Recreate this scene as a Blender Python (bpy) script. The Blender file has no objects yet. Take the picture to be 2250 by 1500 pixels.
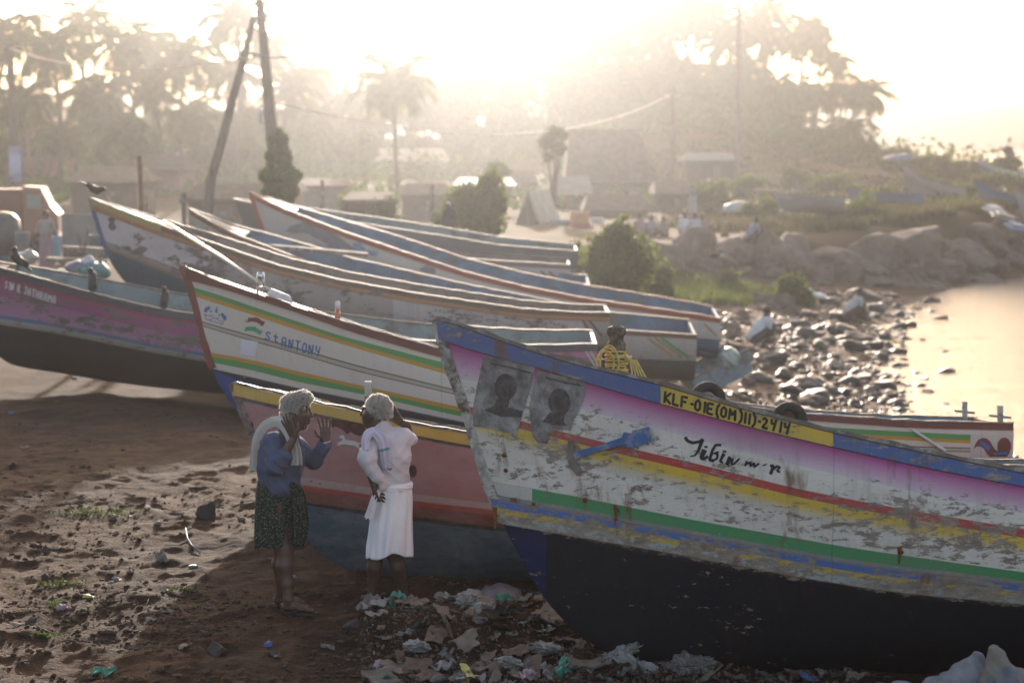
import bpy, bmesh, math, random
import numpy as np
from mathutils import Vector, Matrix, Euler, noise as mnoise
R = math.radians
random.seed(7); rng = np.random.default_rng(7)
S = bpy.context.scene
COL = S.collection
# ------------------------------------------------------------------ camera
F, CX, CY, CAMZ, HOR = 4375.0, 1125.0, 750.0, 3.34, 310.0
PITCH = math.atan((CY - HOR) / F)
cd = bpy.data.cameras.new('camera'); cam = bpy.data.objects.new('camera', cd); COL.objects.link(cam)
cd.lens = 70.0; cd.sensor_width = 36.0; cd.clip_end = 20000; cd.clip_start = 0.1
cam.location = (0, 0, CAMZ); cam.rotation_euler = (math.pi / 2 - PITCH, 0, 0)
cd.dof.use_dof = True; cd.dof.focus_distance = 13.6; cd.dof.aperture_fstop = 2.2
S.camera = cam
# ------------------------------------------------------------------ sky and sun
SUN_EL, SUN_AZ = 11.0, -2.5      # elevation; degrees to the right of straight ahead
w = bpy.data.worlds.new('World'); S.world = w; w.use_nodes = True
nt = w.node_tree; bg = nt.nodes['Background']
sky = nt.nodes.new('ShaderNodeTexSky'); sky.sky_type = 'NISHITA'; sky.sun_disc = False
sky.sun_elevation = R(SUN_EL); sky.sun_rotation = R(SUN_AZ); sky.air_density = 0.7; sky.dust_density = 2.2; sky.ozone_density = 0.6
tint = nt.nodes.new('ShaderNodeMix'); tint.data_type = 'RGBA'; tint.blend_type = 'MULTIPLY'; tint.inputs[0].default_value = 1.0
nt.links.new(sky.outputs[0], tint.inputs[6]); tint.inputs[7].default_value = (1.17, 1.0, 0.86, 1); nt.links.new(tint.outputs[2], bg.inputs[0]); bg.inputs[1].default_value = 0.15
sd = bpy.data.lights.new('sun', 'SUN'); sun = bpy.data.objects.new('sun', sd); COL.objects.link(sun)
sd.energy = 3.0; sd.angle = R(0.6); sd.color = (1.0, 0.89, 0.78)
sv = Vector((math.sin(R(SUN_AZ)) * math.cos(R(SUN_EL)), math.cos(R(SUN_AZ)) * math.cos(R(SUN_EL)), math.sin(R(SUN_EL))))
sun.rotation_euler = sv.to_track_quat('Z', 'Y').to_euler()
S.view_settings.view_transform = 'Standard'; S.view_settings.look = 'None'; S.view_settings.gamma = 1
S.view_settings.exposure = 1.95
S.cycles.use_denoising = True; S.cycles.volume_bounces = 1; S.cycles.max_bounces = 6; S.cycles.transparent_max_bounces = 8
S.cycles.sample_clamp_indirect = 6.0

# ------------------------------------------------------------------ pixel <-> world
cp, sp = math.cos(PITCH), math.sin(PITCH)
def ray(u, v):
    a, b = (u - CX) / F, (CY - v) / F
    return Vector((a, cp + b * sp, -sp + b * cp))
def at(u, v, Y):
    d = ray(u, v); k = Y / d.y
    return Vector((d.x * k, Y, CAMZ + d.z * k))
def gp(u, v, z=0.0):
    d = ray(u, v); k = (z - CAMZ) / d.z
    return Vector((d.x * k, d.y * k, z))
def proj(p):
    x, y, z = p[0], p[1], p[2] - CAMZ
    f = y * cp - z * sp; up = y * sp + z * cp
    return CX + F * x / f, CY - F * up / f

# ------------------------------------------------------------------ object helpers
def link(o, parent=None):
    COL.objects.link(o)
    if parent is not None: o.parent = parent
    return o
def mesh_obj(name, verts, faces, mat=None, parent=None, smooth=True, uvs=None, mats=None, midx=None):
    me = bpy.data.meshes.new(name)
    me.from_pydata([tuple(v) for v in verts], [], [tuple(f) for f in faces])
    if uvs is not None:
        ul = me.uv_layers.new(name='UVMap')
        li = np.zeros(len(me.loops), dtype=np.int32); me.loops.foreach_get('vertex_index', li)
        ul.data.foreach_set('uv', np.asarray(uvs, dtype=np.float32)[li].ravel())
    if mats:
        for m in mats: me.materials.append(m)
    elif mat: me.materials.append(mat)
    if midx is not None: me.polygons.foreach_set('material_index', np.asarray(midx, dtype=np.int32))
    if smooth: me.polygons.foreach_set('use_smooth', [True] * len(me.polygons))
    me.update()
    return link(bpy.data.objects.new(name, me), parent)
def empty(name, loc=(0, 0, 0), rot=(0, 0, 0), label=None, cat=None, group=None):
    o = bpy.data.objects.new(name, None); COL.objects.link(o)
    o.location = loc; o.rotation_euler = rot; o.empty_display_size = 0.1
    return tag(o, label, cat, group)
def tag(o, label=None, cat=None, group=None, kind=None):
    if label: o['label'] = label
    if cat: o['category'] = cat
    if group: o['group'] = group
    if kind: o['kind'] = kind
    return o
class MB:
    "collects simple solids in one mesh"
    def __init__(s): s.v = []; s.f = []; s.uv = []
    def add(s, vs, fs):
        n = len(s.v); s.v += [Vector(q) for q in vs]; s.f += [tuple(n + i for i in f) for f in fs]; return s
    def box(s, c, d, rot=None):
        c = Vector(c); hx, hy, hz = d[0] / 2, d[1] / 2, d[2] / 2
        M = Euler(rot).to_matrix() if rot else Matrix.Identity(3)
        vs = [c + M @ Vector((x * hx, y * hy, z * hz)) for x in (-1, 1) for y in (-1, 1) for z in (-1, 1)]
        return s.add(vs, [(0, 1, 3, 2), (4, 6, 7, 5), (0, 4, 5, 1), (2, 3, 7, 6), (0, 2, 6, 4), (1, 5, 7, 3)])
    def tube(s, pts, r, n=8, caps=True):
        pts = [Vector(p) for p in pts]; rr = r if isinstance(r, (list, tuple)) else [r] * len(pts)
        rings = []; prev = None
        for i, p in enumerate(pts):
            t = (pts[min(i + 1, len(pts) - 1)] - pts[max(i - 1, 0)])
            if t.length < 1e-9: t = Vector((0, 0, 1))
            t.normalize()
            a = (prev - t * prev.dot(t)) if prev is not None else t.orthogonal()
            if a.length < 1e-6: a = t.orthogonal()
            a.normalize(); b = t.cross(a); prev = a
            rings.append([p + (a * math.cos(2 * math.pi * k / n) + b * math.sin(2 * math.pi * k / n)) * rr[i] for k in range(n)])
        fs = []
        for i in range(len(pts) - 1):
            for k in range(n):
                fs.append((i * n + k, i * n + (k + 1) % n, (i + 1) * n + (k + 1) % n, (i + 1) * n + k))
        if caps: fs += [tuple(range(n - 1, -1, -1)), tuple((len(pts) - 1) * n + k for k in range(n))]
        return s.add([q for r_ in rings for q in r_], fs)
    def lathe(s, prof, n=16, c=(0, 0, 0)):
        c = Vector(c); vs = []; fs = []
        for r_, z in prof:
            vs += [c + Vector((r_ * math.cos(2 * math.pi * k / n), r_ * math.sin(2 * math.pi * k / n), z)) for k in range(n)]
        for i in range(len(prof) - 1):
            for k in range(n): fs.append((i * n + k, i * n + (k + 1) % n, (i + 1) * n + (k + 1) % n, (i + 1) * n + k))
        fs += [tuple(range(n - 1, -1, -1)), tuple((len(prof) - 1) * n + k for k in range(n))]
        return s.add(vs, fs)
    def build(s, name, mat, parent=None, smooth=False):
        return mesh_obj(name, s.v, s.f, mat, parent, smooth)

# ------------------------------------------------------------------ materials
class NT:
    def __init__(s, name, rough=0.8, spec=0.3):
        s.m = bpy.data.materials.new(name); s.m.use_nodes = True; s.t = s.m.node_tree
        s.b = s.t.nodes['Principled BSDF']; s.b.inputs['Roughness'].default_value = rough
        s.b.inputs['Specular IOR Level'].default_value = spec
    def n(s, typ, **kw):
        nd = s.t.nodes.new(typ)
        for k, v in kw.items(): setattr(nd, k, v)
        return nd
    def l(s, a, b): s.t.links.new(a, b)
    def val(s, x, sock):
        if hasattr(x, 'is_output') or hasattr(x, 'links'): s.l(x, sock)
        else: sock.default_value = x if not (isinstance(x, (tuple, list)) and len(x) == 3 and sock.type == 'RGBA') else (*x, 1)
    def math(s, op, a, b=0.0, clamp=False):
        nd = s.n('ShaderNodeMath', operation=op, use_clamp=clamp); s.val(a, nd.inputs[0]); s.val(b, nd.inputs[1]); return nd.outputs[0]
    def mix(s, f, a, b, mode='MIX'):
        nd = s.n('ShaderNodeMix', data_type='RGBA', blend_type=mode)
        s.val(f, nd.inputs[0]); s.val(a, nd.inputs[6]); s.val(b, nd.inputs[7]); return nd.outputs[2]
    def coord(s, kind='Object', scale=(1, 1, 1), rot=(0, 0, 0), loc=(0, 0, 0)):
        tc = s.n('ShaderNodeTexCoord'); mp = s.n('ShaderNodeMapping')
        mp.inputs['Scale'].default_value = scale; mp.inputs['Rotation'].default_value = rot; mp.inputs['Location'].default_value = loc
        s.l(tc.outputs[kind], mp.inputs[0]); return mp.outputs[0]
    def noise(s, vec, scale, detail=4, rough=0.55, dist=0.0):
        nd = s.n('ShaderNodeTexNoise'); s.l(vec, nd.inputs['Vector']); nd.inputs['Scale'].default_value = scale
        nd.inputs['Detail'].default_value = detail; nd.inputs['Roughness'].default_value = rough; nd.inputs['Distortion'].default_value = dist
        return nd.outputs[0]
    def ramp(s, f, stops, interp='LINEAR'):
        nd = s.n('ShaderNodeValToRGB'); cr = nd.color_ramp; cr.interpolation = interp
        while len(cr.elements) > 1: cr.elements.remove(cr.elements[-1])
        for i, (p, c) in enumerate(stops):
            e = cr.elements[0] if i == 0 else cr.elements.new(p)
            e.position = p; e.color = (c, c, c, 1) if not isinstance(c, (tuple, list)) else (*c[:3], 1)
        s.l(f, nd.inputs[0]); return nd.outputs[0]
    def step(s, f, a, b): return s.ramp(f, [(a, 0.0), (b, 1.0)])
    def bump(s, h, strength=0.3, dist=0.02):
        nd = s.n('ShaderNodeBump'); nd.inputs['Strength'].default_value = strength; nd.inputs['Distance'].default_value = dist
        s.l(h, nd.inputs['Height']); s.l(nd.outputs[0], s.b.inputs['Normal']); return nd
    def color(s, c): s.val(c, s.b.inputs['Base Color'])
_MC = {}
def simple(name, col, rough=0.8, spec=0.3, var=0.25, scale=6.0, bump=0.15, metal=0.0, dirt=None, stretch=(1, 1, 1), trans=0.0):
    if name in _MC: return _MC[name]
    k = NT(name, rough, spec); v = k.coord('Object', stretch)
    n1 = k.noise(v, scale, 5, 0.6)
    dk = tuple(c * (1 - var) for c in col); lt = tuple(min(1, c * (1 + var)) for c in col)
    c = k.ramp(n1, [(0.3, dk), (0.5, col), (0.7, lt)])
    if dirt:
        n2 = k.noise(v, scale * 0.7, 6, 0.7); c = k.mix(k.step(n2, 0.5, 0.62), c, dirt)
    k.color(c); k.b.inputs['Metallic'].default_value = metal
    if bump: k.bump(k.noise(v, scale * 6, 4, 0.6), bump, 0.01)
    if trans: add_translucent(k, c, trans)
    _MC[name] = k.m; return k.m
def add_translucent(k, c, f):
    tr = k.n('ShaderNodeBsdfTranslucent'); k.val(c, tr.inputs[0]); mx = k.n('ShaderNodeMixShader'); mx.inputs[0].default_value = f
    out = k.t.nodes['Material Output']; k.l(k.b.outputs[0], mx.inputs[1]); k.l(tr.outputs[0], mx.inputs[2]); k.l(mx.outputs[0], out.inputs[0])

# ------------------------------------------------------------------ implicit surfaces (for bodies, birds, rocks)
class SDF:
    def __init__(s, lo, hi, h):
        s.lo = np.array(lo, float); s.h = h
        s.n = np.ceil((np.array(hi, float) - s.lo) / h).astype(int) + 1
        s.f = np.full(tuple(s.n), 1.0, np.float32)
    def block(s, lo, hi):
        a = np.clip(np.floor((np.array(lo) - s.lo) / s.h).astype(int), 0, s.n); b = np.clip(np.ceil((np.array(hi) - s.lo) / s.h).astype(int) + 1, 0, s.n)
        sl = tuple(slice(int(i), int(j)) for i, j in zip(a, b))
        ax = [s.lo[i] + s.h * np.arange(a[i], b[i]) for i in range(3)]
        return sl, ax[0][:, None, None].astype(np.float32), ax[1][None, :, None].astype(np.float32), ax[2][None, None, :].astype(np.float32)
    def merge(s, sl, d, k, sub=False):
        o = s.f[sl]
        if o.size == 0: return
        if sub: o2 = -o
        else: o2 = o
        if k > 0:
            h = np.clip(0.5 + 0.5 * (o2 - d) / k, 0, 1); r = o2 * (1 - h) + d * h - k * h * (1 - h)
        else: r = np.minimum(o2, d)
        s.f[sl] = -r if sub else r
    def cone(s, a, b, ra, rb=None, k=0.01, sub=False, flat=None):
        a = np.array(a, float); b = np.array(b, float); rb = ra if rb is None else rb
        m = max(ra, rb) + k + 3 * s.h
        sl, X, Y, Z = s.block(np.minimum(a, b) - m, np.maximum(a, b) + m)
        ab = b - a; L = max((ab ** 2).sum(), 1e-9)
        t = np.clip(((X - a[0]) * ab[0] + (Y - a[1]) * ab[1] + (Z - a[2]) * ab[2]) / L, 0, 1)
        d = np.sqrt((X - a[0] - t * ab[0]) ** 2 + (Y - a[1] - t * ab[1]) ** 2 + (Z - a[2] - t * ab[2]) ** 2) - (ra + (rb - ra) * t)
        s.merge(sl, d, k, sub)
    def chain(s, pts, rad, k=0.01):
        for i in range(len(pts) - 1): s.cone(pts[i], pts[i + 1], rad[i], rad[i + 1], k)
    def ell(s, c, r, rot=None, k=0.01, sub=False):
        c = np.array(c, float); r = np.array(r, float); m = r.max() + k + 3 * s.h
        sl, X, Y, Z = s.block(c - m, c + m)
        x, y, z = X - c[0], Y - c[1], Z - c[2]
        if rot is not None:
            M = np.array(Euler(rot).to_matrix().transposed())
            x, y, z = M[0, 0] * x + M[0, 1] * y + M[0, 2] * z, M[1, 0] * x + M[1, 1] * y + M[1, 2] * z, M[2, 0] * x + M[2, 1] * y + M[2, 2] * z
        k0 = np.sqrt((x / r[0]) ** 2 + (y / r[1]) ** 2 + (z / r[2]) ** 2)
        k1 = np.sqrt((x / r[0] ** 2) ** 2 + (y / r[1] ** 2) ** 2 + (z / r[2] ** 2) ** 2) + 1e-9
        s.merge(sl, k0 * (k0 - 1) / k1, k, sub)
    def displace(s, amp, fn):
        sl, X, Y, Z = s.block(s.lo, s.lo + s.h * (s.n - 1))
        s.f[sl] += (amp * fn(X, Y, Z)).astype(np.float32)
    def mesh(s):
        f = s.f; sg = f < 0
        a = sg[:-1, :-1, :-1]; same = np.ones(a.shape, bool)
        for dx in (0, 1):
            for dy in (0, 1):
                for dz in (0, 1):
                    same &= (sg[dx:dx + a.shape[0], dy:dy + a.shape[1], dz:dz + a.shape[2]] == a)
        idx = np.argwhere(~same); vid = np.full(a.shape, -1, np.int64); vid[tuple(idx.T)] = np.arange(len(idx))
        cn = {}
        for dx in (0, 1):
            for dy in (0, 1):
                for dz in (0, 1): cn[(dx, dy, dz)] = f[idx[:, 0] + dx, idx[:, 1] + dy, idx[:, 2] + dz].astype(float)
        acc = np.zeros((len(idx), 3)); cnt = np.zeros(len(idx))
        cor = list(cn)
        for p in cor:
            for ax in range(3):
                if p[ax] == 0:
                    q = list(p); q[ax] = 1; q = tuple(q)
                    va, vb = cn[p], cn[q]; m = (va < 0) != (vb < 0)
                    t = np.where(m, va / np.where(m, va - vb, 1), 0)
                    pos = np.tile(np.array(p, float), (len(idx), 1)); pos[:, ax] += t
                    acc += pos * m[:, None]; cnt += m
        V = (idx + acc / cnt[:, None]) * s.h + s.lo
        faces = []
        for ax in range(3):
            b, c = [(1, 2), (2, 0), (0, 1)][ax]
            lo = [slice(None)] * 3; hi = [slice(None)] * 3; lo[ax] = slice(0, -1); hi[ax] = slice(1, None)
            e = sg[tuple(lo)] != sg[tuple(hi)]
            ii = np.argwhere(e); ii = ii[(ii[:, b] > 0) & (ii[:, c] > 0) & (ii[:, b] < s.n[b] - 1) & (ii[:, c] < s.n[c] - 1)]
            q = []
            for db, dc in ((-1, -1), (0, -1), (0, 0), (-1, 0)):
                jj = ii.copy(); jj[:, b] += db; jj[:, c] += dc; q.append(vid[tuple(jj.T)])
            Q = np.stack(q, 1); fl = ~sg[tuple(ii.T)]
            Q[fl] = Q[fl][:, ::-1]; faces.append(Q)
        return V, np.concatenate(faces)
    def obj(s, name, mat, parent=None, off=(0, 0, 0), smooth_it=1):
        V, Fc = s.mesh()
        if smooth_it: V = relax(V, Fc, smooth_it)
        return mesh_obj(name, (V - np.array(off, float)).tolist(), Fc.tolist(), mat, parent)
def relax(V, Fc, it, lam=0.5):
    E = np.concatenate([Fc[:, [0, 1]], Fc[:, [1, 2]], Fc[:, [2, 3]], Fc[:, [3, 0]]])
    n = len(V)
    for k in range(it):
        acc = np.zeros((n, 3)); c = np.bincount(E.ravel(), minlength=n).astype(float)
        for a in range(3):
            acc[:, a] = np.bincount(E[:, 0], V[E[:, 1], a], n) + np.bincount(E[:, 1], V[E[:, 0], a], n)
        V = V * (1 - lam) + lam * acc / np.maximum(c, 1)[:, None]
    return V
def vnoise(x, y, seed=0):
    "cheap smooth 2-d noise, numpy"
    xi = np.floor(x).astype(np.int64); yi = np.floor(y).astype(np.int64); xf = x - xi; yf = y - yi
    def h(a, b):
        n = (a * 374761393 + b * 668265263 + seed * 982451653) & 0xffffffff
        n = ((n ^ (n >> 13)) * 1274126177) & 0xffffffff
        return ((n ^ (n >> 16)) & 0xffff) / 65535.0
    u = xf * xf * (3 - 2 * xf); v = yf * yf * (3 - 2 * yf)
    return (h(xi, yi) * (1 - u) + h(xi + 1, yi) * u) * (1 - v) + (h(xi, yi + 1) * (1 - u) + h(xi + 1, yi + 1) * u) * v
def fbm(x, y, seed=0, o=4):
    s_ = 0; a = 1; t = 0
    for i in range(o): s_ = s_ + a * (vnoise(x, y, seed + i) - 0.5); t += a; a *= 0.5; x = x * 2.03 + 7.1; y = y * 2.03 + 3.7
    return s_ / t * 2
# ------------------------------------------------------------------ terrain
WATER = -1.9
def sst(t): t = np.clip(t, 0, 1); return t * t * (3 - 2 * t)
def shore(Y): return np.interp(Y, [8, 14, 20, 28, 38, 49, 59, 69, 76, 84, 95], [26, 20, 13, 8.6, 7.4, 9.3, 11.4, 14.6, 19, 26, 42])
def emb(X): return np.interp(X, [-30, -6, 3, 6, 10, 14, 19, 24, 40], [34, 46, 58, 66, 69, 71, 79, 84, 104])
def ghf(X, Y):
    X = np.asarray(X, float); Y = np.asarray(Y, float)
    s = X - shore(Y)
    zb = np.interp(s, [-15, -9, -4, 0, 6, 14], [0, -.75, -1.5, -1.92, -2.5, -4.0])
    e = sst((Y - emb(X)) / 3.5)
    top = -0.15 + 0.55 * sst((X - 8) / 8) * sst((Y - 70) / 10)
    top = top + 7.0 * sst((Y - 120) / 80) * np.exp(-((X - 14) / 14) ** 2) * sst((44 - X) / 16)
    top = top + 0.9 * sst((Y - 70) / 60) * sst((6 - X) / 20)
    sea = sst((Y - 215) / 25) * sst((X - 38) / 12)
    top = top * (1 - sea) - 4 * sea
    z = np.where(Y > emb(X) - 0.01, zb * (1 - e) + top * e, zb)
    return z
def gh(X, Y):
    z = ghf(X, Y); near = sst((34 - Y) / 12)
    z = z + near * (0.035 * fbm(X * 1.1, Y * 0.9, 3, 5) + 0.05 * fbm(X * 0.35, Y * 0.35, 9, 3))
    # ridged lumps in the foreground soil
    r = 1 - np.abs(fbm(X * 2.3 + 5, Y * 1.7, 21, 4)); z = z + near * 0.040 * (np.clip(r, 0, 1) ** 4 - 0.4) + near * 0.026 * fbm(X * 5.5, Y * 4.2, 51, 4) * (0.35 + 0.9 * np.clip(fbm(X * .8, Y * .8, 61, 2) + .4, 0, 1))
    z = z + (1 - near) * 0.10 * fbm(X * 0.6, Y * 0.6, 14, 4)
    # rubbish mound with its cut left face in front of the man in white
    m = mound(X, Y); z = z + m
    return z
def mound(X, Y):
    X = np.asarray(X, float); Y = np.asarray(Y, float)
    edge = sst((X + 1.06 + 0.10 * fbm(Y * 3, X * 0 + 1, 5, 3)) / 0.07) * sst((3.0 - X) / 2.2)
    back = sst((13.75 + 0.07 * fbm(X * 4, Y * 0, 8, 3) - Y) / 0.12)
    front = sst((Y - 12.55) / 0.75)
    return 0.17 * edge * back * front
def grid_patch(xs, ys):
    Xg, Yg = np.meshgrid(xs, ys); Z = gh(Xg, Yg); nx, ny = len(xs), len(ys)
    V = np.stack([Xg.ravel(), Yg.ravel(), Z.ravel()], 1)
    i = np.arange(nx * ny).reshape(ny, nx)
    Fq = np.stack([i[:-1, :-1].ravel(), i[:-1, 1:].ravel(), i[1:, 1:].ravel(), i[1:, :-1].ravel()], 1)
    return V, Fq
def nonuni(a, b, c, d, fine, grow):
    "fine spacing inside b..c growing outwards to a and d"
    mid = np.arange(b, c, fine); out = []; x = c; st = fine
    while x < d: out.append(x); st *= grow; x += st
    out.append(d); lo = []; x = b; st = fine
    while x > a: st *= grow; x -= st; lo.append(x)
    return np.array(lo[::-1] + list(mid) + out)
def soil_mat():
    k = NT('soil', 0.95, 0.15); v = k.coord('Object')
    n1 = k.noise(v, 0.9, 8, 0.62); n2 = k.noise(v, 6, 6, 0.65); n3 = k.noise(v, 38, 4, 0.6)
    c = k.ramp(n1, [(0.3, (0.013, 0.007, 0.005)), (0.48, (0.030, 0.017, 0.011)), (0.62, (0.055, 0.035, 0.022)), (0.75, (0.026, 0.012, 0.008))])
    c = k.mix(k.math('MULTIPLY', k.step(n2, 0.45, 0.7), 0.55), c, (0.016, 0.009, 0.006))
    c = k.mix(k.math('MULTIPLY', k.step(n3, 0.55, 0.75), 0.4), c, (0.11, 0.075, 0.048))
    # beach and embankment: sand to the right and beyond, grass-stained earth on the plateau
    sx = k.n('ShaderNodeSeparateXYZ'); k.l(v, sx.inputs[0])
    lowz = k.ramp(k.math('ADD', k.math('MULTIPLY', sx.outputs[2], -1.0), 0.0), [(0.35, 0.0), (0.95, 1.0)])
    sand = k.ramp(n2, [(0.3, (0.06, 0.045, 0.034)), (0.6, (0.15, 0.115, 0.085))])
    c = k.mix(lowz, c, sand)
    far = k.step(k.math('MULTIPLY', sx.outputs[1], 0.01), 0.50, 0.62)
    veg = k.mix(k.step(k.noise(v, 0.35, 5, 0.6), 0.45, 0.6), (0.09, 0.065, 0.04), (0.045, 0.06, 0.02))
    c = k.mix(k.math('MULTIPLY', far, k.math('SUBTRACT', 1.0, lowz)), c, veg)
    c = k.mix(1.0, c, (0.98, 0.72, 0.56), 'MULTIPLY'); k.color(c)
    h = k.math('ADD', k.math('MULTIPLY', n2, 0.7), k.math('MULTIPLY', n3, 0.35))
    k.bump(h, 1.0, 0.05)
    return k.m
SOIL = soil_mat()
xs = nonuni(-400, -4.2, 3.2, 500, 0.028, 1.03); ys = nonuni(-60, 11.6, 19.5, 420, 0.03, 1.022)
V, Fq = grid_patch(xs, ys)
g = mesh_obj('ground', V.tolist(), Fq.tolist(), SOIL); tag(g, kind='structure')
g['label'] = 'reddish brown trodden earth falling to a sandy pebbled shore'; g['category'] = 'ground'

def water_mat():
    k = NT('water', 0.09, 0.5); v = k.coord('Object')
    k.color((0.05, 0.055, 0.05)); k.b.inputs['IOR'].default_value = 1.33
    a = k.noise(k.coord('Object', (0.22, 0.9, 1)), 0.9, 6, 0.62, 0.4); b = k.noise(k.coord('Object', (0.5, 1.6, 1)), 4.5, 4, 0.65)
    k.bump(k.math('ADD', k.math('MULTIPLY', a, 1.0), k.math('MULTIPLY', b, 0.3)), 0.62, 0.26)
    return k.m
wx = nonuni(-900, 4, 32, 1500, 1.5, 1.2); wy = nonuni(20, 30, 90, 9000, 1.5, 1.18)
Xg, Yg = np.meshgrid(wx, wy); i = np.arange(Xg.size).reshape(Xg.shape)
wv = np.stack([Xg.ravel(), Yg.ravel(), np.full(Xg.size, WATER)], 1)
keep = np.stack([i[:-1, :-1].ravel(), i[:-1, 1:].ravel(), i[1:, 1:].ravel(), i[1:, :-1].ravel()], 1)
wo = mesh_obj('sea', wv.tolist(), keep.tolist(), water_mat()); tag(wo, 'calm bright sea reflecting the low sun', 'sea', kind='structure')
# ------------------------------------------------------------------ boats
class Poly:
    def __init__(s, pts):
        s.x = np.array([p[0] for p in pts], float); s.y = np.array([p[1] for p in pts], float)
    def sample(s, n):
        "smooth resample by arc length"
        d = np.r_[0, np.cumsum(np.hypot(np.diff(s.x), np.diff(s.y)))]; t = np.linspace(0, d[-1], n)
        return np.stack([np.interp(t, d, s.x), np.interp(t, d, s.y)], 1)
def smooth1(x, y, it):
    y = y.copy()
    for _ in range(it):
        y[1:-1] = 0.25 * y[:-2] + 0.5 * y[1:-1] + 0.25 * y[2:]
    return y
class Boat:
    NU = 90
    def __init__(s, name, label, bow_px, depth, yaw, heel, L, beam, keel, rows, bow_len=3.2, group='fishing boats drawn up on the shore', pw=1.0):
        s.name = name; s.L = L; s.bm = beam / 2; s.bl = bow_len; s.pw = pw
        o = at(bow_px[0], bow_px[1], depth)
        s.root = empty(name, (o.x, depth, 0), (R(-heel), 0, 0), label, 'boat', group)
        s.root.rotation_mode = 'XYZ'; s.M = Matrix.Translation((o.x, depth, 0)) @ Matrix.Rotation(R(yaw), 4, 'Z') @ Matrix.Rotation(R(-heel), 4, 'X')
        s.root.rotation_euler = s.M.to_euler('XYZ')
        s.Mi = s.M.inverted(); s.org = s.Mi @ Vector((0, 0, CAMZ)); s.R3 = s.Mi.to_3x3()
        kp = Poly(keel).sample(160)
        P = np.array([s.hit_plane(u, v, 0.0) for u, v in kp])
        o_ = np.argsort(P[:, 0]); s.kx = P[o_, 0]; s.kz = smooth1(P[o_, 0], P[o_, 2], 3); s.px0 = s.kx[0]
        s.stz = P[:, 2]; s.stx = P[:, 0]
        sp_ = Poly(rows[0]).sample(120); P = np.array([s.hit_sheer(u, v) for u, v in sp_])
        s.sx = P[:, 0]; s.sz = smooth1(P[:, 0], P[:, 2], 4)
        s.rows = []
        for r_ in rows[1:]:
            q = Poly(r_).sample(90); P = np.array([s.hit(u, v) for u, v in q]); s.rows.append((P[:, 0], smooth1(P[:, 0], P[:, 2], 3)))
        s.build_grid()
    def lr(s, u, v): return s.R3 @ ray(u, v)
    def hit_plane(s, u, v, y):
        d = s.lr(u, v); k = (y - s.org.y) / d.y; return s.org + d * k
    def B(s, x):
        t = np.clip((np.asarray(x, float) - s.sx0()) / s.bl, 0, 1); b = s.bm * (1 - (1 - t) ** 1.9) ** 0.9
        e = np.clip((np.asarray(x, float) - s.L * 0.55) / (s.L * 0.45), 0, 1); return b * (1 - 0.22 * e * e) + 0.0
    def sx0(s): return 0.0
    def hit_sheer(s, u, v):
        y = 0.0
        for _ in range(12):
            p = s.hit_plane(u, v, y); y = 0.5 * y + 0.5 * (-float(s.B(p.x)))
        return s.hit_plane(u, v, y)
    def zs(s, x): return np.interp(x, s.sx, s.sz)
    def zk(s, x): return np.interp(x, s.kx, s.kz)
    def Y(s, x, z):
        zk = s.zk(x); zs = s.zs(x); t = np.clip((z - zk) / np.maximum(zs - zk, 1e-3), 0, 1)
        m = sst(np.asarray(x, float) / s.bl)
        g = (t ** 0.85) * (1 - m) + ((1 - (1 - t) ** 2.6) ** 0.62) * m
        return s.B(x) * g
    def hit(s, u, v, extra=0.0):
        d = s.lr(u, v); lo = (-s.bm * 1.3 - s.org.y) / d.y; hi = (0 - s.org.y) / d.y
        for _ in range(30):
            k = 0.5 * (lo + hi); q = s.org + d * k
            if q.y + float(s.Y(q.x, q.z)) + extra < 0: lo = k
            else: hi = k
        return s.org + d * k
    def build_grid(s):
        U = np.linspace(0, 1, s.NU) ** 1.7; s.G = []     # list of (x, y, z, v) rows on the outer skin
        def row(x, z, v):
            y = s.Y(x, z); y[0] = 0 if x[0] < s.bl * 0.9 else y[0]; s.G.append((x, y, z, np.full(s.NU, float(v))))
        allr = [(s.sx, s.sz)] + s.rows; xs_ = []
        for k, (rx, rz) in enumerate(allr):
            x = rx[0] + (s.L - rx[0]) * U; xs_.append((x, np.interp(x, rx, rz)))
        for k in range(len(allr)):
            x, z = xs_[k]
            if k == 0:
                y = s.B(x); y[0] = 0; s.G.append((x, y, z, np.full(s.NU, 0.0)))
            else: row(x, z, k)
            if k < len(allr) - 1:
                x2, z2 = xs_[k + 1]; hgt = np.mean(np.abs(z2 - z)); n = max(1, int(hgt / 0.06))
                for f in range(1, n):
                    f /= n; xx = x * (1 - f) + x2 * f; zz = z * (1 - f) + z2 * f
                    row(xx, zz, k + f)
        x, z = xs_[-1]; s.iband = len(s.G) - 1; n = 14
        for f in range(1, n + 1):
            f = f / n; ff = 1 - (1 - f) ** 1.3
            zz = s.zk(x) + (z - s.zk(x)) * (1 - ff); y = s.Y(x, zz)
            if f == 1: y = y * 0
            s.G.append((x, y, zz, np.full(s.NU, len(allr) - 1 + f)))
        s.nv = len(allr)          # number of bands incl. bottom
    def hull(s, mat, inner, transom_mat=None, floor=0.62, th=0.05):
        V = []; Fc = []; UV = []; NU = s.NU; nr = len(s.G)
        for sd in (-1, 1):
            b = len(V)
            for (x, y, z, v) in s.G:
                for i_ in range(NU): V.append((x[i_], sd * y[i_], z[i_])); UV.append((x[i_], v[i_] / s.nv))
            for r_ in range(nr - 1):
                for i_ in range(NU - 1):
                    q = (b + r_ * NU + i_, b + r_ * NU + i_ + 1, b + (r_ + 1) * NU + i_ + 1, b + (r_ + 1) * NU + i_)
                    Fc.append(q[::-1] if sd < 0 else q)
        s.hull_o = mesh_obj('hull', V, Fc, mat, s.root, True, UV)
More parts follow.
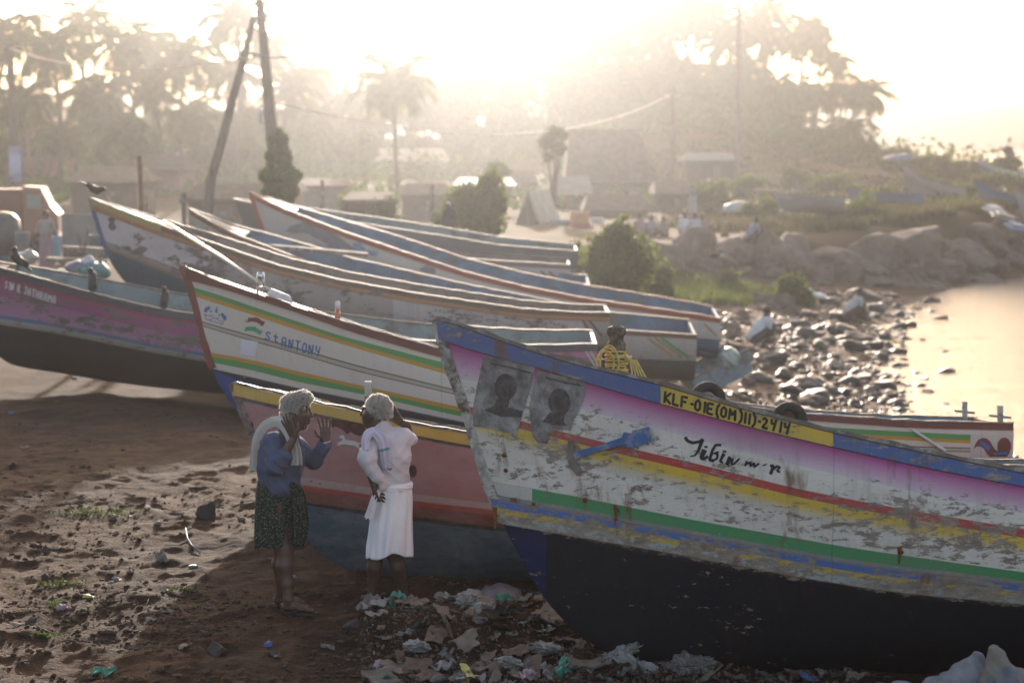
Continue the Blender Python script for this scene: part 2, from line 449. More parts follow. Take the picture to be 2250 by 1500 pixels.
        # transom
        L = s.L; t = [(g_[0][-1], g_[1][-1], g_[2][-1]) for g_ in s.G]
        V = [(a, -b_, c) for a, b_, c in t] + [(a, b_, c) for a, b_, c in t] + [(a - 0.05, -b_, c) for a, b_, c in t] + [(a - 0.05, b_, c) for a, b_, c in t]
        n = len(t); Fc = [(i_, i_ + n, i_ + 1 + n, i_ + 1) for i_ in range(n - 1)] + [(i_ + 2 * n, i_ + 1 + 2 * n, i_ + 1 + 3 * n, i_ + 3 * n) for i_ in range(n - 1)]
        Fc.append((0, 2 * n, 3 * n, n))
        mesh_obj('transom', V, Fc, transom_mat or inner, s.root, False)
        # interior lining
        x = np.linspace(0.35, L - 0.02, 60); V = []; rows_ = []
        zf = np.maximum(s.zk(x) + 0.12, s.zs(x) - floor)
        for f in (0, 0.33, 0.66, 1.0):
            z = s.zs(x) * (1 - f) + zf * f - 0.004; y = np.maximum(s.Y(x, z) - th, 0.004)
            if f == 0: y = np.maximum(s.B(x) - th, 0.004)
            rows_.append((x, y, z))
        rows_.append((x, x * 0, zf)); nr = len(rows_); NX = len(x); Fc = []
        for sd in (-1, 1):
            b = len(V)
            for (a, y, z) in rows_:
                for i_ in range(NX): V.append((a[i_], sd * y[i_], z[i_]))
            for r_ in range(nr - 1):
                for i_ in range(NX - 1):
                    q = (b + r_ * NX + i_, b + r_ * NX + i_ + 1, b + (r_ + 1) * NX + i_ + 1, b + (r_ + 1) * NX + i_)
                    Fc.append(q if sd < 0 else q[::-1])
        mesh_obj('interior', V, Fc, inner, s.root, True)
    def gunwale(s, mat, wd=0.085, tk=0.03, over=0.012, deck=0.0, deck_mat=None):
        for sd in (-1, 1):
            x = s.L * np.linspace(0, 1, 70) ** 1.5; yo = s.B(x) + over; z = s.zs(x); V = []; Fc = []
            yi = np.maximum(yo - wd, 0.0)
            for i_ in range(len(x)):
                jit = 0.004 * math.sin(x[i_] * 23) + 0.003 * math.sin(x[i_] * 57)
                V += [(x[i_] - (0.02 if i_ == 0 else 0), sd * yo[i_], z[i_] + 0.002), (x[i_], sd * yo[i_], z[i_] + tk + jit), (x[i_], sd * yi[i_], z[i_] + tk + jit), (x[i_], sd * yi[i_], z[i_] + 0.002)]
            for i_ in range(len(x) - 1):
                a = i_ * 4; b = a + 4
                for k in range(4):
                    q = (a + k, a + (k + 1) % 4, b + (k + 1) % 4, b + k); Fc.append(q if sd < 0 else q[::-1])
            e = (len(x) - 1) * 4; Fc += [(0, 1, 2, 3), (e, e + 3, e + 2, e + 1)]
            mesh_obj('gunwale', V, Fc, mat, s.root, False)
        if deck > 0:
            x = np.linspace(0.12, deck, 14); y = np.maximum(s.B(x) - 0.065, 0.01); z = s.zs(x) - 0.004; V = []
            for i_ in range(14): V += [(x[i_], -y[i_], z[i_]), (x[i_], 0, z[i_] + 0.02), (x[i_], y[i_], z[i_])]
            n = len(V); V += [(a, b, c - 0.03) for a, b, c in V]; Fc = []
            for i_ in range(13):
                a = i_ * 3; Fc += [(a, a + 3, a + 4, a + 1), (a + 1, a + 4, a + 5, a + 2)]; Fc += [tuple(n + q for q in f[::-1]) for f in Fc[-2:]]
            e = 39; Fc += [(e, n + e, n + e + 1, e + 1), (e + 1, n + e + 1, n + e + 2, e + 2)]
            mesh_obj('foredeck', V, Fc, deck_mat or mat, s.root, False)
    def strip(s, name, mat, ka, kb, off=0.022, x0=0.0, x1=None, far=True):
        "a plank standing proud of the hull between two painted rows ka and kb (row numbers, 0 = sheer)"
        x1 = x1 or s.L; allr = [(s.sx, s.sz)] + s.rows; outs = []
        for sd in ((-1, 1) if far else (-1,)):
            U = np.linspace(0, 1, 80) ** 1.6; V = []; UV = []; Fc = []; rows_ = []
            for kk in (ka, (ka + kb) / 2, kb):
                a = int(math.floor(kk)); f = kk - a
                ra = allr[a]; rb = allr[min(a + 1, len(allr) - 1)]
                st = ra[0][0] * (1 - f) + rb[0][0] * f; st = max(st, x0); x = st + (x1 - st) * U
                z = np.interp(x, *ra) * (1 - f) + np.interp(x, *rb) * f
                y = s.B(x) if kk == 0 else s.Y(x, z)
                y = np.where(x < st + 0.001, 0 if x0 == 0 else y, y); rows_.append((x, y, z, kk))
            fr = []
            x, y, z, kk = rows_[0]; fr.append((x, np.maximum(y - 0.006, 0), z, kk))
            for x, y, z, kk in rows_: fr.append((x - 0.01, y + off, z, kk))
            x, y, z, kk = rows_[-1]; fr.append((x, np.maximum(y - 0.006, 0), z - 0.004, kk))
            n = 80
            for (x, y, z, kk) in fr:
                for i_ in range(n): V.append((x[i_], sd * y[i_], z[i_])); UV.append((x[i_], kk / s.nv))
            for r_ in range(len(fr) - 1):
                for i_ in range(n - 1):
                    q = (r_ * n + i_, r_ * n + i_ + 1, (r_ + 1) * n + i_ + 1, (r_ + 1) * n + i_); Fc.append(q[::-1] if sd < 0 else q)
            Fc.append(tuple(r_ * n for r_ in range(len(fr)))); Fc.append(tuple(r_ * n + n - 1 for r_ in range(len(fr) - 1, -1, -1)))
            outs.append(mesh_obj(name, V, Fc, mat, s.root, False, UV))
        return outs
    def stem(s, mat, wd=0.05, proud=0.025, upto=None):
        "stem post along the bow profile, from the sheer point down"
        n = 46; zt = s.zs(0.0); m = s.stz <= zt + 0.02; pts = []
        tx, tz = s.stx[m], s.stz[m]; x1 = upto or s.bl * 0.5
        q = [(a, c) for a, c in zip(tx, tz) if a <= x1]; q = q[::max(1, len(q) // n)]
        V = []; Fc = []
        for i_, (a, c) in enumerate(q):
            a2, c2 = q[min(i_ + 1, len(q) - 1)]; a1, c1 = q[max(i_ - 1, 0)]; tx_, tz_ = a2 - a1, c2 - c1; l_ = math.hypot(tx_, tz_) or 1; nx_, nz_ = tz_ / l_, -tx_ / l_
            if nx_ > 0: nx_, nz_ = -nx_, -nz_
            j = 0.004 * math.sin(i_ * 1.7)
            V += [(a + nx_ * (proud + j), -wd * 0.35, c + nz_ * proud), (a + nx_ * (proud + j), wd * 0.35, c + nz_ * proud), (a - nx_ * 0.05, wd * 0.75, c - nz_ * 0.05), (a - nx_ * 0.05, -wd * 0.75, c - nz_ * 0.05)]
        for i_ in range(len(q) - 1):
            a = i_ * 4; b = a + 4
            for k in range(4): Fc.append((a + k, b + k, b + (k + 1) % 4, a + (k + 1) % 4))
        Fc += [(0, 1, 2, 3), tuple(len(V) - 4 + k for k in (3, 2, 1, 0))]
        mesh_obj('stem_post', V, Fc, mat, s.root, False)
    def thwart(s, xc, mat, drop=0.12, wd=0.22):
        b = float(s.B(xc)) - 0.06; z = float(s.zs(xc)) - drop
        MB().box((xc, 0, z), (wd, 2 * b, 0.035)).build('thwart', mat, s.root)
    def frames(s, xs_, mat, h=0.5, wd=0.05):
        for x in xs_:
            V = MB()
            for sd in (-1, 1):
                z0 = float(s.zs(x)); pts = [(x, sd * (float(s.Y(x, z0 - d_)) - 0.075 if d_ else float(s.B(x)) - 0.075), z0 - d_ - 0.01) for d_ in (0, h * .5, h)]
                V.tube(pts, 0.022, 5)
            V.build('rib', mat, s.root)
    # painted marks ---------------------------------------------------------
    def P(s, u, v, off): 
        q = s.hit(u, v, off); return q
    def decal_poly(s, name, polys, mat, off=0.006, thick=0.0, parent=None):
        "flat painted shapes (image-traced outlines) laid on the near hull side"
        bm = bmesh.new()
        for pl in polys:
            pl = [p for i_, p in enumerate(pl) if i_ == 0 or (abs(p[0] - pl[i_ - 1][0]) + abs(p[1] - pl[i_ - 1][1])) > 0.05]
            d = []
            for i_ in range(len(pl)):
                a, b = pl[i_], pl[(i_ + 1) % len(pl)]; n = max(1, int(math.hypot(b[0] - a[0], b[1] - a[1]) / 14))
                for k in range(n): d.append((a[0] + (b[0] - a[0]) * k / n, a[1] + (b[1] - a[1]) * k / n))
            vs = [bm.verts.new((a, b, 0)) for a, b in d]
            es = [bm.edges.new((vs[i_], vs[(i_ + 1) % len(vs)])) for i_ in range(len(vs))]
            bmesh.ops.triangle_fill(bm, edges=es, use_beauty=True)
        for _ in range(1):
            longe = [e for e in bm.edges if e.calc_length() > 22]
            if longe: bmesh.ops.subdivide_edges(bm, edges=longe, cuts=2)
        bmesh.ops.triangulate(bm, faces=bm.faces[:])
        uv = {}
        for v in bm.verts: uv[v] = (v.co.x, v.co.y)
        ul = bm.loops.layers.uv.new('UVMap')
        for f_ in bm.faces:
            for l_ in f_.loops: l_[ul].uv = (l_.vert.co.x / 100, -l_.vert.co.y / 100)
        for v in bm.verts: v.co = s.P(uv[v][0], uv[v][1], off + thick)
        if thick:
            r = bmesh.ops.extrude_face_region(bm, geom=bm.faces[:])
            for v in r['geom']:
                if isinstance(v, bmesh.types.BMVert): v.co.y += thick + 0.003
        bm.normal_update()
        me = bpy.data.meshes.new(name); bm.to_mesh(me); bm.free(); me.materials.append(mat)
        return link(bpy.data.objects.new(name, me), parent or s.root)
    def decal_strokes(s, name, strokes, wpx, mat, off=0.007, parent=None):
        V = []; Fc = []
        for st in strokes:
            w_ = wpx
            if isinstance(st, tuple): st, w_ = st
            pts = Poly(st).sample(max(3, int(sum(math.hypot(st[i_ + 1][0] - st[i_][0], st[i_ + 1][1] - st[i_][1]) for i_ in range(len(st) - 1)) / 2.5) + 2))
            n = len(pts); b = len(V)
            for i_ in range(n):
                t = pts[min(i_ + 1, n - 1)] - pts[max(i_ - 1, 0)]; l_ = math.hypot(*t) or 1; nx_, ny_ = -t[1] / l_, t[0] / l_
                ww = (w_[0] + (w_[1] - w_[0]) * i_ / (n - 1)) if isinstance(w_, (list, tuple)) else w_
                e = -0.35 * ww if i_ == 0 else (0.35 * ww if i_ == n - 1 else 0)
                for sgn in (-1, 1):
                    V.append(tuple(s.P(pts[i_][0] + nx_ * sgn * ww / 2 + t[0] / l_ * e, pts[i_][1] + ny_ * sgn * ww / 2 + t[1] / l_ * e, off)))
            for i_ in range(n - 1): Fc.append((b + 2 * i_, b + 2 * i_ + 1, b + 2 * i_ + 3, b + 2 * i_ + 2))
        return mesh_obj(name, V, Fc, mat, parent or s.root, False)
# stroke alphabet on a 1 x 1 cell (x right, y down)
GL = {
 'K': [[(0, 0), (0, 1)], [(.8, 0), (.05, .55), (.85, 1)]], 'L': [[(0, 0), (0, 1), (.75, 1)]], 'F': [[(0, 1), (0, 0), (.75, 0)], [(0, .48), (.6, .48)]],
 '-': [[(.2, .5), (.45, .5)]], '.': [[(.2, .5), (.42, .5)]], 'O': [[(.4, 0), (.08, .2), (.05, .8), (.4, 1), (.75, .8), (.75, .2), (.4, 0)]], 'I': [[(.2, 0), (.2, 1)]],
 'E': [[(.75, 0), (0, 0), (0, 1), (.75, 1)], [(0, .5), (.6, .5)]], '(': [[(.45, -.15), (.15, .2), (.12, .8), (.4, 1.15)]], ')': [[(.1, -.15), (.42, .2), (.42, .8), (.1, 1.15)]],
 'M': [[(0, 1), (.05, 0), (.45, .6), (.85, 0), (.9, 1)]], 'D': [[(0, 0), (.5, .1), (.7, .5), (.5, .9), (0, 1)]], '2': [[(.05, .2), (.35, 0), (.68, .2), (.5, .5), (0, 1), (.75, 1)]],
 '4': [[(.05, 0), (.1, .42), (.65, .3)], [(.75, -.05), (.45, 1)]], '1': [[(.3, 0), (.2, 1)]],
 'S': [[(.7, .12), (.35, 0), (.05, .22), (.35, .5), (.7, .75), (.35, 1), (0, .88)]], 't': [[(.3, 0), (.3, .85), (.6, 1)], [(.05, .35), (.6, .35)]], 's': [[(.65, .3), (.1, .3), (.1, .62), (.65, .65), (.6, 1), (.05, 1)]],
 'A': [[(0, 1), (0, .15), (.3, 0), (.65, .1), (.68, 1)], [(0, .55), (.68, .55)]], 'N': [[(0, 1), (0, 0), (.65, 1), (.65, 0)]], 'T': [[(0, 0), (.75, 0)], [(.38, 0), (.38, 1)]],
 'Y': [[(0, 0), (.08, .45), (.6, .5)], [(.68, 0), (.6, .6), (.3, 1)]], 'R': [[(0, 1), (0, 0), (.6, .08), (.6, .45), (0, .52)], [(.25, .52), (.7, 1)]],
 'J': [[(.6, 0), (.6, .8), (.35, 1), (.05, .85)], [(.25, 0), (.75, 0)]], 'H': [[(0, 0), (0, 1)], [(.68, 0), (.68, 1)], [(0, .5), (.68, .5)]], ' ': [],
}
def lettering(txt, x0, y0, dx, dy, hx, hy, step=1.0):
    "strokes for a word: origin = top left, (dx,dy) = advance per letter, (hx,hy) = down vector of one letter height"
    out = []; pos = 0.0
    for c in txt:
        nar = {'I': .5, '.': .6, '-': .6, '(': .6, ')': .6, '1': .6, ' ': .6, 'M': 1.15}.get(c, 1.0)
        for st in GL[c]:
            out.append([(x0 + dx * (pos + .78 * p[0]) + hx * p[1], y0 + dy * (pos + .78 * p[0]) + hy * p[1]) for p in st])
        pos += nar * step
    return out

def paint_mat(name, bands, nv, wear=None, primer=(0.29, 0.235, 0.19), wscale=2.2, rust=0.25, rough=0.55, grime=0.35, seed=0.0, chip_lo=0.0, edge=0.006, xmix=None, fade=0.0, scuff=0.35):
    """bands: list of (v0, v1, colour0, colour1) in row units; wear: list of (v, amount)"""
    k = NT(name, rough, 0.4)
    tc = k.n('ShaderNodeTexCoord'); sp_ = k.n('ShaderNodeSeparateXYZ'); k.l(tc.outputs['UV'], sp_.inputs[0])
    ob = k.coord('Object', (1, 1, 2.4), loc=(seed * 3.1, seed, seed)); obx = k.coord('Object', (1, 1, 1), loc=(seed, 0, 0))
    wob = k.noise(ob, 5, 4, 0.7)
    v = k.math('ADD', sp_.outputs[1], k.math('MULTIPLY', k.math('SUBTRACT', wob, 0.5), edge))
    st = []
    for a, b, c0, c1 in bands:
        st.append((min(1, a / nv + 0.0006), c0)); st.append((min(1, b / nv - 0.0006), c1))
    col = k.ramp(v, st)
    if xmix:      # a different colour between two stations along the hull: (x0,x1,v0,v1,colour)
        for x0, x1, v0, v1, cc in xmix:
            a = k.math('GREATER_THAN', sp_.outputs[0], x0); b = k.math('LESS_THAN', sp_.outputs[0], x1)
            c = k.math('GREATER_THAN', v, v0 / nv); d = k.math('LESS_THAN', v, v1 / nv)
            col = k.mix(k.math('MULTIPLY', k.math('MULTIPLY', a, b), k.math('MULTIPLY', c, d)), col, cc)
    # tonal variation of the old paint
    gcol = k.ramp(sp_.outputs[1], [(0, (0.18, 0.14, 0.11)), ((nv - 1) / nv, (0.18, 0.14, 0.11)), ((nv - 1) / nv + .003, (0.022, 0.018, 0.017))])
    col = k.mix(k.math('MULTIPLY', k.step(k.noise(ob, 1.1, 5, 0.6), 0.35, 0.7), grime * 0.55), col, gcol)
    if fade: col = k.mix(k.math('MULTIPLY', k.step(k.noise(ob, 3.0, 6, 0.7), 0.4, 0.75), fade), col, (0.62, 0.58, 0.56))
    # vertical run marks
    run = k.noise(k.coord('Object', (9, 9, 0.7), loc=(seed, 0, 0)), 1.6, 4, 0.7)
    col = k.mix(k.math('MULTIPLY', k.step(run, 0.52, 0.75), grime * 0.6), col, gcol)
    # flaked patches
    wa = k.ramp(sp_.outputs[1], [(p / nv, a) for p, a in (wear or [(0, .3), (nv, .3)])])
    big = k.noise(obx, 1.1, 4, 0.6); fine = k.noise(k.coord('Object', (1, 1, 2.7), loc=(seed, seed, 0)), wscale * 3.2, 12, 0.78, 0.15)
    thr = k.math('ADD', k.math('MULTIPLY', wa, 0.26), k.math('MULTIPLY', k.math('SUBTRACT', big, 0.5), 0.48))
    mask = k.step(k.math('ADD', fine, thr), 0.655, 0.672)
    prc = k.ramp(k.noise(ob, 7, 5, 0.7), [(0.35, tuple(c * 0.55 for c in primer)), (0.6, primer)])
    col = k.mix(mask, col, prc)
    # small chips everywhere
    chip = k.step(k.noise(k.coord('Object', (1, 1, 2.6), loc=(seed, 4, 0)), 26, 6, 0.75), 0.66 - chip_lo, 0.68 - chip_lo)
    col = k.mix(k.math('MULTIPLY', k.math('MULTIPLY', chip, 0.75), k.ramp(sp_.outputs[1], [(0, 1.0), ((nv - 1) / nv, 1.0), ((nv - 1) / nv + .003, 0.06)])), col, (0.42, 0.39, 0.37))
    if rust:
        rs = k.step(k.math('MULTIPLY', k.noise(k.coord('Object', (5, 5, 0.9), loc=(seed, 9, 0)), 1.5, 4, 0.7), k.noise(k.coord('Object', (1, 1, 1), loc=(0, seed, 2)), 1.9, 3, 0.5)), 0.33, 0.43)
        col = k.mix(k.math('MULTIPLY', k.math('MULTIPLY', rs, rust), k.ramp(sp_.outputs[1], [(0, 1.0), ((nv - 1) / nv, 1.0), ((nv - 1) / nv + .003, 0.1)])), col, (0.14, 0.055, 0.02))
    sc1 = k.step(k.noise(k.coord('Object', (0.5, 1, 4.5), loc=(seed, 2, 0)), 34, 8, 0.8), 0.545, 0.60)
    col = k.mix(k.math('MULTIPLY', sc1, k.ramp(sp_.outputs[1], [(0, scuff), ((nv - 1) / nv, scuff), ((nv - 1) / nv + .003, scuff * .1)])), col, (0.22, 0.17, 0.13))
    seam = k.math('FRACT', k.math('MULTIPLY', sp_.outputs[0], 0.41)); col = k.mix(k.math('MULTIPLY', k.math('LESS_THAN', seam, 0.003), k.ramp(sp_.outputs[1], [(0, .3), ((nv - 1) / nv, .3), ((nv - 1) / nv + .003, 0.0)])), col, (0.05, 0.04, 0.035))
    k.color(col)
    k.l(k.ramp(mask, [(0, rough), (1, 0.9)]), k.b.inputs['Roughness'])
    k.l(k.ramp(sp_.outputs[1], [(0, .4), ((nv - 1) / nv, .4), ((nv - 1) / nv + .003, .15)]), k.b.inputs['Specular IOR Level'])
    h = k.math('SUBTRACT', k.math('MULTIPLY', k.noise(k.coord('Object', (0.6, 1, 6)), 9, 5, 0.7), 0.5), k.math('MULTIPLY', mask, 0.35))
    k.bump(h, 0.35, 0.008)
    return k.m
# ------------------------------------------------------------------ colours
WHITE = (0.66, 0.59, 0.52); CREAM = (0.58, 0.53, 0.47); BLUE = (0.042, 0.095, 0.27); YEL = (0.62, 0.40, 0.035); RED = (0.42, 0.035, 0.03)
GREEN = (0.045, 0.24, 0.09); MAG = (0.40, 0.05, 0.24); BLACK = (0.009, 0.010, 0.017); MAROON = (0.13, 0.035, 0.028); OCHRE = (0.46, 0.24, 0.03)
WOOD = simple('weathered_wood', (0.17, 0.13, 0.10), 0.85, 0.2, 0.35, 9, 0.3, dirt=(0.32, 0.28, 0.24))
RAILW = simple('rail_wood', (0.13, 0.095, 0.075), 0.55, 0.45, 0.35, 12, 0.4, dirt=(0.30, 0.27, 0.23))
TEAL = simple('teal_lining', (0.11, 0.20, 0.24), 0.6, 0.35, 0.2, 3, 0.2, dirt=(0.20, 0.20, 0.19))
GREYTEAL = simple('grey_green_lining', (0.17, 0.21, 0.21), 0.65, 0.35, 0.2, 3, 0.2, dirt=(0.12, 0.11, 0.10))
BROWNIN = simple('brown_lining', (0.20, 0.16, 0.14), 0.7, 0.3, 0.25, 3, 0.2, dirt=(0.11, 0.09, 0.08))
BLACKP = simple('black_paint', (0.012, 0.011, 0.014), 0.6, 0.3, 0.2, 20, 0.0)
WHITEP = simple('white_paint', (0.55, 0.52, 0.50), 0.6, 0.3, 0.12, 20, 0.1)
BLUEP = simple('blue_paint', (0.055, 0.14, 0.31), 0.6, 0.3, 0.2, 20, 0.1)
MAROONP = simple('maroon_paint', (0.17, 0.04, 0.032), 0.5, 0.4, 0.2, 9, 0.1, dirt=(0.10, 0.05, 0.04))
GREENP = simple('green_paint', (0.05, 0.27, 0.13), 0.6, 0.3, 0.15, 20, 0.1)

# ---- the big worn boat in front
b1_keel = [(955, 703), (962, 738), (980, 800), (1010, 880), (1033, 950), (1050, 1010), (1068, 1068), (1090, 1122), (1112, 1165), (1142, 1222), (1175, 1280), (1202, 1322), (1240, 1365), (1290, 1408), (1350, 1444), (1430, 1467), (1500, 1478), (1700, 1485), (1900, 1491), (2400, 1496), (4200, 1494)]
b1_rows = [
 [(955, 703), (985, 707), (1010, 715), (1060, 735), (1100, 750), (1200, 783), (1300, 811), (1430, 840), (1525, 868), (1621, 897), (1717, 922), (1812, 947), (2000, 989), (2079, 1005), (2250, 1040), (2600, 1100), (3200, 1165), (4200, 1185)],
 [(963, 744), (1057, 775), (1173, 804), (1286, 838), (1430, 881), (1525, 904), (1640, 935), (1827, 980), (2013, 1022), (2250, 1068), (2600, 1128), (3200, 1190), (4200, 1208)],
 [(992, 832), (1100, 852), (1286, 905), (1449, 945), (1640, 998), (1827, 1042), (2013, 1085), (2250, 1130), (2600, 1190), (3200, 1250), (4200, 1262)],
 [(1013, 888), (1150, 926), (1207, 941), (1330, 972), (1527, 1017), (1757, 1075), (1967, 1115), (2250, 1162), (2600, 1215), (3200, 1270), (4200, 1285)],
 [(1019, 906), (1150, 944), (1207, 958), (1330, 990), (1527, 1035), (1757, 1093), (1967, 1134), (2250, 1182), (2600, 1232), (3200, 1285), (4200, 1298)],
 [(1030, 942), (1150, 978), (1330, 1022), (1527, 1068), (1757, 1125), (1967, 1167), (2250, 1215), (2600, 1260), (3200, 1305), (4200, 1318)],
 [(1064, 1056), (1097, 1062), (1250, 1087), (1500, 1138), (1873, 1204), (2250, 1257), (2600, 1298), (3200, 1340), (4200, 1350)],
 [(1074, 1082), (1097, 1089), (1250, 1113), (1500, 1162), (1873, 1230), (2250, 1275), (2600, 1315), (3200, 1355), (4200, 1362)],
 [(1104, 1150), (1250, 1175), (1500, 1218), (1780, 1271), (1967, 1300), (2250, 1327), (2600, 1360), (3200, 1390), (4200, 1398)]]
b1 = Boat('fishing_boat', 'largest nearest boat, peeling white hull with blue top strake and yellow number plate', (955, 705), 12.6, 0, 9, 8.8, 1.9, b1_keel, b1_rows)
xa, xb = b1.hit(1451, 870).x, b1.hit(1829, 965).x; nb = b1.hit(1200, 1250).x
b1_wear = [(0, .35), (1, .22), (1.3, .15), (2.2, .40), (3, .56), (4, .55), (5, .64), (5.9, .55), (6, -.15), (6.9, -.15), (7, .58), (8, .8), (8.05, -1.2), (9, -1.2)]
m1 = paint_mat('paint_worn_white', [(0, 1, BLUE, BLUE), (1, 1.05, (0.05, .01, .03), (0.05, .01, .03)), (1.05, 1.12, MAG, MAG), (1.12, 1.95, MAG, (0.60, 0.47, 0.52)), (1.95, 3, WHITE, WHITE), (3, 4, RED, RED), (4, 4.5, YEL, YEL), (4.5, 5.2, YEL, CREAM), (5.2, 6, WHITE, WHITE),
    (6, 7, GREEN, GREEN), (7, 7.18, (.20, .20, .21), (.20, .20, .21)), (7.18, 7.45, (.05, .13, .38), (.05, .13, .38)), (7.45, 7.68, (.50, .34, .06), (.50, .34, .06)), (7.68, 8, (.30, .36, .38), (.36, .34, .30)), (8, 9, BLACK, BLACK)],  # grey band at the ledge top is a shadow line put into the paint
    9, b1_wear, seed=1, wscale=2.6, grime=0.6, scuff=0.28, rust=0.85, xmix=[(xa, xb, 0, 1, YEL), (-1, 0.62, 6, 7, (.50, .46, .42)), (0, nb, 8.02, 9, (.010, .017, .070))], edge=0.004, chip_lo=0.012)
b1.hull(m1, TEAL, floor=0.7)
b1.strip('top_strake', m1, 0, 1, 0.022); b1.gunwale(RAILW, 0.08, 0.028, 0.034, deck=1.0, deck_mat=WOOD)
b1.strip('lower_strake', m1, 7.15, 8, 0.035); b1.stem(simple('stem_wood', (0.30, 0.27, 0.24), 0.85, 0.2, 0.5, 14, 0.5, dirt=(0.10, 0.06, 0.04)), 0.06, 0.02, upto=b1.hit(1110, 1160).x)
for x in (2.2, 3.8, 5.4, 7.0): b1.thwart(x, WOOD)
PLATEK = BLACKP
st = lettering('KLF-OIE(OM)II)-2414', 1462, 861, 18.4, 4.75, -2, 22)
b1.decal_strokes('registration_number', st, 5.6, BLACKP, 0.027)
Z = lambda pts, ox, oy, s_: [(ox + a / s_, oy + b / s_) for a, b in pts]
zf = lambda pts: Z(pts, 1430, 830, 5.233)
b1.decal_strokes('painted_name', [(zf([(400, 690), (425, 725), (480, 745), (540, 735), (600, 715)]), (7.2, 5.8)), (zf([(590, 715), (570, 770), (545, 840), (510, 890), (455, 900)]), (8.7, 2.9)),
    (zf([(610, 845), (580, 920), (610, 930), (650, 905)]), (11.6, 5.8)), zf([(625, 792), (645, 792)]), (zf([(800, 770), (745, 770), (710, 830), (675, 940), (715, 950)]), (5.8, 7.2)), (zf([(715, 950), (760, 925), (770, 880), (745, 865)]), (4.3, 5.8)), (zf([(715, 870), (775, 850)]), (2.9, 4.3)),
    (zf([(835, 880), (795, 960), (825, 970)]), (8.0, 4.3)), zf([(835, 845), (860, 845)]), (zf([(905, 915), (880, 985)]), (7.2, 8.7)), (zf([(885, 975), (945, 925), (925, 990), (955, 990), (1015, 930)]), (5.8, 4.3)),
    (zf([(1100, 965), (1085, 1005)]), (5.8, 4.3)), (zf([(1100, 985), (1150, 970), (1140, 1015), (1190, 975), (1185, 1025), (1240, 985)]), (5.8, 4.3)), (zf([(1290, 1005), (1330, 990)]), (2.9, 2.9)),
    (zf([(1380, 1010), (1410, 1005), (1395, 1050), (1380, 1095)]), (5.8, 7.2)), (zf([(1400, 1050), (1450, 1015), (1485, 1025), (1450, 1065), (1480, 1080)]), (5.8, 4.3))], 4.6, BLACKP, 0.004)
# posters
PO = NT('old_poster', 0.85, 0.2); v_ = PO.coord('Object', (1, 1, 1)); c_ = PO.ramp(PO.noise(v_, 9, 8, 0.72), [(0.35, (0.10, 0.085, 0.08)), (0.5, (0.20, 0.18, 0.17)), (0.68, (0.36, 0.33, 0.32))]); PO.color(c_); PO.bump(PO.noise(v_, 30, 4), 0.4, 0.01)
PD = NT('poster_print', 0.85, 0.2); c_ = PD.ramp(PD.noise(PD.coord('Object'), 22, 6, 0.7), [(0.4, (0.05, 0.042, 0.04)), (0.7, (0.13, 0.11, 0.105))]); PD.color(c_)
zp = lambda pts: Z(pts, 900, 650, 3.191)
po1 = b1.decal_poly('poster', [zp([(522, 418), (700, 448), (878, 500), (850, 640), (800, 800), (772, 900), (752, 970), (640, 950), (560, 925), (448, 915), (440, 800), (470, 640), (498, 520)])], PO.m, 0.005)
po2 = b1.decal_poly('poster', [zp([(905, 525), (1060, 560), (1236, 608), (1225, 700), (1190, 800), (1150, 870), (1128, 945), (1040, 930), (985, 925), (965, 1035), (900, 1030), (862, 985), (850, 900), (838, 790), (862, 650)])], PO.m, 0.005)
def blob(cx, cy, rx, ry, n=20, rot=0.0): return [(cx + rx * math.cos(t) * math.cos(rot) - ry * math.sin(t) * math.sin(rot), cy + rx * math.cos(t) * math.sin(rot) + ry * math.sin(t) * math.cos(rot)) for t in [2 * math.pi * i_ / n for i_ in range(n)]]
b1.decal_poly('portrait_print', [zp(blob(672, 640, 76, 96)), zp([(615, 715), (700, 728), (690, 780), (790, 805), (780, 850), (640, 845), (520, 800), (590, 770)])], PD.m, 0.008, parent=po1)
b1.decal_poly('portrait_print', [zp(blob(1050, 745, 76, 98)), zp([(985, 815), (1085, 830), (1080, 880), (1105, 910), (1010, 905), (930, 880)])], PD.m, 0.008, parent=po2)
b1.decal_strokes('headline_print', [zp([(570, 475), (700, 500), (850, 540)])], 4, PD.m, 0.008, parent=po1); b1.decal_strokes('headline_print', [zp([(960, 572), (1080, 605), (1190, 625)])], 4, PD.m, 0.008, parent=po2)
CH = simple('chipped_blue_arm', (0.045, 0.11, 0.27), 0.6, 0.4, 0.2, 9, 0.3, dirt=(0.30, 0.27, 0.25)); CHB = simple('bare_bracket_wood', (0.16, 0.13, 0.115), 0.85, 0.2, 0.3, 12, 0.4)
b1.decal_poly('carved_arm', [zp([(1140, 1092), (1300, 1055), (1490, 990), (1500, 958), (1545, 960), (1555, 975), (1565, 942), (1680, 915), (1698, 1020), (1580, 1058), (1530, 1065), (1505, 1040), (1300, 1095), (1160, 1145)])], CH, 0.004, 0.028)
b1.decal_poly('carved_arm', [zp([(1112, 1010), (1148, 1020), (1150, 1090), (1168, 1160), (1215, 1225), (1200, 1258), (1170, 1255), (1120, 1190), (1100, 1120)])], CHB, 0.004, 0.024)
RUSTM = simple('iron_rust', (0.10, 0.035, 0.015), 0.85, 0.3, 0.4, 30, 0.5, dirt=(0.03, 0.02, 0.015))
for px_ in ((1107, 1000), (1111, 1033), (1285, 1098), (1355, 1120), (1352, 1142), (1980, 1212)):
    q = b1.hit(px_[0], px_[1]); MB().lathe([(0.0, -.01), (0.014, -.01), (0.014, .012), (0.006, .018)], 8).build('bolt', RUSTM, b1.root).matrix_local = Matrix.Translation(q) @ Matrix.Rotation(math.pi / 2, 4, 'X')

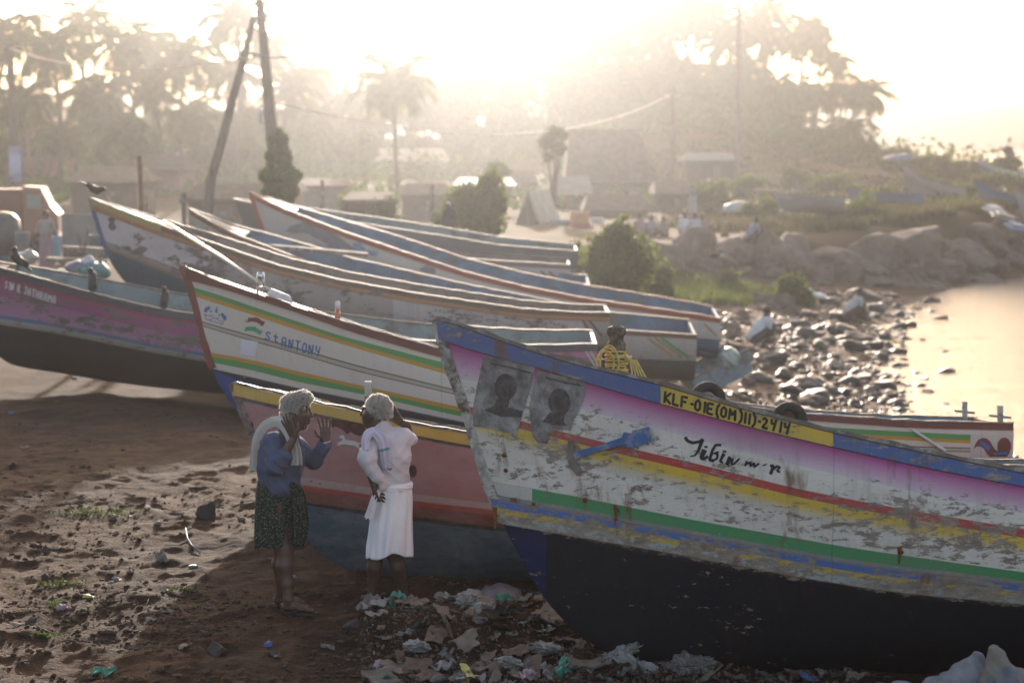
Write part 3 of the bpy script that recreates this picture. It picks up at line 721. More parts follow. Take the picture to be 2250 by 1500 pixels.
RST = simple('rust_stain', (.16, .06, .022), .85, .2, .5, 40, .2)
for k_, (u, v, l, w_) in enumerate(((1352, 1112, 44, 9), (1128, 1098, 50, 14), (1172, 1106, 30, 9), (1976, 1204, 34, 10), (1088, 1118, 42, 12))):
    b1.decal_strokes('rust_run', [([(u, v), (u + 1, v + l * .5), (u - 1, v + l)], (w_, w_ * .25))], w_, RST, 0.040 if v > 1090 and v < 1240 and u < 1400 else 0.006)
# ---- low pink boat behind the two men
b2_keel = [(506, 842), (512, 858), (530, 908), (555, 968), (590, 1050), (630, 1122), (660, 1168), (700, 1214), (750, 1248), (800, 1266), (900, 1279), (1100, 1288), (1500, 1292), (2000, 1292), (2950, 1285)]
b2_rows = [[(506, 842), (616, 866), (686, 884), (794, 906), (890, 930), (1030, 954), (1300, 990), (1700, 1016), (2100, 1025), (2500, 1030), (2950, 1030)],
 [(514, 868), (614, 890), (790, 928), (906, 954), (1038, 979), (1300, 1014), (1700, 1040), (2100, 1048), (2950, 1052)],
 [(588, 1046), (658, 1066), (750, 1076), (810, 1086), (914, 1100), (1050, 1116), (1300, 1140), (1700, 1160), (2950, 1165)],
 [(612, 1090), (658, 1101), (750, 1113), (900, 1132), (1050, 1152), (1300, 1176), (1700, 1195), (2950, 1198)]]
b2 = Boat('fishing_boat', 'low pink boat with yellow top plank and grey blue bottom behind the two men', (506, 842), 15.2, 0, 7.5, 8.2, 1.75, b2_keel, b2_rows)
PINK = (0.36, 0.15, 0.155)
m2 = paint_mat('paint_faded_pink', [(0, 1, (.55, .34, .03), (.55, .34, .03)), (1, 1.06, (.04, .02, .02), (.05, .02, .02)), (1.06, 1.9, (.33, .14, .15), PINK), (1.9, 2, (.40, .27, .26), (.40, .27, .26)), (2, 2.3, (.30, .025, .02), (.30, .025, .02)), (2.3, 3, (.17, .02, .018), (.13, .02, .018)), (3, 3.06, (.03, .03, .03), (.03, .03, .03)), (3.06, 4, (.060, .105, .15), (.035, .06, .09))],
    4, [(0, .1), (1, -.05), (1.8, .05), (2, .0), (3, -.2), (4, -.4)], primer=(.12, .06, .05), seed=2.3, rust=0.4, fade=0.16, grime=0.5)
b2.hull(m2, TEAL, floor=0.6); b2.strip('top_strake', m2, 0, 1, 0.02); b2.gunwale(RAILW, 0.07, 0.02, 0.03, deck=0.9, deck_mat=WOOD)
b2.strip('rubbing_strake', m2, 2, 3, 0.018); b2.stem(simple('stem_dark', (0.12, 0.09, 0.08), 0.85, 0.2, 0.4, 14, 0.5, dirt=(0.28, 0.2, 0.18)), 0.05, 0.015, upto=b2.hit(612, 1090).x)
for x in (2.2, 3.9, 5.6, 7.1): b2.thwart(x, WOOD)
DKP = simple('bare_dark_patch', (0.075, 0.028, 0.026), 0.8, 0.2, 0.5, 20, 0.2)
zc = lambda pts: Z(pts, 450, 800, 2.5)
b2.decal_poly('bare_patch', [zc([(700, 300), (860, 325), (880, 345), (885, 380), (850, 395), (825, 385), (800, 372), (780, 385), (765, 365), (740, 350), (715, 340), (700, 350), (690, 320)])], DKP, 0.003)
b2.decal_poly('stain', [zc(blob(1142, 587, 22, 34)), zc(blob(258, 345, 9, 30))], DKP, 0.003)
zm = lambda pts: Z(pts, 730, 830, 5.17)
b2.decal_poly('leaping_cat_emblem', [zm([(78, 672), (100, 650), (128, 652), (140, 680), (150, 700), (200, 708), (250, 715), (290, 735), (330, 735), (345, 748), (350, 770), (330, 745), (300, 760), (305, 785), (325, 815), (312, 822), (280, 785), (240, 765), (190, 760), (140, 752), (110, 755), (75, 768), (52, 765), (60, 750), (90, 745), (60, 742), (60, 730), (100, 722), (118, 700), (110, 682), (90, 686)])], WHITEP, 0.003, 0.01)
WP = simple('flaking_white_post', (0.34, 0.32, 0.30), 0.7, 0.3, 0.2, 18, 0.3, dirt=(0.10, 0.08, 0.07))
q = b2.hit_sheer(808, 908); mb = MB(); mb.box((q.x, q.y + 0.04, q.z + 0.09), (0.05, 0.06, 0.25)); mb.tube([(q.x - .025, q.y + 0.04, q.z + 0.215), (q.x + .025, q.y + 0.04, q.z + 0.215)], 0.028, 10); mb.build('mooring_bitt', WP, b2.root)

# ---- striped cream boat (St ANTONY)
b3_keel = [(398, 587), (409, 612), (418, 639), (423, 661), (432, 695), (439, 717), (448, 758), (456, 790), (466, 812), (478, 838), (490, 860), (510, 888), (528, 912), (565, 965), (620, 1022), (700, 1066), (800, 1090), (1000, 1103), (1500, 1112), (2000, 1122), (2300, 1125)]
b3_rows = [[(398, 587), (433, 599), (488, 619), (551, 640), (578, 649), (650, 673), (740, 704), (780, 715), (867, 739), (977, 770), (1300, 845), (1500, 877), (1626, 894), (1766, 910), (2013, 926), (2260, 931)],
 [(410, 614), (488, 633), (560, 656), (650, 685), (740, 717), (780, 731), (977, 787), (1300, 861), (1640, 908), (1766, 922), (2013, 940), (2260, 945)],
 [(415, 628), (488, 650), (560, 675), (650, 705), (740, 735), (780, 746), (977, 797), (1300, 869), (1640, 917), (1827, 939), (2130, 955), (2260, 957)],
 [(418, 639), (560, 684), (650, 714), (780, 756), (977, 812), (1300, 884), (1640, 931), (1827, 950), (2130, 967), (2260, 969)],
 [(420, 648), (560, 693), (650, 724), (780, 764), (977, 821), (1300, 893), (1640, 940), (1827, 958), (2130, 974), (2260, 976)],
 [(436, 704), (524, 729), (632, 758), (780, 801), (997, 855), (1300, 922), (1640, 966), (1766, 974), (2130, 983), (2260, 985)],
 [(440, 715), (524, 741), (632, 771), (780, 815), (997, 866), (1300, 934), (1640, 978), (1766, 986), (2130, 993), (2260, 995)],
 [(453, 773), (560, 792), (650, 815), (798, 848), (1018, 896), (1300, 945), (1700, 998), (2260, 1010)],
 [(455, 781), (560, 800), (650, 823), (798, 855), (1018, 905), (1300, 954), (1700, 1006), (2260, 1018)],
 [(459, 795), (560, 814), (650, 838), (798, 866), (1018, 916), (1300, 966), (1700, 1018), (2260, 1030)],
 [(467, 810), (560, 830), (650, 851), (798, 880), (1018, 927), (1300, 980), (1700, 1032), (2260, 1044)]]
b3 = Boat('fishing_boat', 'cream boat with maroon rail and green and ochre stripes, behind the low pink boat', (398, 588), 18.5, 0, 6, 7.62, 1.85, b3_keel, b3_rows)
CR = (0.56, 0.49, 0.43); xs_ = b3.hit(2133, 960).x
m3 = paint_mat('paint_cream_striped', [(0, 1, MAROON, MAROON), (1, 2, CR, CR), (2, 3, (.07, .26, .075), (.07, .26, .075)), (3, 4, OCHRE, OCHRE), (4, 5, CR, CR), (5, 5.25, MAROON, MAROON), (5.25, 5.42, CR, CR), (5.42, 5.62, (.10, .26, .12), (.10, .26, .12)), (5.62, 5.78, CR, CR), (5.78, 6, MAROON, MAROON), (6, 7, CR, CR), (7, 8, OCHRE, OCHRE), (8, 9, (.07, .26, .075), (.07, .26, .075)), (9, 10, CR, CR), (10, 10.1, (.03, .03, .04), (.03, .03, .04)), (10.1, 11, (.035, .065, .20), (.035, .065, .20))],
    11, [(0, -.4), (11, -.4)], seed=3.1, rust=0.05, grime=0.25, xmix=[(xs_, 9, 2, 9, (.50, .44, .42))], edge=0.0015, chip_lo=-0.05, scuff=0.15)
b3.hull(m3, TEAL, MAROONP, floor=0.6); b3.strip('top_strake', m3, 0, 1, 0.02); b3.gunwale(simple('cream_rail', (0.26, 0.21, 0.17), 0.55, 0.4, 0.25, 12, 0.3, dirt=(.18, .1, .08)), 0.08, 0.015, 0.03, deck=1.2, deck_mat=MAROONP)
b3.stem(MAROONP, 0.055, 0.02, upto=b3.hit(470, 815).x)
for x in (2.2, 3.8, 5.4, 6.8): b3.thwart(x, WOOD)
b3.decal_strokes('painted_name', lettering('St', 584, 728, 18, 4.8, -1.5, 17) + lettering('ANTONY', 621, 740, 14.8, 4.1, -2.2, 21), 3.2, BLUEP, 0.004)
z3 = lambda pts: Z(pts, 380, 560, 5.555)
b3.decal_poly('flag_emblem', [z3([(915, 765), (1020, 762), (1060, 780), (1090, 805), (1125, 812), (1105, 860), (1080, 868), (1060, 845), (1010, 818), (960, 812), (912, 820)])], MAROONP, 0.004)
b3.decal_poly('flag_emblem', [z3([(890, 880), (930, 872), (1000, 872), (1030, 895), (1060, 915), (1090, 920), (1078, 965), (1050, 972), (1020, 950), (985, 930), (930, 922), (870, 932)])], GREENP, 0.004)
dots = [z3(blob(a, b, r1, r2, 12, ro)) for a, b, r1, r2, ro in ((420, 655, 40, 26, -.5), (400, 680, 22, 24, 0), (465, 688, 14, 12, 0), (530, 680, 16, 30, 0), (540, 640, 8, 14, 0), (566, 735, 10, 14, 0), (610, 740, 22, 36, -.5), (632, 770, 22, 32, 0))]
b3.decal_poly('blue_emblem', dots, BLUEP, 0.004)
b3.decal_strokes('blue_emblem', [z3([(375, 735), (400, 720), (395, 750), (430, 735)]), z3([(385, 770), (450, 800), (520, 820), (600, 845)]), z3([(440, 750), (480, 735), (500, 770), (450, 790)]), z3([(510, 770), (560, 790), (540, 760)]), z3([(560, 800), (620, 815), (600, 850)])], 1.6, BLUEP, 0.004)
b3.decal_poly('pale_patch', [z3([(835, 1020), (1035, 1060), (1000, 1240), (810, 1200)])], simple('pale_lilac', (.56, .54, .58), .7, .3, .06, 10, 0), 0.003)
z4 = lambda pts: Z(pts, 2000, 880, 8.824)
b3.decal_poly('swirl_emblem', [z4([(1230, 940), (1260, 840), (1320, 755), (1410, 715), (1490, 735), (1555, 790), (1600, 880), (1650, 950), (1700, 978), (1690, 900), (1700, 800), (1760, 730), (1835, 710), (1910, 745), (1955, 830), (1955, 920), (1920, 1020), (1870, 1085), (1760, 1085), (1630, 1085), (1545, 1090), (1480, 1020), (1430, 930), (1370, 888), (1300, 885), (1255, 910)])], MAROONP, 0.004)
b3.decal_poly('swirl_emblem', [z4([(1345, 790), (1370, 765), (1560, 890), (1540, 960), (1480, 950), (1420, 870), (1345, 845)]), z4([(1600, 1015), (1890, 985), (1880, 1040), (1620, 1055)])], BLUEP, 0.007)
for px_, nm in (((2109, 917), 1), ((2240, 931), 0)):
    x = 7.5; sd = 1 if nm else -1; y = sd * (float(b3.B(x)) - 0.03); zz = float(b3.zs(x)); mb = MB(); mb.box((x, y, zz + 0.06), (0.045, 0.05, 0.20)); mb.tube([(x - 0.10, y, zz + 0.07), (x + 0.10, y, zz + 0.05)], 0.012, 6); mb.build('stern_bitt', WP, b3.root)
q = b3.hit_sheer(571, 645); mb = MB()
for dx in (-0.028, 0.028): mb.tube([(q.x + dx, q.y + .05, q.z), (q.x + dx, q.y + .05, q.z + 0.13), (q.x + dx * .8, q.y + .05, q.z + 0.19)], 0.012, 8)
for z_ in (0.06, 0.12): mb.tube([(q.x - .03, q.y + .05, q.z + z_), (q.x + .03, q.y + .05, q.z + z_)], 0.012, 8)
mb.tube([(q.x, q.y + .05, q.z + .13), (q.x, q.y + .05, q.z + .20)], [0.034, 0.03], 10); mb.build('chrome_fairlead', simple('chrome', (.6, .58, .56), .25, .5, .1, 10, 0, metal=0.8), b3.root, True)
q = b3.hit_sheer(605, 660); mb = MB(); mb.tube([(q.x - .10, q.y + .22, q.z + .02), (q.x - .07, q.y + .22, q.z + .06), (q.x + .08, q.y + .22, q.z + .0), (q.x + .12, q.y + .22, q.z - .05)], [.035, .06, .06, .03], 12)
o = mb.build('float', WHITEP, None, True); o.matrix_world = b3.M; tag(o, 'white oval net float lying inside the rail of the cream boat near its bow', 'float')
q = b3.hit_sheer(740, 703); mb = MB(); mb.tube([(q.x, q.y + .08, q.z - .02), (q.x, q.y + .08, q.z + .10)], [.025, .022], 10); o = mb.build('signal_lamp', simple('lamp_orange', (.50, .12, .05), .4, .5, .1, 10, 0), b3.root, True)
MB().tube([(q.x, q.y + .08, q.z + .10), (q.x, q.y + .08, q.z + .16), (q.x, q.y + .08, q.z + .175)], [.026, .024, .012], 10).build('lens', WHITEP, o, True)
def tyre(name, M, R1, r1, label):
    V = []; Fc = []; n, m = 36, 12
    for i_ in range(n):
        a = 2 * math.pi * i_ / n
        for j in range(m):
            b = 2 * math.pi * j / m; tread = 0.006 if (i_ % 2 and abs(b - 0) < 1.0 or abs(b - 2 * math.pi) < 1.0 and i_ % 2) else 0
            rr = R1 + (r1 - tread) * math.cos(b); V.append((rr * math.cos(a), r1 * 1.15 * math.sin(b), rr * math.sin(a)))
    for i_ in range(n):
        for j in range(m): Fc.append((i_ * m + j, ((i_ + 1) % n) * m + j, ((i_ + 1) % n) * m + (j + 1) % m, i_ * m + (j + 1) % m))
    o = mesh_obj(name, V, Fc, simple('tyre_rubber', (.018, .017, .018), .75, .3, .3, 30, .3)); o.matrix_world = M
    return tag(o, label, 'tyre')
for px_, nm, dy in (((1553, 892), 'old black tyre hung on the cream boat rail, left one of two', -.08), ((1731, 922), 'old black tyre hung on the cream boat rail, right one of two', -.08)):
    q = b3.M @ b3.hit_sheer(px_[0], 885 if px_[0] < 1600 else 906); tyre('tyre', Matrix.Translation(q + Vector((0, dy, -0.05 if px_[0] > 1600 else .045))) @ Matrix.Rotation(R(4), 4, 'X'), 0.115, 0.05, nm)
mb = MB(); A = b3.M @ b3.hit(2005, 944, 0.03); Bq = b3.M @ b3.hit(2077, 990, 0.03); mb.tube([A, Bq], [0.012, 0.016], 8)
tag(mb.build('rod', WHITEP), 'short white rod hanging down the striped side near the stern', 'rod')

# ---- purple boat at the left
b4_keel = [(-60, 570), (-55, 600), (-48, 640), (-38, 690), (-25, 740), (-8, 778), (20, 800), (60, 809), (117, 817), (233, 837), (333, 850), (483, 864), (800, 872), (1310, 880)]
b4_rows = [[(-60, 570), (5, 591), (53, 603), (107, 619), (192, 642), (240, 654), (333, 677), (430, 692), (600, 714), (893, 747), (963, 752), (1170, 760), (1310, 757)],
 [(-56, 585), (5, 605), (53, 618), (107, 634), (192, 656), (240, 668), (333, 690), (430, 706), (600, 730), (893, 762), (1170, 774), (1310, 771)],
 [(-46, 645), (53, 655), (192, 690), (333, 725), (430, 742), (893, 800), (1310, 812)],
 [(-38, 688), (0, 692), (120, 710), (233, 733), (333, 755), (457, 777), (893, 828), (1310, 840)],
 [(-32, 708), (0, 713), (120, 731), (233, 754), (333, 774), (457, 795), (893, 846), (1310, 856)]]
b4 = Boat('fishing_boat', 'weathered magenta boat with black bottom whose bow leaves the picture at the left edge', (-60, 570), 27.0, 0, -2, 8.45, 1.8, b4_keel, b4_rows)
PU = (.24, .055, .16)
m4 = paint_mat('paint_magenta', [(0, 1, (.035, .04, .085), (.05, .05, .07)), (1, 1.2, (.22, .02, .05), (.24, .03, .09)), (1.2, 2, (.26, .045, .14), PU), (2, 3, (.28, .10, .21), (.34, .17, .30)), (3, 3.4, (.05, .11, .26), (.07, .14, .28)), (3.4, 4, (.28, .29, .28), (.20, .18, .15)), (4, 5, (.016, .016, .02), (.012, .012, .014))],
    5, [(0, .2), (1, .1), (1.3, .5), (2.6, .62), (3, .3), (4, .3), (4.02, -.6), (5, -.6)], primer=(.15, .13, .12), seed=4.4, rust=0.8, grime=0.5, wscale=1.0, xmix=[(7.2, 8.5, 1, 3, (.42, .16, .28))])
b4.hull(m4, GREYTEAL, floor=0.55); b4.strip('top_strake', m4, 0, 1, 0.02); b4.gunwale(simple('pale_rail', (.13, .115, .10), .7, .3, .3, 12, .3), 0.07, 0.02, 0.028, deck=0.5, deck_mat=WOOD)
for x in (5.2, 6.6): b4.thwart(x, WOOD)
b4.frames([1.6, 2.4, 3.2, 4.0], GREYTEAL)
b4.decal_strokes('painted_name', lettering('SIN R JATHRAMA', 12, 617, 8.9, 2.75, -1.4, 15.5), 2.7, WHITEP, 0.006)
b4.decal_strokes('white_slash', [[(1283, 764), (1312, 812)], [(1292, 764), (1318, 806)]], 3.2, WHITEP, 0.006)

# ---- long grey boat with an orange strake
b5_keel = [(198, 437), (206, 470), (217, 505), (230, 545), (245, 580), (267, 612), (298, 640), (340, 680), (400, 715), (500, 755), (700, 782), (900, 792), (1340, 800)]
b5_rows = [[(198, 437), (323, 485), (367, 501), (433, 523), (500, 547), (607, 583), (750, 617), (927, 648), (1150, 680), (1277, 688), (1340, 688)],
 [(201, 448), (323, 497), (433, 534), (500, 558), (607, 593), (750, 627), (927, 658), (1150, 690), (1340, 698)],
 [(204, 461), (333, 511), (500, 566), (607, 602), (750, 636), (927, 667), (1150, 699), (1340, 706)],
 [(227, 534), (277, 553), (413, 604), (600, 655), (750, 690), (927, 722), (1150, 745), (1340, 750)],
 [(231, 548), (277, 566), (413, 618), (600, 668), (750, 703), (927, 735), (1150, 757), (1340, 762)]]
b5 = Boat('fishing_boat', 'long grey weathered boat with an orange strake and a crow on its raised bow', (198, 437), 30.0, 0, 0, 7.8, 1.7, b5_keel, b5_rows)
m5 = paint_mat('paint_grey', [(0, 1, (.06, .05, .04), (.14, .07, .04)), (1, 2, (.42, .16, .04), (.26, .13, .08)), (2, 3, (.33, .29, .28), (.26, .23, .22)), (3, 4, (.30, .27, .24), (.16, .10, .07)), (4, 5, (.055, .10, .14), (.05, .07, .09))],
    5, [(0, .3), (2, .3), (3, .5), (4, .3), (4.02, -.3), (5, -.3)], primer=(.16, .14, .13), seed=5.7, rust=0.5, grime=0.6, wscale=0.9, xmix=[(-1, 1.15, 0, 1, (.35, .30, .10)), (-1, 1.9, 2, 2.9, (.52, .48, .50)), (4.6, 7.4, 2, 3, (.42, .38, .38))])
b5.hull(m5, BROWNIN, floor=0.5); b5.strip('top_strake', m5, 0, 2, 0.02); b5.gunwale(simple('sun_bleached_rail', (.20, .155, .11), .7, .3, .3, 10, .3), 0.08, 0.02, 0.03, deck=1.15, deck_mat=simple('yellow_deck', (.26, .20, .09), .5, .4, .2, 6, .2))
b5.stem(simple('blue_stem', (.06, .09, .17), .7, .3, .3, 10, .3), .05, .02, upto=b5.hit(240, 570).x)
for x in (3.2, 5.2, 6.9): b5.thwart(x, WOOD)
SM = simple('smudged_print', (.10, .09, .10), .8, .2, .4, 30, .2)
b5.decal_poly('dark_figure_mark', [Z(p_, 0, 400, 3.0) for p_ in ([(710, 240), (735, 228), (760, 240), (752, 270), (770, 300), (750, 320), (725, 315), (712, 290), (722, 268)],)], SM, .006)
sl = []
for (a, b, n) in ((955, 682, 9), (1020, 690, 5), (1130, 700, 4), (1180, 705, 7)):
    for k in range(n): sl.append([(a + k * 9, b + k * 1.5), (a + k * 9 + 5, b + k * 1.5 + random.uniform(-1, 3))])
b5.decal_strokes('poster_print', sl, 2.2, SM, .006)
b5.decal_strokes('stripe', [[(1276, 697), (1300, 735)], [(1291, 699), (1322, 738)]], 4, simple('brown_stripe', (.14, .08, .06), .7, .3, .2, 10, .1), .006)

# ---- blue-lined boat with the white bow deck
b7_keel = [(417, 461), (424, 485), (432, 512), (445, 545), (470, 592), (520, 650), (600, 705), (800, 770), (1100, 815), (1545, 838)]
b7_rows = [[(417, 461), (500, 509), (600, 548), (750, 603), (1017, 665), (1337, 725), (1545, 738)], [(420, 472), (500, 519), (600, 557), (750, 612), (1017, 673), (1337, 733), (1545, 746)],
 [(434, 520), (500, 560), (600, 610), (750, 665), (1017, 735), (1337, 785), (1545, 794)]]
b7 = Boat('fishing_boat', 'boat with pale blue lining and a sunlit white bow deck, beside the striped stern panel', (417, 461), 34.0, 0, -5.5, 8.6, 1.8, b7_keel, b7_rows)
BLIN = simple('pale_blue_lining', (.095, .155, .22), .7, .3, .3, 2.5, .2, dirt=(.13, .125, .12))
m7 = paint_mat('paint_white_green', [(0, 1, (.15, .07, .05), (.15, .07, .05)), (1, 2, (.44, .40, .37), (.36, .33, .31)), (2, 3, (.10, .11, .12), (.07, .08, .09))], 3, [(0, .2), (1, .2), (2, .2), (3, -.3)], primer=(.2, .18, .16), seed=6.1, rust=.2, grime=.4)
b7.hull(m7, BLIN, floor=0.62); b7.strip('top_strake', m7, 0, 1, .02); b7.gunwale(simple('brown_rail', (.12, .08, .06), .7, .3, .3, 10, .3), .08, .02, .03, deck=1.0, deck_mat=simple('worn_white_deck', (.30, .28, .26), .7, .3, .2, 9, .2))
for x in (2.8, 4.5, 6.3): b7.thwart(x, WOOD, .2)
b7.frames([1.8, 2.7, 3.6, 4.5, 5.4, 6.3, 7.2], BLIN, .5)
b7.decal_strokes('stripe', [[(1425, 744), (1478, 783)], [(1440, 743), (1497, 783)]], 5, OCH := simple('ochre_stripe', (.34, .24, .09), .7, .3, .2, 10, .1), .006)
b7.decal_strokes('stripe', [[(1455, 744), (1512, 784)]], 6, GREENP, .006)
mb = MB(); x = 6.85; mb.box((x, 0.62, float(b7.zs(x)) - .22), (0.14, 0.02, 0.38), (R(-14), 0, 0)); mb.build('white_board', WHITEP, b7.root)
mb = MB(); mb.box((2.05, -0.1, float(b7.zs(2.05)) + .09), (2.0, 0.16, 0.06), (0, R(5), 0)); o = mb.build('plank', WOOD, None); o.matrix_world = b7.M; tag(o, 'long grey plank laid across the bow of the blue lined boat', 'plank')

# ---- boat with the dolphin mural
b6_keel = [(550, 424), (556, 446), (566, 478), (582, 520), (612, 562), (700, 630), (900, 700), (1200, 750), (1595, 790)]
b6_rows = [[(550, 424), (583, 441), (633, 463), (750, 508), (870, 548), (1017, 597), (1150, 630), (1297, 658), (1500, 687), (1595, 702)], [(552, 434), (583, 451), (633, 473), (750, 518), (870, 558), (1017, 607), (1150, 640), (1297, 668), (1500, 697), (1595, 711)],
 [(579, 512), (633, 538), (750, 585), (870, 625), (1017, 668), (1297, 720), (1595, 748)]]
b6 = Boat('fishing_boat', 'white boat with red rail and leaping dolphins painted along its side', (550, 424), 38.0, 0, -4, 8.9, 1.9, b6_keel, b6_rows)
m6 = paint_mat('paint_mural_white', [(0, 1, (.24, .055, .04), (.24, .055, .04)), (1, 2, (.50, .47, .45), (.45, .43, .43)), (2, 3, (.07, .13, .26), (.05, .09, .17))], 3, [(0, 0), (3, 0)], primer=(.3, .28, .27), seed=7.7, rust=.1, grime=.2)
b6.hull(m6, BLIN, floor=.6); b6.strip('top_strake', m6, 0, 1, .025); b6.gunwale(simple('red_rail', (.19, .06, .04), .65, .3, .3, 10, .3), .09, .02, .035, deck=.9, deck_mat=MAROONP); b6.stem(simple('red_stem', (.26, .06, .045), .6, .4, .2, 9, .2), .09, .03, upto=1.0)
DOL = simple('dolphin_grey', (.20, .20, .23), .7, .3, .15, 9, .1); DOB = simple('dolphin_blue', (.16, .27, .42), .7, .3, .2, 9, .1)
for pl_ in [[(627, 508), (640, 495), (665, 489), (695, 493), (730, 510), (765, 535), (790, 553), (770, 551), (745, 545), (760, 558), (735, 550), (705, 528), (670, 512), (645, 513)], [(920, 592), (935, 583), (955, 590), (958, 601), (940, 600)]]: b6.decal_poly('dolphin_mural', [pl_], DOL, .008)
for pl_ in [[(772, 533), (790, 534), (806, 549), (835, 556), (825, 562), (800, 560), (780, 548)], [(690, 533), (740, 545), (775, 556), (740, 553), (700, 540)]]: b6.decal_poly('dolphin_mural', [pl_], DOB, .008)
b6.decal_strokes('yellow_slash', [[(1548, 712), (1575, 738)]], 4, OCH, .01)

# ---- three further boats between the hull rows and the bushes
def plain_boat(bow, depth, heel, L, beam, rows, keel, bands, nv, label, inner, seed, rail, deck=.6, name='fishing_boat', **kw):
    b = Boat(name, label, bow, depth, kw.pop('yaw', 0), heel, L, beam, keel, rows); b.hull(paint_mat('paint_plain', bands, nv, [(0, .1), (nv, .1)], seed=seed, **kw), inner, floor=.5); b.gunwale(rail, .08, .02, .03, deck=deck)
    return b
PR = simple('pale_rail', (.13, .115, .10), .7, .3, .3, 12, .3)
b8 = plain_boat((513, 438), 43, -3, 7.4, 1.8, [[(513, 438), (600, 458), (750, 486), (960, 517), (1100, 540), (1270, 553)], [(540, 505), (750, 530), (960, 560), (1270, 590)]], [(513, 438), (525, 470), (545, 515), (600, 570), (800, 625), (1270, 650)],
    [(0, 1, (.10, .11, .12), (.13, .14, .15)), (1, 2, (.30, .28, .27), (.2, .2, .2))], 2, 'dark slate boat with a square stern in front of the shrubs', GREYTEAL, 8.1, PR)
b9 = plain_boat((600, 490), 41, -2, 6.1, 1.7, [[(600, 490), (760, 530), (870, 551), (985, 567), (1250, 583)], [(604, 500), (760, 540), (870, 561), (985, 577), (1250, 592)]], [(600, 490), (615, 525), (640, 570), (800, 640), (1250, 668)],
    [(0, 1, (.17, .13, .11), (.17, .13, .11)), (1, 2, (.44, .41, .38), (.3, .28, .26))], 2, 'small boat with a cream stern panel below the dark slate boat', BROWNIN, 9.2, PR)
b9.decal_strokes('stripe', [[(1208, 597), (1232, 625)], [(1190, 596), (1216, 627)]], 3, simple('brown_stripe', (.14, .08, .06), .7, .3, .2, 10, .1), .01)
b10 = plain_boat((700, 530), 39.8, -6, 5.4, 1.4, [[(700, 530), (900, 580), (1103, 612), (1275, 626)], [(704, 542), (900, 595), (1103, 632), (1275, 646)]], [(700, 530), (715, 560), (740, 600), (900, 650), (1275, 680)],
    [(0, 1, (.15, .19, .27), (.15, .19, .27)), (1, 2, (.10, .12, .16), (.1, .12, .14))], 2, 'short slate blue boat with a bright rail just behind the red rail', BLIN, 10.3, simple('bright_rail', (.24, .22, .19), .6, .4, .2, 10, .3))
# ------------------------------------------------------------------ haze
HZ = bpy.data.materials.new('air'); HZ.use_nodes = True; t = HZ.node_tree
for nd in list(t.nodes):
    if nd.type == 'BSDF_PRINCIPLED': t.nodes.remove(nd)
pv = t.nodes.new('ShaderNodeVolumePrincipled'); pv.inputs['Color'].default_value = (0.128, 0.133, 0.141, 1); pv.inputs['Density'].default_value = 0.0024; pv.inputs['Anisotropy'].default_value = 0.87
t.links.new(pv.outputs[0], t.nodes['Material Output'].inputs['Volume'])
hb = MB().box((0, 4400, 12.5), (3400, 9200, 38)).build('haze', HZ); tag(hb, kind='stuff'); hb.display_type = 'WIRE'
hb['label'] = 'warm morning haze filling the air'; hb['category'] = 'haze'

def gpt(u, v):
    "view ray to terrain"
    d = ray(u, v); k = 8.0
    for _ in range(4000):
        p = Vector((0, 0, CAMZ)) + d * k
        if p.z < float(ghf(p.x, p.y)): break
        k *= 1.004
    p.z = float(gh(p.x, p.y)); return p
def gz(x, y): return float(gh(x, y))

# ------------------------------------------------------------------ leaves
def leaf_mat(name, col, var=0.4, trans=0.35):
    k = NT(name, 0.6, 0.3); n_ = k.noise(k.coord('Object'), 1.6, 4, 0.6)
    c = k.ramp(n_, [(0.3, tuple(x * (1 - var) for x in col)), (0.7, tuple(x * (1 + var) for x in col))]); k.color(c)
    add_translucent(k, k.mix(0.35, c, (col[0] * 2.6, col[1] * 2.4, col[2] * 1.0)), trans); return k.m
LEAF = leaf_mat('leaf', (0.060, 0.095, 0.025)); PALM = leaf_mat('palm_leaf', (0.065, 0.085, 0.030)); SHRUB = leaf_mat('shrub_leaf', (0.085, 0.115, 0.030), trans=.45); GRASS = leaf_mat('grass_blade', (0.070, 0.068, 0.034), trans=.35)
IVY = leaf_mat('ivy_leaf', (0.045, 0.09, 0.022), trans=.4)
BARK = simple('bark', (0.11, 0.085, 0.065), 0.9, 0.15, 0.3, 8, 0.5)
def leaf_cards(centers, size, rr, aspect=0.5, up=0.0):
    n = len(centers); C = np.asarray(centers, float); a = rr.normal(size=(n, 3)); a[:, 2] += up; a /= np.linalg.norm(a, axis=1)[:, None]
    b = rr.normal(size=(n, 3)); b -= (b * a).sum(1)[:, None] * a; b /= np.linalg.norm(b, axis=1)[:, None]
    sz = size * rr.uniform(0.6, 1.4, n)[:, None]; w_ = sz * aspect
    V = np.stack([C - a * sz * .5, C + b * w_ * .5 , C + a * sz * .5, C - b * w_ * .5], 1).reshape(-1, 3)
    Fc = np.arange(n * 4).reshape(-1, 4); return V, Fc
def crown_points(n, blobs, rr, shell=0.55):
    out = []; tot = sum(b[3] * b[4] * b[5] for b in blobs)
    for (x, y, z, a, b, c) in blobs:
        m = int(n * a * b * c / tot) + 1; d = rr.normal(size=(m, 3)); d /= np.linalg.norm(d, axis=1)[:, None]
        rad = shell + (1 - shell) * rr.uniform(0, 1, m) ** 0.6; rad *= 1 + 0.22 * np.sin(d[:, 0] * 5 + x) * np.cos(d[:, 2] * 6 + z) + 0.1 * rr.normal(size=m)
        out.append(np.array([x, y, z]) + d * rad[:, None] * np.array([a, b, c]))
    return np.concatenate(out)
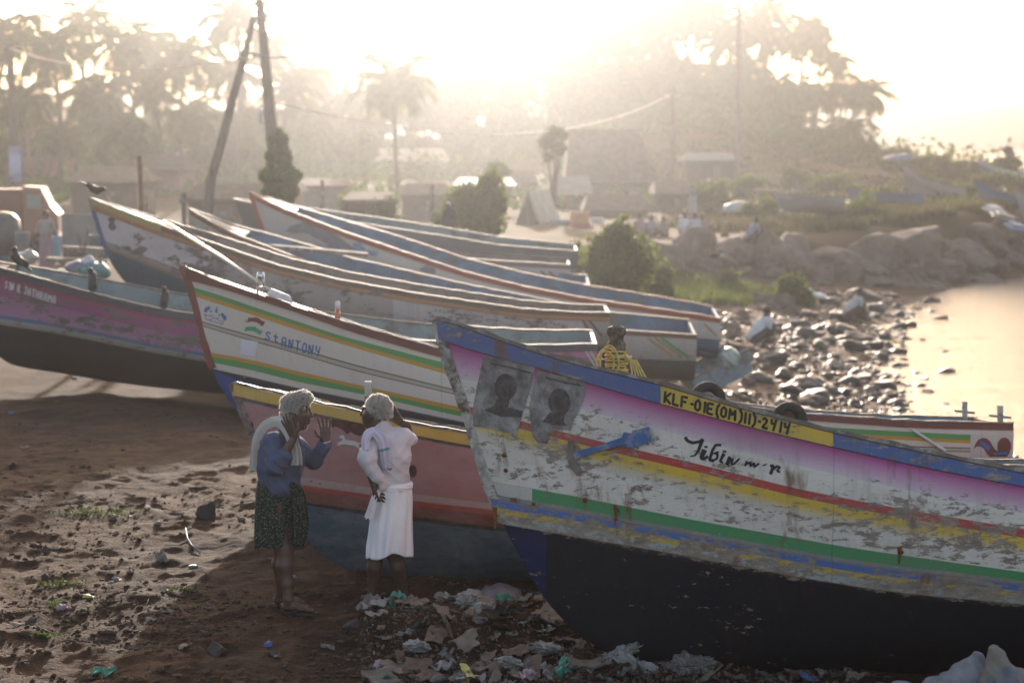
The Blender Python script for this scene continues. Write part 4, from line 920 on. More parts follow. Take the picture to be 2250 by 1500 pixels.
def tree_mesh(name, seed, nclump, nleaf, R0, H0, leaf=0.35, spread=1.0):
    "crown mesh (clumps of leaves around limb tips) for a tree of unit trunk; returns crown & trunk meshes"
    rr = np.random.default_rng(seed); mb = MB(); tips = []
    mb.tube([(0, 0, -0.5), (0.1, 0, H0 * .35), (0.0, .1, H0 * .62)], [R0 * .075, R0 * .06, R0 * .045], 8)
    for i in range(nclump):
        a = rr.uniform(0, 6.28); el = rr.uniform(-0.15, 1.0); rad = R0 * rr.uniform(.45, .9) * spread
        p = Vector((math.cos(a) * rad * math.cos(el * 1.2), math.sin(a) * rad * math.cos(el * 1.2), H0 * .60 + math.sin(el * 1.35) * R0 * .95 - (H0 * .38 * rr.uniform() if i % 3 == 0 else 0)))
        tips.append((p.x, p.y, p.z, *(R0 * rr.uniform(.22, .42, 3) * np.array([1, 1, .75]))))
        s0 = Vector((0, .05, H0 * rr.uniform(.35, .6))); mid = s0.lerp(p, .5) + Vector((0, 0, -.05 * R0)); mb.tube([s0, mid, p], [R0 * .032, R0 * .02, R0 * .008], 5)
    P = crown_points(nleaf, tips, rr); V, Fc = leaf_cards(P, leaf, rr, 0.55)
    me = bpy.data.meshes.new(name + '_crown'); me.from_pydata(V.tolist(), [], Fc.tolist()); me.materials.append(LEAF)
    mt = bpy.data.meshes.new(name + '_trunk'); mt.from_pydata([tuple(v) for v in mb.v], [], mb.f); mt.materials.append(BARK)
    return me, mt
def palm_mesh(seed, nf=25, L=4.5, young=False):
    rr = np.random.default_rng(seed); V = []; Fc = []
    for i in range(nf):
        az = i * 2.399 + rr.uniform(-.2, .2); e0 = R(82 - 105 * (i / nf) ** 0.9 + rr.uniform(-8, 8)); l = L * rr.uniform(.8, 1.1) * (0.75 + .25 * math.sin(math.pi * min(1, (i + 3) / nf)))
        d = np.array([math.cos(az), math.sin(az), 0.0]); side = np.array([-d[1], d[0], 0.0]); p = np.array([0, 0, 0.0]); n = 13; pts = []
        e = e0
        for k in range(n + 1):
            pts.append((p.copy(), e)); st = l / n; p = p + (d * math.cos(e) + np.array([0, 0, 1]) * math.sin(e)) * st; e -= R(rr.uniform(6, 11)) * (0.6 + k / n)
        for k in range(n):
            (a, ea), (b, eb) = pts[k], pts[k + 1]; r_ = 0.035 * (1 - k / n) + .008; m = len(V)
            V += [a - side * r_, a + side * r_, b + side * r_, b - side * r_]; Fc.append((m, m + 1, m + 2, m + 3))
            if k < 1: continue
            for h in range(3):
                q = a + (b - a) * (h / 3.0); t_ = (k + h / 3.0) / n; ll = L * .23 * math.sin(math.pi * min(1, .12 + .86 * t_)) ** .7 + .12
                fw = (b - a) / np.linalg.norm(b - a)
                for sg in (-1, 1):
                    tip = q + (side * sg * .75 + fw * .55 + np.array([0, 0, -.35 - .5 * rr.uniform()])) * ll * rr.uniform(.8, 1.1); m = len(V); wv = fw * 0.05
                    V += [q - wv, q + wv, (q + tip) / 2 + wv * 1.3 + np.array([0, 0, .04]), tip, (q + tip) / 2 - wv * 1.3 + np.array([0, 0, .04])]
                    Fc.append((m, m + 1, m + 2, m + 3, m + 4))
    # coconuts
    me = bpy.data.meshes.new('crown'); me.from_pydata([tuple(v) for v in V], [], Fc); me.materials.append(PALM); return me
PALMS = [palm_mesh(s_) for s_ in (1, 2, 3, 4)]
def trunk_mesh(seed, bend):
    rr = random.Random(seed); pts = []; rad = []
    for i in range(15):
        t_ = i / 14; pts.append((bend * (t_ ** 1.7 - t_) * 1.0, 0, t_ * 1.0)); rad.append(0.017 * (1.25 - .45 * t_) * (1 + .04 * (i % 2)))
    mb = MB().tube([(a * 1, b, c) for a, b, c in pts], rad, 8); me = bpy.data.meshes.new('trunk'); me.from_pydata([tuple(v) for v in mb.v], [], mb.f); me.materials.append(BARK); return me
TR = [trunk_mesh(1, .25), trunk_mesh(2, -.2), trunk_mesh(3, .08)]
def palm(u, v, rpx, Y, label, group=None, i=0):
    c = at(u, v, Y); sc = rpx * 1.1 * Y / F / 4.0; x0 = c.x + random.uniform(-1.2, 1.2); g0 = gz(x0, Y) - .2; h = max(1.5, c.z - g0)
    r_ = empty('coconut_palm', (x0, Y, g0), (0, 0, 0), label, 'palm tree', group)
    k = bpy.data.objects.new('trunk', TR[i % 3]); link(k, r_); k.scale = (min(h, 14) * 1.0, min(h, 14) * 1.0, h)
    # lean the trunk so its top meets the crown
    k.rotation_euler = (0, math.atan2(c.x - x0, h), 0)
    k = bpy.data.objects.new('crown', PALMS[i % 4]); link(k, r_); k.location = (c.x - x0, 0, h); k.scale = (sc, sc, sc); k.rotation_euler = (random.uniform(-.1, .1), random.uniform(-.1, .1), random.uniform(0, 6.28))
    return r_
GL_ = 'coconut palms in the hazy grove at the left'
LP = [(20, 75, 95, 118), (112, 105, 115, 108), (262, 95, 105, 120), (410, 130, 100, 128), (520, 45, 100, 126), (505, 165, 85, 140), (640, 195, 90, 132), (330, 190, 90, 118), (215, 215, 100, 112), (50, 220, 100, 104), (425, 260, 85, 122), (560, 265, 80, 134), (275, 290, 80, 110), (700, 250, 80, 150), (130, 300, 70, 116), (600, 110, 80, 150), (5, 330, 60, 110), (770, 225, 75, 165), (185, 45, 80, 150), (335, 110, 80, 155), (690, 170, 75, 170)]
for i, p in enumerate(LP):
    lb = {1: 'tall palm with spreading fronds beside the far left utility pole', 4: 'tall palm rising just left of the top of the leaning pole', 6: 'palm crown immediately right of the ivy covered pole'}.get(i)
    palm(*p, lb or 'hazy coconut palm in the dense grove behind the boats at the left', GL_ if not lb else None, i)
palm(868, 185, 112, 120, 'umbrella shaped palm with drooping fronds standing alone left of the sun glow', None, 2)
GR_ = 'coconut palms on the hazy headland'
for i, p in enumerate([(1320, 65, 80, 200), (1400, 25, 85, 205), (1475, 40, 75, 200), (1560, 40, 80, 205), (1640, 60, 70, 195), (1690, 85, 62, 200), (1745, 95, 62, 196), (1800, 95, 60, 200), (1835, 140, 55, 198), (1760, 200, 62, 190), (1700, 190, 60, 195), (1650, 150, 60, 190), (1590, 170, 60, 192), (1810, 215, 60, 192), (1240, 110, 70, 205), (1480, 150, 60, 200), (1360, 95, 85, 198), (1440, 85, 88, 200), (1520, 20, 80, 206), (1590, 100, 85, 198), (1690, 30, 70, 206), (1775, 60, 66, 200), (1280, 130, 78, 200), (1850, 200, 55, 190)]):
    palm(*p, 'hazy coconut palm among the trees on the headland', GR_, i)
palm(1902, 205, 74, 180, 'upper of the two palms standing apart at the right end of the headland', None, 1)
palm(1868, 288, 62, 172, 'lower palm at the right end of the headland, fronds touching the ground', None, 3)
TM = [tree_mesh('broad', 11, 34, 9000, 5.0, 10.0, .46), tree_mesh('broad', 12, 30, 8000, 5.0, 9.0, .46), tree_mesh('broad', 13, 38, 9500, 5.0, 11.0, .44, 1.15)]
def tree(u, vtop, rpx, Y, label, i=0, group=None, sx=1.0, name='broadleaf_tree'):
    c = at(u, vtop, Y); x = c.x; g0 = gz(x, Y); h = c.z - g0; H0 = (10.0, 9.0, 11.0)[i % 3] * .60 + 5.0 * 1.25; sz = h / H0; rx = rpx * Y / F / 5.0
    r_ = empty(name, (x, Y, g0), (0, 0, random.uniform(0, 6)), label, 'tree', group); r_.scale = (rx * sx, rx, sz)
    for nm, me in (('crown', TM[i % 3][0]), ('trunk', TM[i % 3][1])): link(bpy.data.objects.new(nm, me), r_)
    return r_
GT_ = 'broad trees in the haze'
for i, p in enumerate([(985, 138, 105, 190), (1100, 150, 110, 200), (1215, 150, 110, 195), (1330, 150, 115, 210), (1450, 130, 120, 205), (1560, 135, 110, 210), (1650, 165, 90, 200), (1725, 190, 60, 196), (900, 165, 95, 190), (1380, 130, 120, 185), (1520, 160, 110, 180)]):
    tree(*p, 'broad leafy tree merging into the bright haze of the headland', i, GT_)
for i, p in enumerate([(60, 225, 120, 165), (230, 240, 125, 170), (380, 235, 120, 168), (520, 235, 120, 172), (660, 235, 110, 175), (780, 250, 100, 178), (130, 225, 100, 150), (450, 250, 100, 150)]):
    tree(*p, 'broad leafy tree filling the gaps behind the left palm grove', i + 1, 'trees behind the palm grove')
def small_tree(blobs, ub, vb, Y, label, seed, leaf=.16):
    rr = np.random.default_rng(seed); c = at(ub, vb, Y); g0 = gz(c.x, Y); bl = []; mb = MB(); r_ = empty('small_tree', (c.x, Y, g0), (0, 0, 0), label, 'tree')
    for (u, v, ru, rv) in blobs:
        p = at(u, v, Y); q = Vector((p.x - c.x, rr.uniform(-.2, .2), p.z - g0)); k = Y / F; bl.append((*q, ru * k, ru * k * .9, rv * k)); mb.tube([(0, 0, -.2), (q.x * .3, 0, q.z * .45), q], [.09, .06, .02], 6)
    P = crown_points(2600, bl, rr, .3); V, Fc = leaf_cards(P, leaf, rr, .55); mesh_obj('crown', V.tolist(), Fc.tolist(), LEAF, r_, False); mb.build('trunk', BARK, r_)
small_tree([(1222, 292, 24, 14), (1200, 315, 20, 16), (1228, 325, 18, 18), (1205, 345, 14, 12), (1240, 300, 12, 10)], 1215, 420, 92, 'small slender tree in front of the big thatched roof', 1)
small_tree([(1090, 368, 22, 12), (1108, 378, 14, 12), (1075, 378, 10, 8)], 1098, 410, 100, 'little round topped tree in the yard, left of the thatched roof', 2)

def bush(name, c, r, n, label, cat='bush', leaf=.14, mat=None, seed=0, group=None, nb=18):
    rr = np.random.default_rng(seed + 50); bl = []; mb = MB()
    for i in range(nb):
        a = rr.uniform(0, 6.28); q = rr.uniform(.05, .95); h = rr.uniform(.25, .95) * (1.05 - .38 * q * q)
        p = (math.cos(a) * q * r[0] * (1.0 - h * .12), math.sin(a) * q * r[1] * (1.0 - h * .12), h * r[2]); bl.append((*p, *(np.array([r[0], r[1], r[2] * .8]) * rr.uniform(.20, .42, 3))))
        mb.tube([(0, 0, -.1), (p[0] * .5, p[1] * .5, p[2] * .6), p], [.03, .02, .006], 5)
    P = crown_points(n, bl, rr, .35); P = P[P[:, 2] > -.05]; V, Fc = leaf_cards(P, leaf, rr, .5)
    r_ = empty(name, (c[0], c[1], c[2]), (0, 0, 0), label, cat, group)
    mesh_obj('foliage', V.tolist(), Fc.tolist(), mat or SHRUB, r_, False); mb.build('stem', BARK, r_); return r_
def bush_px(u, vb, w_, h, Y, n, label, seed, **kw):
    c = at(u, vb, Y); g0 = gz(c.x, Y); z0 = g0 if Y > 120 else min(c.z, g0 + .3)
    if Y > 120 and at(u, h, Y).z - z0 < 1.2: h = proj((c.x, Y, z0 + 1.2 + (seed % 5) * .2))[1]
    H = (vb - h) ; top = at(u, h, Y).z; return bush('shrub', (c.x, Y, z0), (w_ * Y / F, w_ * Y / F * .8, (top - z0) * .95), n, label, seed=seed, **kw)
bush_px(1045, 530, 88, 388, 56, 9000, 'large rounded shrub behind the slate boats, lit yellow at its top', 1)
bush_px(1360, 690, 105, 500, 50, 12000, 'big light green shrub to the right of the boat sterns', 2)
bush_px(1300, 640, 60, 520, 54, 5000, 'smaller pale shrub adjoining the big one on its left', 3)
bush_px(1440, 700, 60, 590, 56, 4500, 'low shrub at the foot of the bank right of the big shrub', 4)
bush_px(850, 520, 45, 425, 60, 2500, 'thin yellowish shrub behind the dark slate boat', 5)
bush_px(770, 500, 40, 430, 66, 2200, 'straggly shrub beside the low dark stall', 6)
bush_px(1730, 700, 55, 610, 60, 3500, 'green shrub on the lower bank above the pebbles', 7)
bush_px(1600, 700, 60, 600, 62, 3500, 'grassy shrub on the lower bank left of the pale sheet', 8)
bush_px(1870, 520, 80, 425, 80, 5000, 'wide bright shrub on top of the bank', 9)
for i, (u, vb, w_, h, Y) in enumerate([(1560, 470, 60, 405, 96), (1640, 440, 60, 385, 110), (1740, 430, 55, 372, 118), (1830, 440, 60, 385, 112), (1940, 470, 60, 415, 96), (2010, 430, 60, 380, 118), (2110, 460, 60, 405, 100), (2190, 430, 60, 375, 118), (2230, 490, 50, 430, 92), (1480, 440, 50, 395, 108)]):
    bush_px(u, vb, w_, h, Y, 2600, 'hazy bush standing on the plateau beyond the stony bank', 90 + i, leaf=.22, group='bushes on the plateau')
bush_px(2070, 520, 95, 440, 86, 5000, 'dark spreading shrub on top of the bank farther right', 10)
bush_px(1680, 500, 60, 440, 84, 3000, 'low bush on the bank behind the crouching man', 11)
for i, (u, vb, w_, h, Y) in enumerate([(1990, 390, 70, 330, 150), (1900, 400, 70, 325, 165), (1800, 400, 90, 300, 170), (1700, 400, 90, 270, 175), (1600, 400, 90, 262, 178), (1500, 410, 80, 290, 170), (2080, 400, 60, 345, 140), (2200, 400, 60, 350, 135)]):
    bush_px(u, vb, w_, h, Y, 3500, 'hazy bush on the slope of the headland', 20 + i, leaf=.35, group='bushes on the headland slope', mat=LEAF)
for i, (u, vb, w_, h, Y) in enumerate([(40, 420, 95, 285, 128), (150, 420, 95, 270, 140), (265, 420, 95, 262, 132), (370, 420, 95, 285, 145), (480, 420, 95, 275, 136), (590, 420, 90, 300, 145), (700, 420, 95, 290, 150), (810, 420, 90, 305, 158), (915, 420, 90, 300, 165), (1020, 420, 95, 265, 172), (1130, 420, 95, 250, 175), (1430, 420, 90, 235, 182), (1560, 400, 90, 215, 186), (1660, 390, 80, 235, 186), (1340, 420, 90, 225, 180), (1245, 420, 90, 240, 180), (1750, 390, 70, 285, 182)]):
    bush_px(u, vb, w_, h, Y, 4200, 'tall hazy thicket standing between the trunks of the distant trees', 60 + i, leaf=.45, group='thickets under the distant trees', mat=LEAF, nb=14)
# grass on the bank: nobody could count it
def tufts(name, n, fn, label, hgt=.3, mat=None, seed=3, wd=.02, kids=7):
    rr = np.random.default_rng(seed); V = []; Fc = []; c = 0
    while c < n:
        x, y, ok = fn(rr)
        if not ok: continue
        c += 1; z = gz(x, y)
        for k in range(kids):
            a = rr.uniform(0, 6.28); l = hgt * rr.uniform(.5, 1.3); dx, dy = math.cos(a), math.sin(a); b = len(V); ox, oy = rr.normal(size=2) * hgt * .25; w2 = wd * rr.uniform(.6, 1.4)
            V += [(x + ox - dy * w2, y + oy + dx * w2, z - .02), (x + ox + dy * w2, y + oy - dx * w2, z - .02), (x + ox + dx * l * .5, y + oy + dy * l * .5, z + l * .9)]
            Fc.append((b, b + 1, b + 2))
    return tag(mesh_obj(name, V, Fc, mat or GRASS, None, False), label, 'grass', kind='stuff')
def bankfn(rr):
    x = rr.uniform(3, 34); y = float(emb(x)) + 3.2 + rr.uniform(.0, 14) * rr.uniform(.1, 1); return x, y, float(fbm(x * .5, y * .5, 4, 3)) > -.02 and not (x < 7.6 and y < 78)
tufts('bank_grass', 2600, bankfn, 'rough sunlit grass growing along the top of the stony bank', .42, seed=5, wd=.05, kids=9)
def slopefn(rr):
    x = rr.uniform(2, 8.5); y = rr.uniform(50, 64); return x, y, float(emb(x)) - y < 9 and float(ghf(x, y)) > -1.45 and float(fbm(x * .6, y * .5, 6, 3)) > -.05
tufts('slope_grass', 1300, slopefn, 'weedy green growth on the lower slope between bank and pebbles', .30, seed=6, wd=.04, kids=9, mat=SHRUB)

def scrub(n, seed):
    rr = np.random.default_rng(seed); X = rr.uniform(-52, 44, n); Y = 98 + 105 * rr.uniform(size=n) ** .8; ok = (np.abs(X) < Y * .30) & ~((X > 10) & (Y < 165)) & (fbm(X * .12, Y * .12, 5, 3) > -.18); X, Y = X[ok], Y[ok]
    Z = gh(X, Y) + np.minimum(np.abs(rr.normal(size=len(X))), 1.7) * (.35 + .9 * sst((Y - 115) / 40)) * (1 + fbm(X * .3, Y * .3, 8, 3)); V, Fc = leaf_cards(np.stack([X, Y, Z], 1), .55, rr, .6, .8)
    return tag(mesh_obj('scrub', V.tolist(), Fc.tolist(), LEAF, None, False), 'low tangled scrub covering the ground under the distant trees', 'scrub', kind='stuff')
scrub(34000, 3)
rr = np.random.default_rng(77); X = rr.uniform(4, 42, 16000); Y = rr.uniform(160, 206, 16000); Z = gh(X, Y) + np.minimum(np.abs(rr.normal(size=16000)), 1.6) * (.7 + .7 * fbm(X * .3, Y * .3, 18, 3)) * sst((40 - X) / 14); V, Fc = leaf_cards(np.stack([X, Y, Z], 1), .6, rr, .6, .8)
tag(mesh_obj('hill_scrub', V.tolist(), Fc.tolist(), LEAF, None, False), 'thick scrub covering the slope of the headland hill', 'scrub', kind='stuff')
rr = np.random.default_rng(79); X = rr.uniform(7, 44, 15000); Y = rr.uniform(84, 168, 15000); ok = (X > 5 + (Y - 84) * .02) & (X < Y * .3) & (Y > emb(X) + 6) & (fbm(X * .16, Y * .10, 25, 3) > -.12); X, Y = X[ok], Y[ok]; Z = gh(X, Y) + np.minimum(np.abs(rr.normal(size=len(X))), 1.8) * .16 * (1 + .8 * fbm(X * .3, Y * .3, 18, 3)); V, Fc = leaf_cards(np.stack([X, Y, Z], 1), .34, rr, .6, .8)
tag(mesh_obj('plateau_scrub', V.tolist(), Fc.tolist(), leaf_mat('dry_scrub', (0.050, 0.046, 0.026), trans=.25), None, False), 'low dark scrub between the hazy boats of the plateau at the right', 'scrub', kind='stuff')
# ------------------------------------------------------------------ rocks
def rock_mat(name, dark, rough):
    k = NT(name, rough, 0.4); v = k.coord('Object'); n1 = k.noise(v, 2.2, 7, 0.65)
    oi = k.n('ShaderNodeObjectInfo'); c = k.ramp(n1, [(0.3, tuple(x * .4 for x in dark)), (0.5, dark), (0.72, tuple(x * 1.7 for x in dark))])
    c = k.mix(k.math('MULTIPLY', k.step(k.noise(k.coord('Object', (1, 1, 1.6)), 5, 6, .75), .52, .60), .6), c, tuple(x * .35 for x in dark))
    c = k.mix(k.math('MULTIPLY', oi.outputs['Random'], .30), c, tuple(x * 1.8 for x in dark)); k.color(c); k.bump(k.noise(v, 9, 6, 0.7), 0.7, 0.05); return k.m
WROCK = rock_mat('wet_rock', (0.035, 0.031, 0.030), 0.42); DROCK = rock_mat('dry_rock', (0.13, 0.095, 0.075), 0.95)
def rock_mesh(seed, mat, sub=4, rough=.26):
    bm = bmesh.new(); bmesh.ops.create_icosphere(bm, subdivisions=sub, radius=1.0); rr = random.Random(seed); o = Vector((rr.uniform(0, 50), rr.uniform(0, 50), rr.uniform(0, 50)))
    cuts = [(Vector((rr.gauss(0, 1), rr.gauss(0, 1), rr.gauss(0, 1))).normalized(), rr.uniform(.42, .78)) for _ in range(13)]
    for v in bm.verts:
        p = v.co.copy()
        for n_, d in cuts:
            e = p.dot(n_) - d
            if e > 0: p -= n_ * e * .97
        p += p.normalized() * rough * (mnoise.fractal(p * 1.3 + o, 1.0, 2.1, 5) * .5 + .22 * mnoise.fractal(p * 4.5 + o, 1.0, 2.1, 4)); v.co = p
    for f_ in bm.faces: f_.smooth = True
    me = bpy.data.meshes.new('rock'); bm.to_mesh(me); bm.free(); me.materials.append(mat); return me
WR = [rock_mesh(s_, WROCK, 3) for s_ in range(6)]; DR = [rock_mesh(20 + s_, DROCK, 4) for s_ in range(5)]
def rock(me, x, y, r, label, group, cat='rock', name='rock', sink=.3, flat=.62, z=None):
    o = bpy.data.objects.new(name, me); link(o); s_ = Vector((r * random.uniform(.8, 1.35), r * random.uniform(.75, 1.2), r * flat * random.uniform(.75, 1.2))); o.scale = s_
    o.rotation_euler = (random.uniform(-.3, .3), random.uniform(-.3, .3), random.uniform(0, 6.28)); zz = max(gz(x, y), WATER - .12) if z is None else z
    o.location = (x, y, zz + s_.z * (1 - 2 * sink) * .6); return tag(o, label, cat, group)
random.seed(31); n = 0
while n < 285:
    u, v = random.uniform(1480, 2080), random.uniform(650, 905); p = gpt(u, v); s_ = p.x - float(shore(p.y))
    if s_ > random.choice((.4, .8, 2.4)) or s_ < -6.5 or p.y > 66 or p.y < 30: continue
    if s_ < -3.5 and random.random() < .6: continue
    if v > 800 and u < 1750 and random.random() < .55: continue
    r = random.choice((.08, .10, .12, .14, .17, .2, .24, .32)) * random.uniform(.8, 1.25) * (1.35 if p.y > 48 else 1.0); n += 1
    if s_ < -2.8: rock(random.choice(DR), p.x, p.y, r, 'dry brown rock lying among the pebbles above the waterline', 'dry rocks on the beach')
    elif s_ > 0: rock(random.choice(WR), p.x, p.y, r * .9, 'dark wet rock standing in the shallow bright water', 'rocks in the shallows')
    else: rock(random.choice(WR), p.x, p.y, r, 'dark wet rock in the band of stones along the waterline', 'wet rocks along the waterline')
for i, (u, v, r) in enumerate([(1465, 575, 1.15), (1395, 560, .95), (1520, 560, 1.2), (1560, 600, 1.0), (1500, 620, .8), (1650, 560, 1.5), (1700, 595, 1.3), (1755, 575, 1.6), (1790, 620, 1.3), (1850, 570, 1.9), (1890, 620, 1.5), (1930, 590, 1.9), (1985, 555, 2.0), (1975, 620, 1.7), (2045, 585, 2.1), (2040, 640, 1.6), (2110, 600, 1.8), (2100, 560, 1.7), (2160, 585, 1.5), (2210, 560, 1.8), (2245, 545, 1.5), (1610, 545, 1.1), (1600, 620, .8), (1660, 630, .7), (1740, 640, .8), (1840, 650, .8), (1900, 655, .7), (2010, 655, .8), (2150, 540, 1.4), (2200, 520, 1.2)]):
    X0 = (u - CX) / F * 68; Y = float(emb((u - CX) / F * float(emb(X0)))) + (640 - v) * .022 - .8; p = at(u, v, Y)
    lb = {5: 'rounded brown boulder directly under the crouching man on the bank', 9: 'tall pale boulder in the middle of the stony bank', 12: 'highest pale boulder under the tilted slab of the bank', 20: 'boulder of the bank at the right edge of the picture'}.get(i)
    o = rock(random.choice(DR), p.x, p.y + r * .4, r, lb or 'large brown boulder built into the stony bank', 'boulders of the stony bank' if not lb else None, cat='boulder', name='boulder', z=p.z - r * .35, flat=.8)

random.seed(8)
for i in range(44):
    u = random.uniform(1430, 2240); v = random.uniform(575, 655) - max(0, (u - 2040) * .32); X0 = (u - CX) / F * 68; Y = float(emb((u - CX) / F * float(emb(X0)))) + (640 - v) * .022 - 1.6; p = at(u, v, Y); r = random.uniform(.25, .6)
    rock(random.choice(DR), p.x, p.y, r, 'medium brown rock wedged between the big boulders of the stony bank', 'rocks wedged in the stony bank', cat='rock', z=p.z - r * .4, flat=.8)

rr = np.random.default_rng(19); bm = bmesh.new(); bmesh.ops.create_icosphere(bm, subdivisions=1, radius=1); tv = np.array([tuple(v.co) for v in bm.verts]); tf = np.array([[v.index for v in f.verts] for f in bm.faces]); bm.free(); V = []; Fc = []; n_ = 0
while n_ < 4200:
    y = 31 + 35 * rr.uniform(); s_ = -6.5 + 6.9 * rr.uniform() ** .7; x = float(shore(y)) + s_
    if float(fbm(x * .9, y * .9, 41, 3)) < rr.uniform(-.4, .1): continue
    r = .022 + .075 * rr.uniform() ** 2.2; V.append(tv * (1 + rr.normal(size=(len(tv), 1)) * .2) * r * np.array([rr.uniform(.8, 1.6), rr.uniform(.8, 1.3), rr.uniform(.4, .8)]) + (x, y, max(float(ghf(x, y)), WATER - .02) + r * .25)); Fc.append(tf + n_ * len(tv)); n_ += 1
tag(mesh_obj('beach_pebbles', np.concatenate(V).tolist(), np.concatenate(Fc).tolist(), WROCK, None, False), 'small dark pebbles packed between the rocks of the shore', 'pebbles', kind='stuff')
# ------------------------------------------------------------------ people
SKIN = simple('skin_brown', (0.070, 0.034, 0.024), 0.45, 0.4, 0.18, 9, 0.12); SKIND = simple('skin_dark', (0.050, 0.025, 0.019), 0.55, 0.35, 0.18, 9, 0.12)
HAIRG = simple('grey_hair', (0.40, 0.385, 0.365), 0.6, 0.35, 0.45, 70, 1.0, stretch=(1, 1, .4), trans=.4); HAIRB = simple('black_hair', (0.02, 0.017, 0.015), 0.6, 0.3, 0.2, 40, 0.3)
def cloth(name, col, var=.12, rough=.9, fine=180, trans=.12):
    k = NT(name, rough, .15); v = k.coord('Object'); c = k.ramp(k.noise(v, 5, 5, .6), [(.3, tuple(x * (1 - var) for x in col)), (.7, tuple(min(1, x * (1 + var)) for x in col))]); k.color(c)
    k.bump(k.math('ADD', k.math('MULTIPLY', k.noise(k.coord('Object', (1, 1, .5)), 16, 4, .6), 1.0), k.math('MULTIPLY', k.noise(v, fine, 2, .5), .15)), .45, .012)
    if trans: add_translucent(k, c, trans)
    return k.m
SHA = cloth('blue_shirt_cloth', (.078, .092, .155)); SHB = cloth('lilac_shirt_cloth', (.62, .58, .63), trans=.2); MUN = cloth('white_mundu_cloth', (.82, .80, .84), .04, trans=.15); TOW = cloth('cream_towel_cloth', (.52, .47, .42), .14)
TOWB = NT('white_towel_cloth', .9, .15); v_ = TOWB.coord('UV'); sp2 = TOWB.n('ShaderNodeSeparateXYZ'); TOWB.l(v_, sp2.inputs[0])
c_ = TOWB.ramp(sp2.outputs[0], [(0, (.62, .58, .68)), (.80, (.62, .58, .68)), (.805, (.14, .33, .35)), (.83, (.14, .33, .35)), (.835, (.62, .58, .68)), (1, (.62, .58, .68))], 'CONSTANT'); TOWB.color(c_); add_translucent(TOWB, c_, .15)
LU = NT('printed_lungi_cloth', .9, .15); v_ = LU.coord('Object'); vo = LU.n('ShaderNodeTexVoronoi'); LU.l(v_, vo.inputs['Vector']); vo.inputs['Scale'].default_value = 78
vo2 = LU.n('ShaderNodeTexVoronoi', feature='DISTANCE_TO_EDGE'); LU.l(v_, vo2.inputs['Vector']); vo2.inputs['Scale'].default_value = 42
c_ = LU.mix(LU.step(vo.outputs['Distance'], .34, .42), (.15, .145, .085), (.020, .032, .026)); c_ = LU.mix(LU.step(vo2.outputs['Distance'], .06, .1), (.012, .02, .018), c_); LU.color(c_)
LU.bump(LU.noise(LU.coord('Object', (1, 1, .3)), 20, 4, .6), .4, .012)

HAIRS = simple('hair_strand', (0.62, 0.59, 0.55), 0.5, 0.4, 0.15, 60, 0, trans=.6)  # paler than the hair mass: the sunlit rim is put into the strand colour
def hand(s, wr, up, side, nrm, curl=(.15, .15, .15), size=1.0, spread=.12, thumb=(.75, .5, .1), fold=None):
    "palm from four metacarpals, four jointed fingers, thumb from the side of the palm near its base"
    wr, up, side, nrm = [Vector(a) for a in (wr, up, side, nrm)]; up.normalize(); side = (side - up * side.dot(up)).normalized(); nrm = up.cross(side) * (1 if up.cross(side).dot(nrm) > 0 else -1)
    ln = (.90, 1.0, .94, .76)
    for i in range(4):
        o = (1.5 - i) / 1.5; base = wr + side * o * .016 * size; kn = wr + up * (.088 - .007 * abs(i - 1)) * size + side * o * .031 * size
        s.cone(base, kn, .014 * size, .0115 * size, k=.012); d = (up + side * o * spread).normalized(); p = kn; r = .0098 * size
        cs = fold[i] if fold else curl
        for j, (l, rr_) in enumerate(((.043, .0092), (.027, .0084), (.021, .0070))):
            a = cs[j]; d = (d * math.cos(a) + nrm * math.sin(a)).normalized() if j == 0 else (d * math.cos(a) + (nrm - d * nrm.dot(d)).normalized() * math.sin(a)).normalized() if (nrm - d * nrm.dot(d)).length > 1e-3 else d
            q = p + d * l * ln[i] * size; s.cone(p, q, r, rr_ * size, k=.003); p = q; r = rr_ * size
    tb = wr + side * .022 * size + up * .016 * size; d1 = (side * thumb[0] + up * thumb[1] + nrm * thumb[2]).normalized(); t1 = tb + d1 * .045 * size; s.cone(tb, t1, .015 * size, .0115 * size, k=.010)
    d2 = (side * thumb[0] * .35 + up * (thumb[1] + .5) + nrm * thumb[2]).normalized(); t2 = t1 + d2 * .030 * size; s.cone(t1, t2, .0112 * size, .0092 * size, k=.004); s.cone(t2, t2 + d2 * .02 * size, .0092 * size, .0072 * size, k=.003)
def foot(s, an, toe, r=.03, k=.012):
    an, toe = Vector(an), Vector(toe); f = (toe - an); f.z = 0; L = f.length; f.normalize(); sd = Vector((-f.y, f.x, 0)); zb = toe.z + .016
    heel = Vector((an.x, an.y, zb + .008)) - f * .025; ball = heel + f * .165; s.cone(an, heel, r, .026, k=.02); s.cone(an + f * .005 - Vector((0, 0, .02)), ball, .022, .013, k=.015); s.cone(heel, ball, .024, .02, k=.015)
    for i in range(5):
        o = (i - 2) / 2.0; b = ball + sd * o * .03 + Vector((0, 0, -.002)); e = b + f * (.052 - .007 * i if i else .056) ; e.z = zb - .003; s.cone(b - f * .05, b, .014, .012, k=.012); s.cone(b, e, .0105 if i else .014, .0085 if i else .012, k=.003)
def folds(seeds):
    def fn(X, Y, Z):
        o = 0
        for (a, b, c, f, ph, w_) in seeds:
            t = (X * a + Y * b + Z * c) * f + ph + 1.3 * np.sin(X * 9 + Z * 7 + ph) + .9 * np.sin(Y * 13 - Z * 11 + ph * 2); o = o + w_ * (np.abs(np.sin(t)) ** .7 - .6)
        return o
    return fn
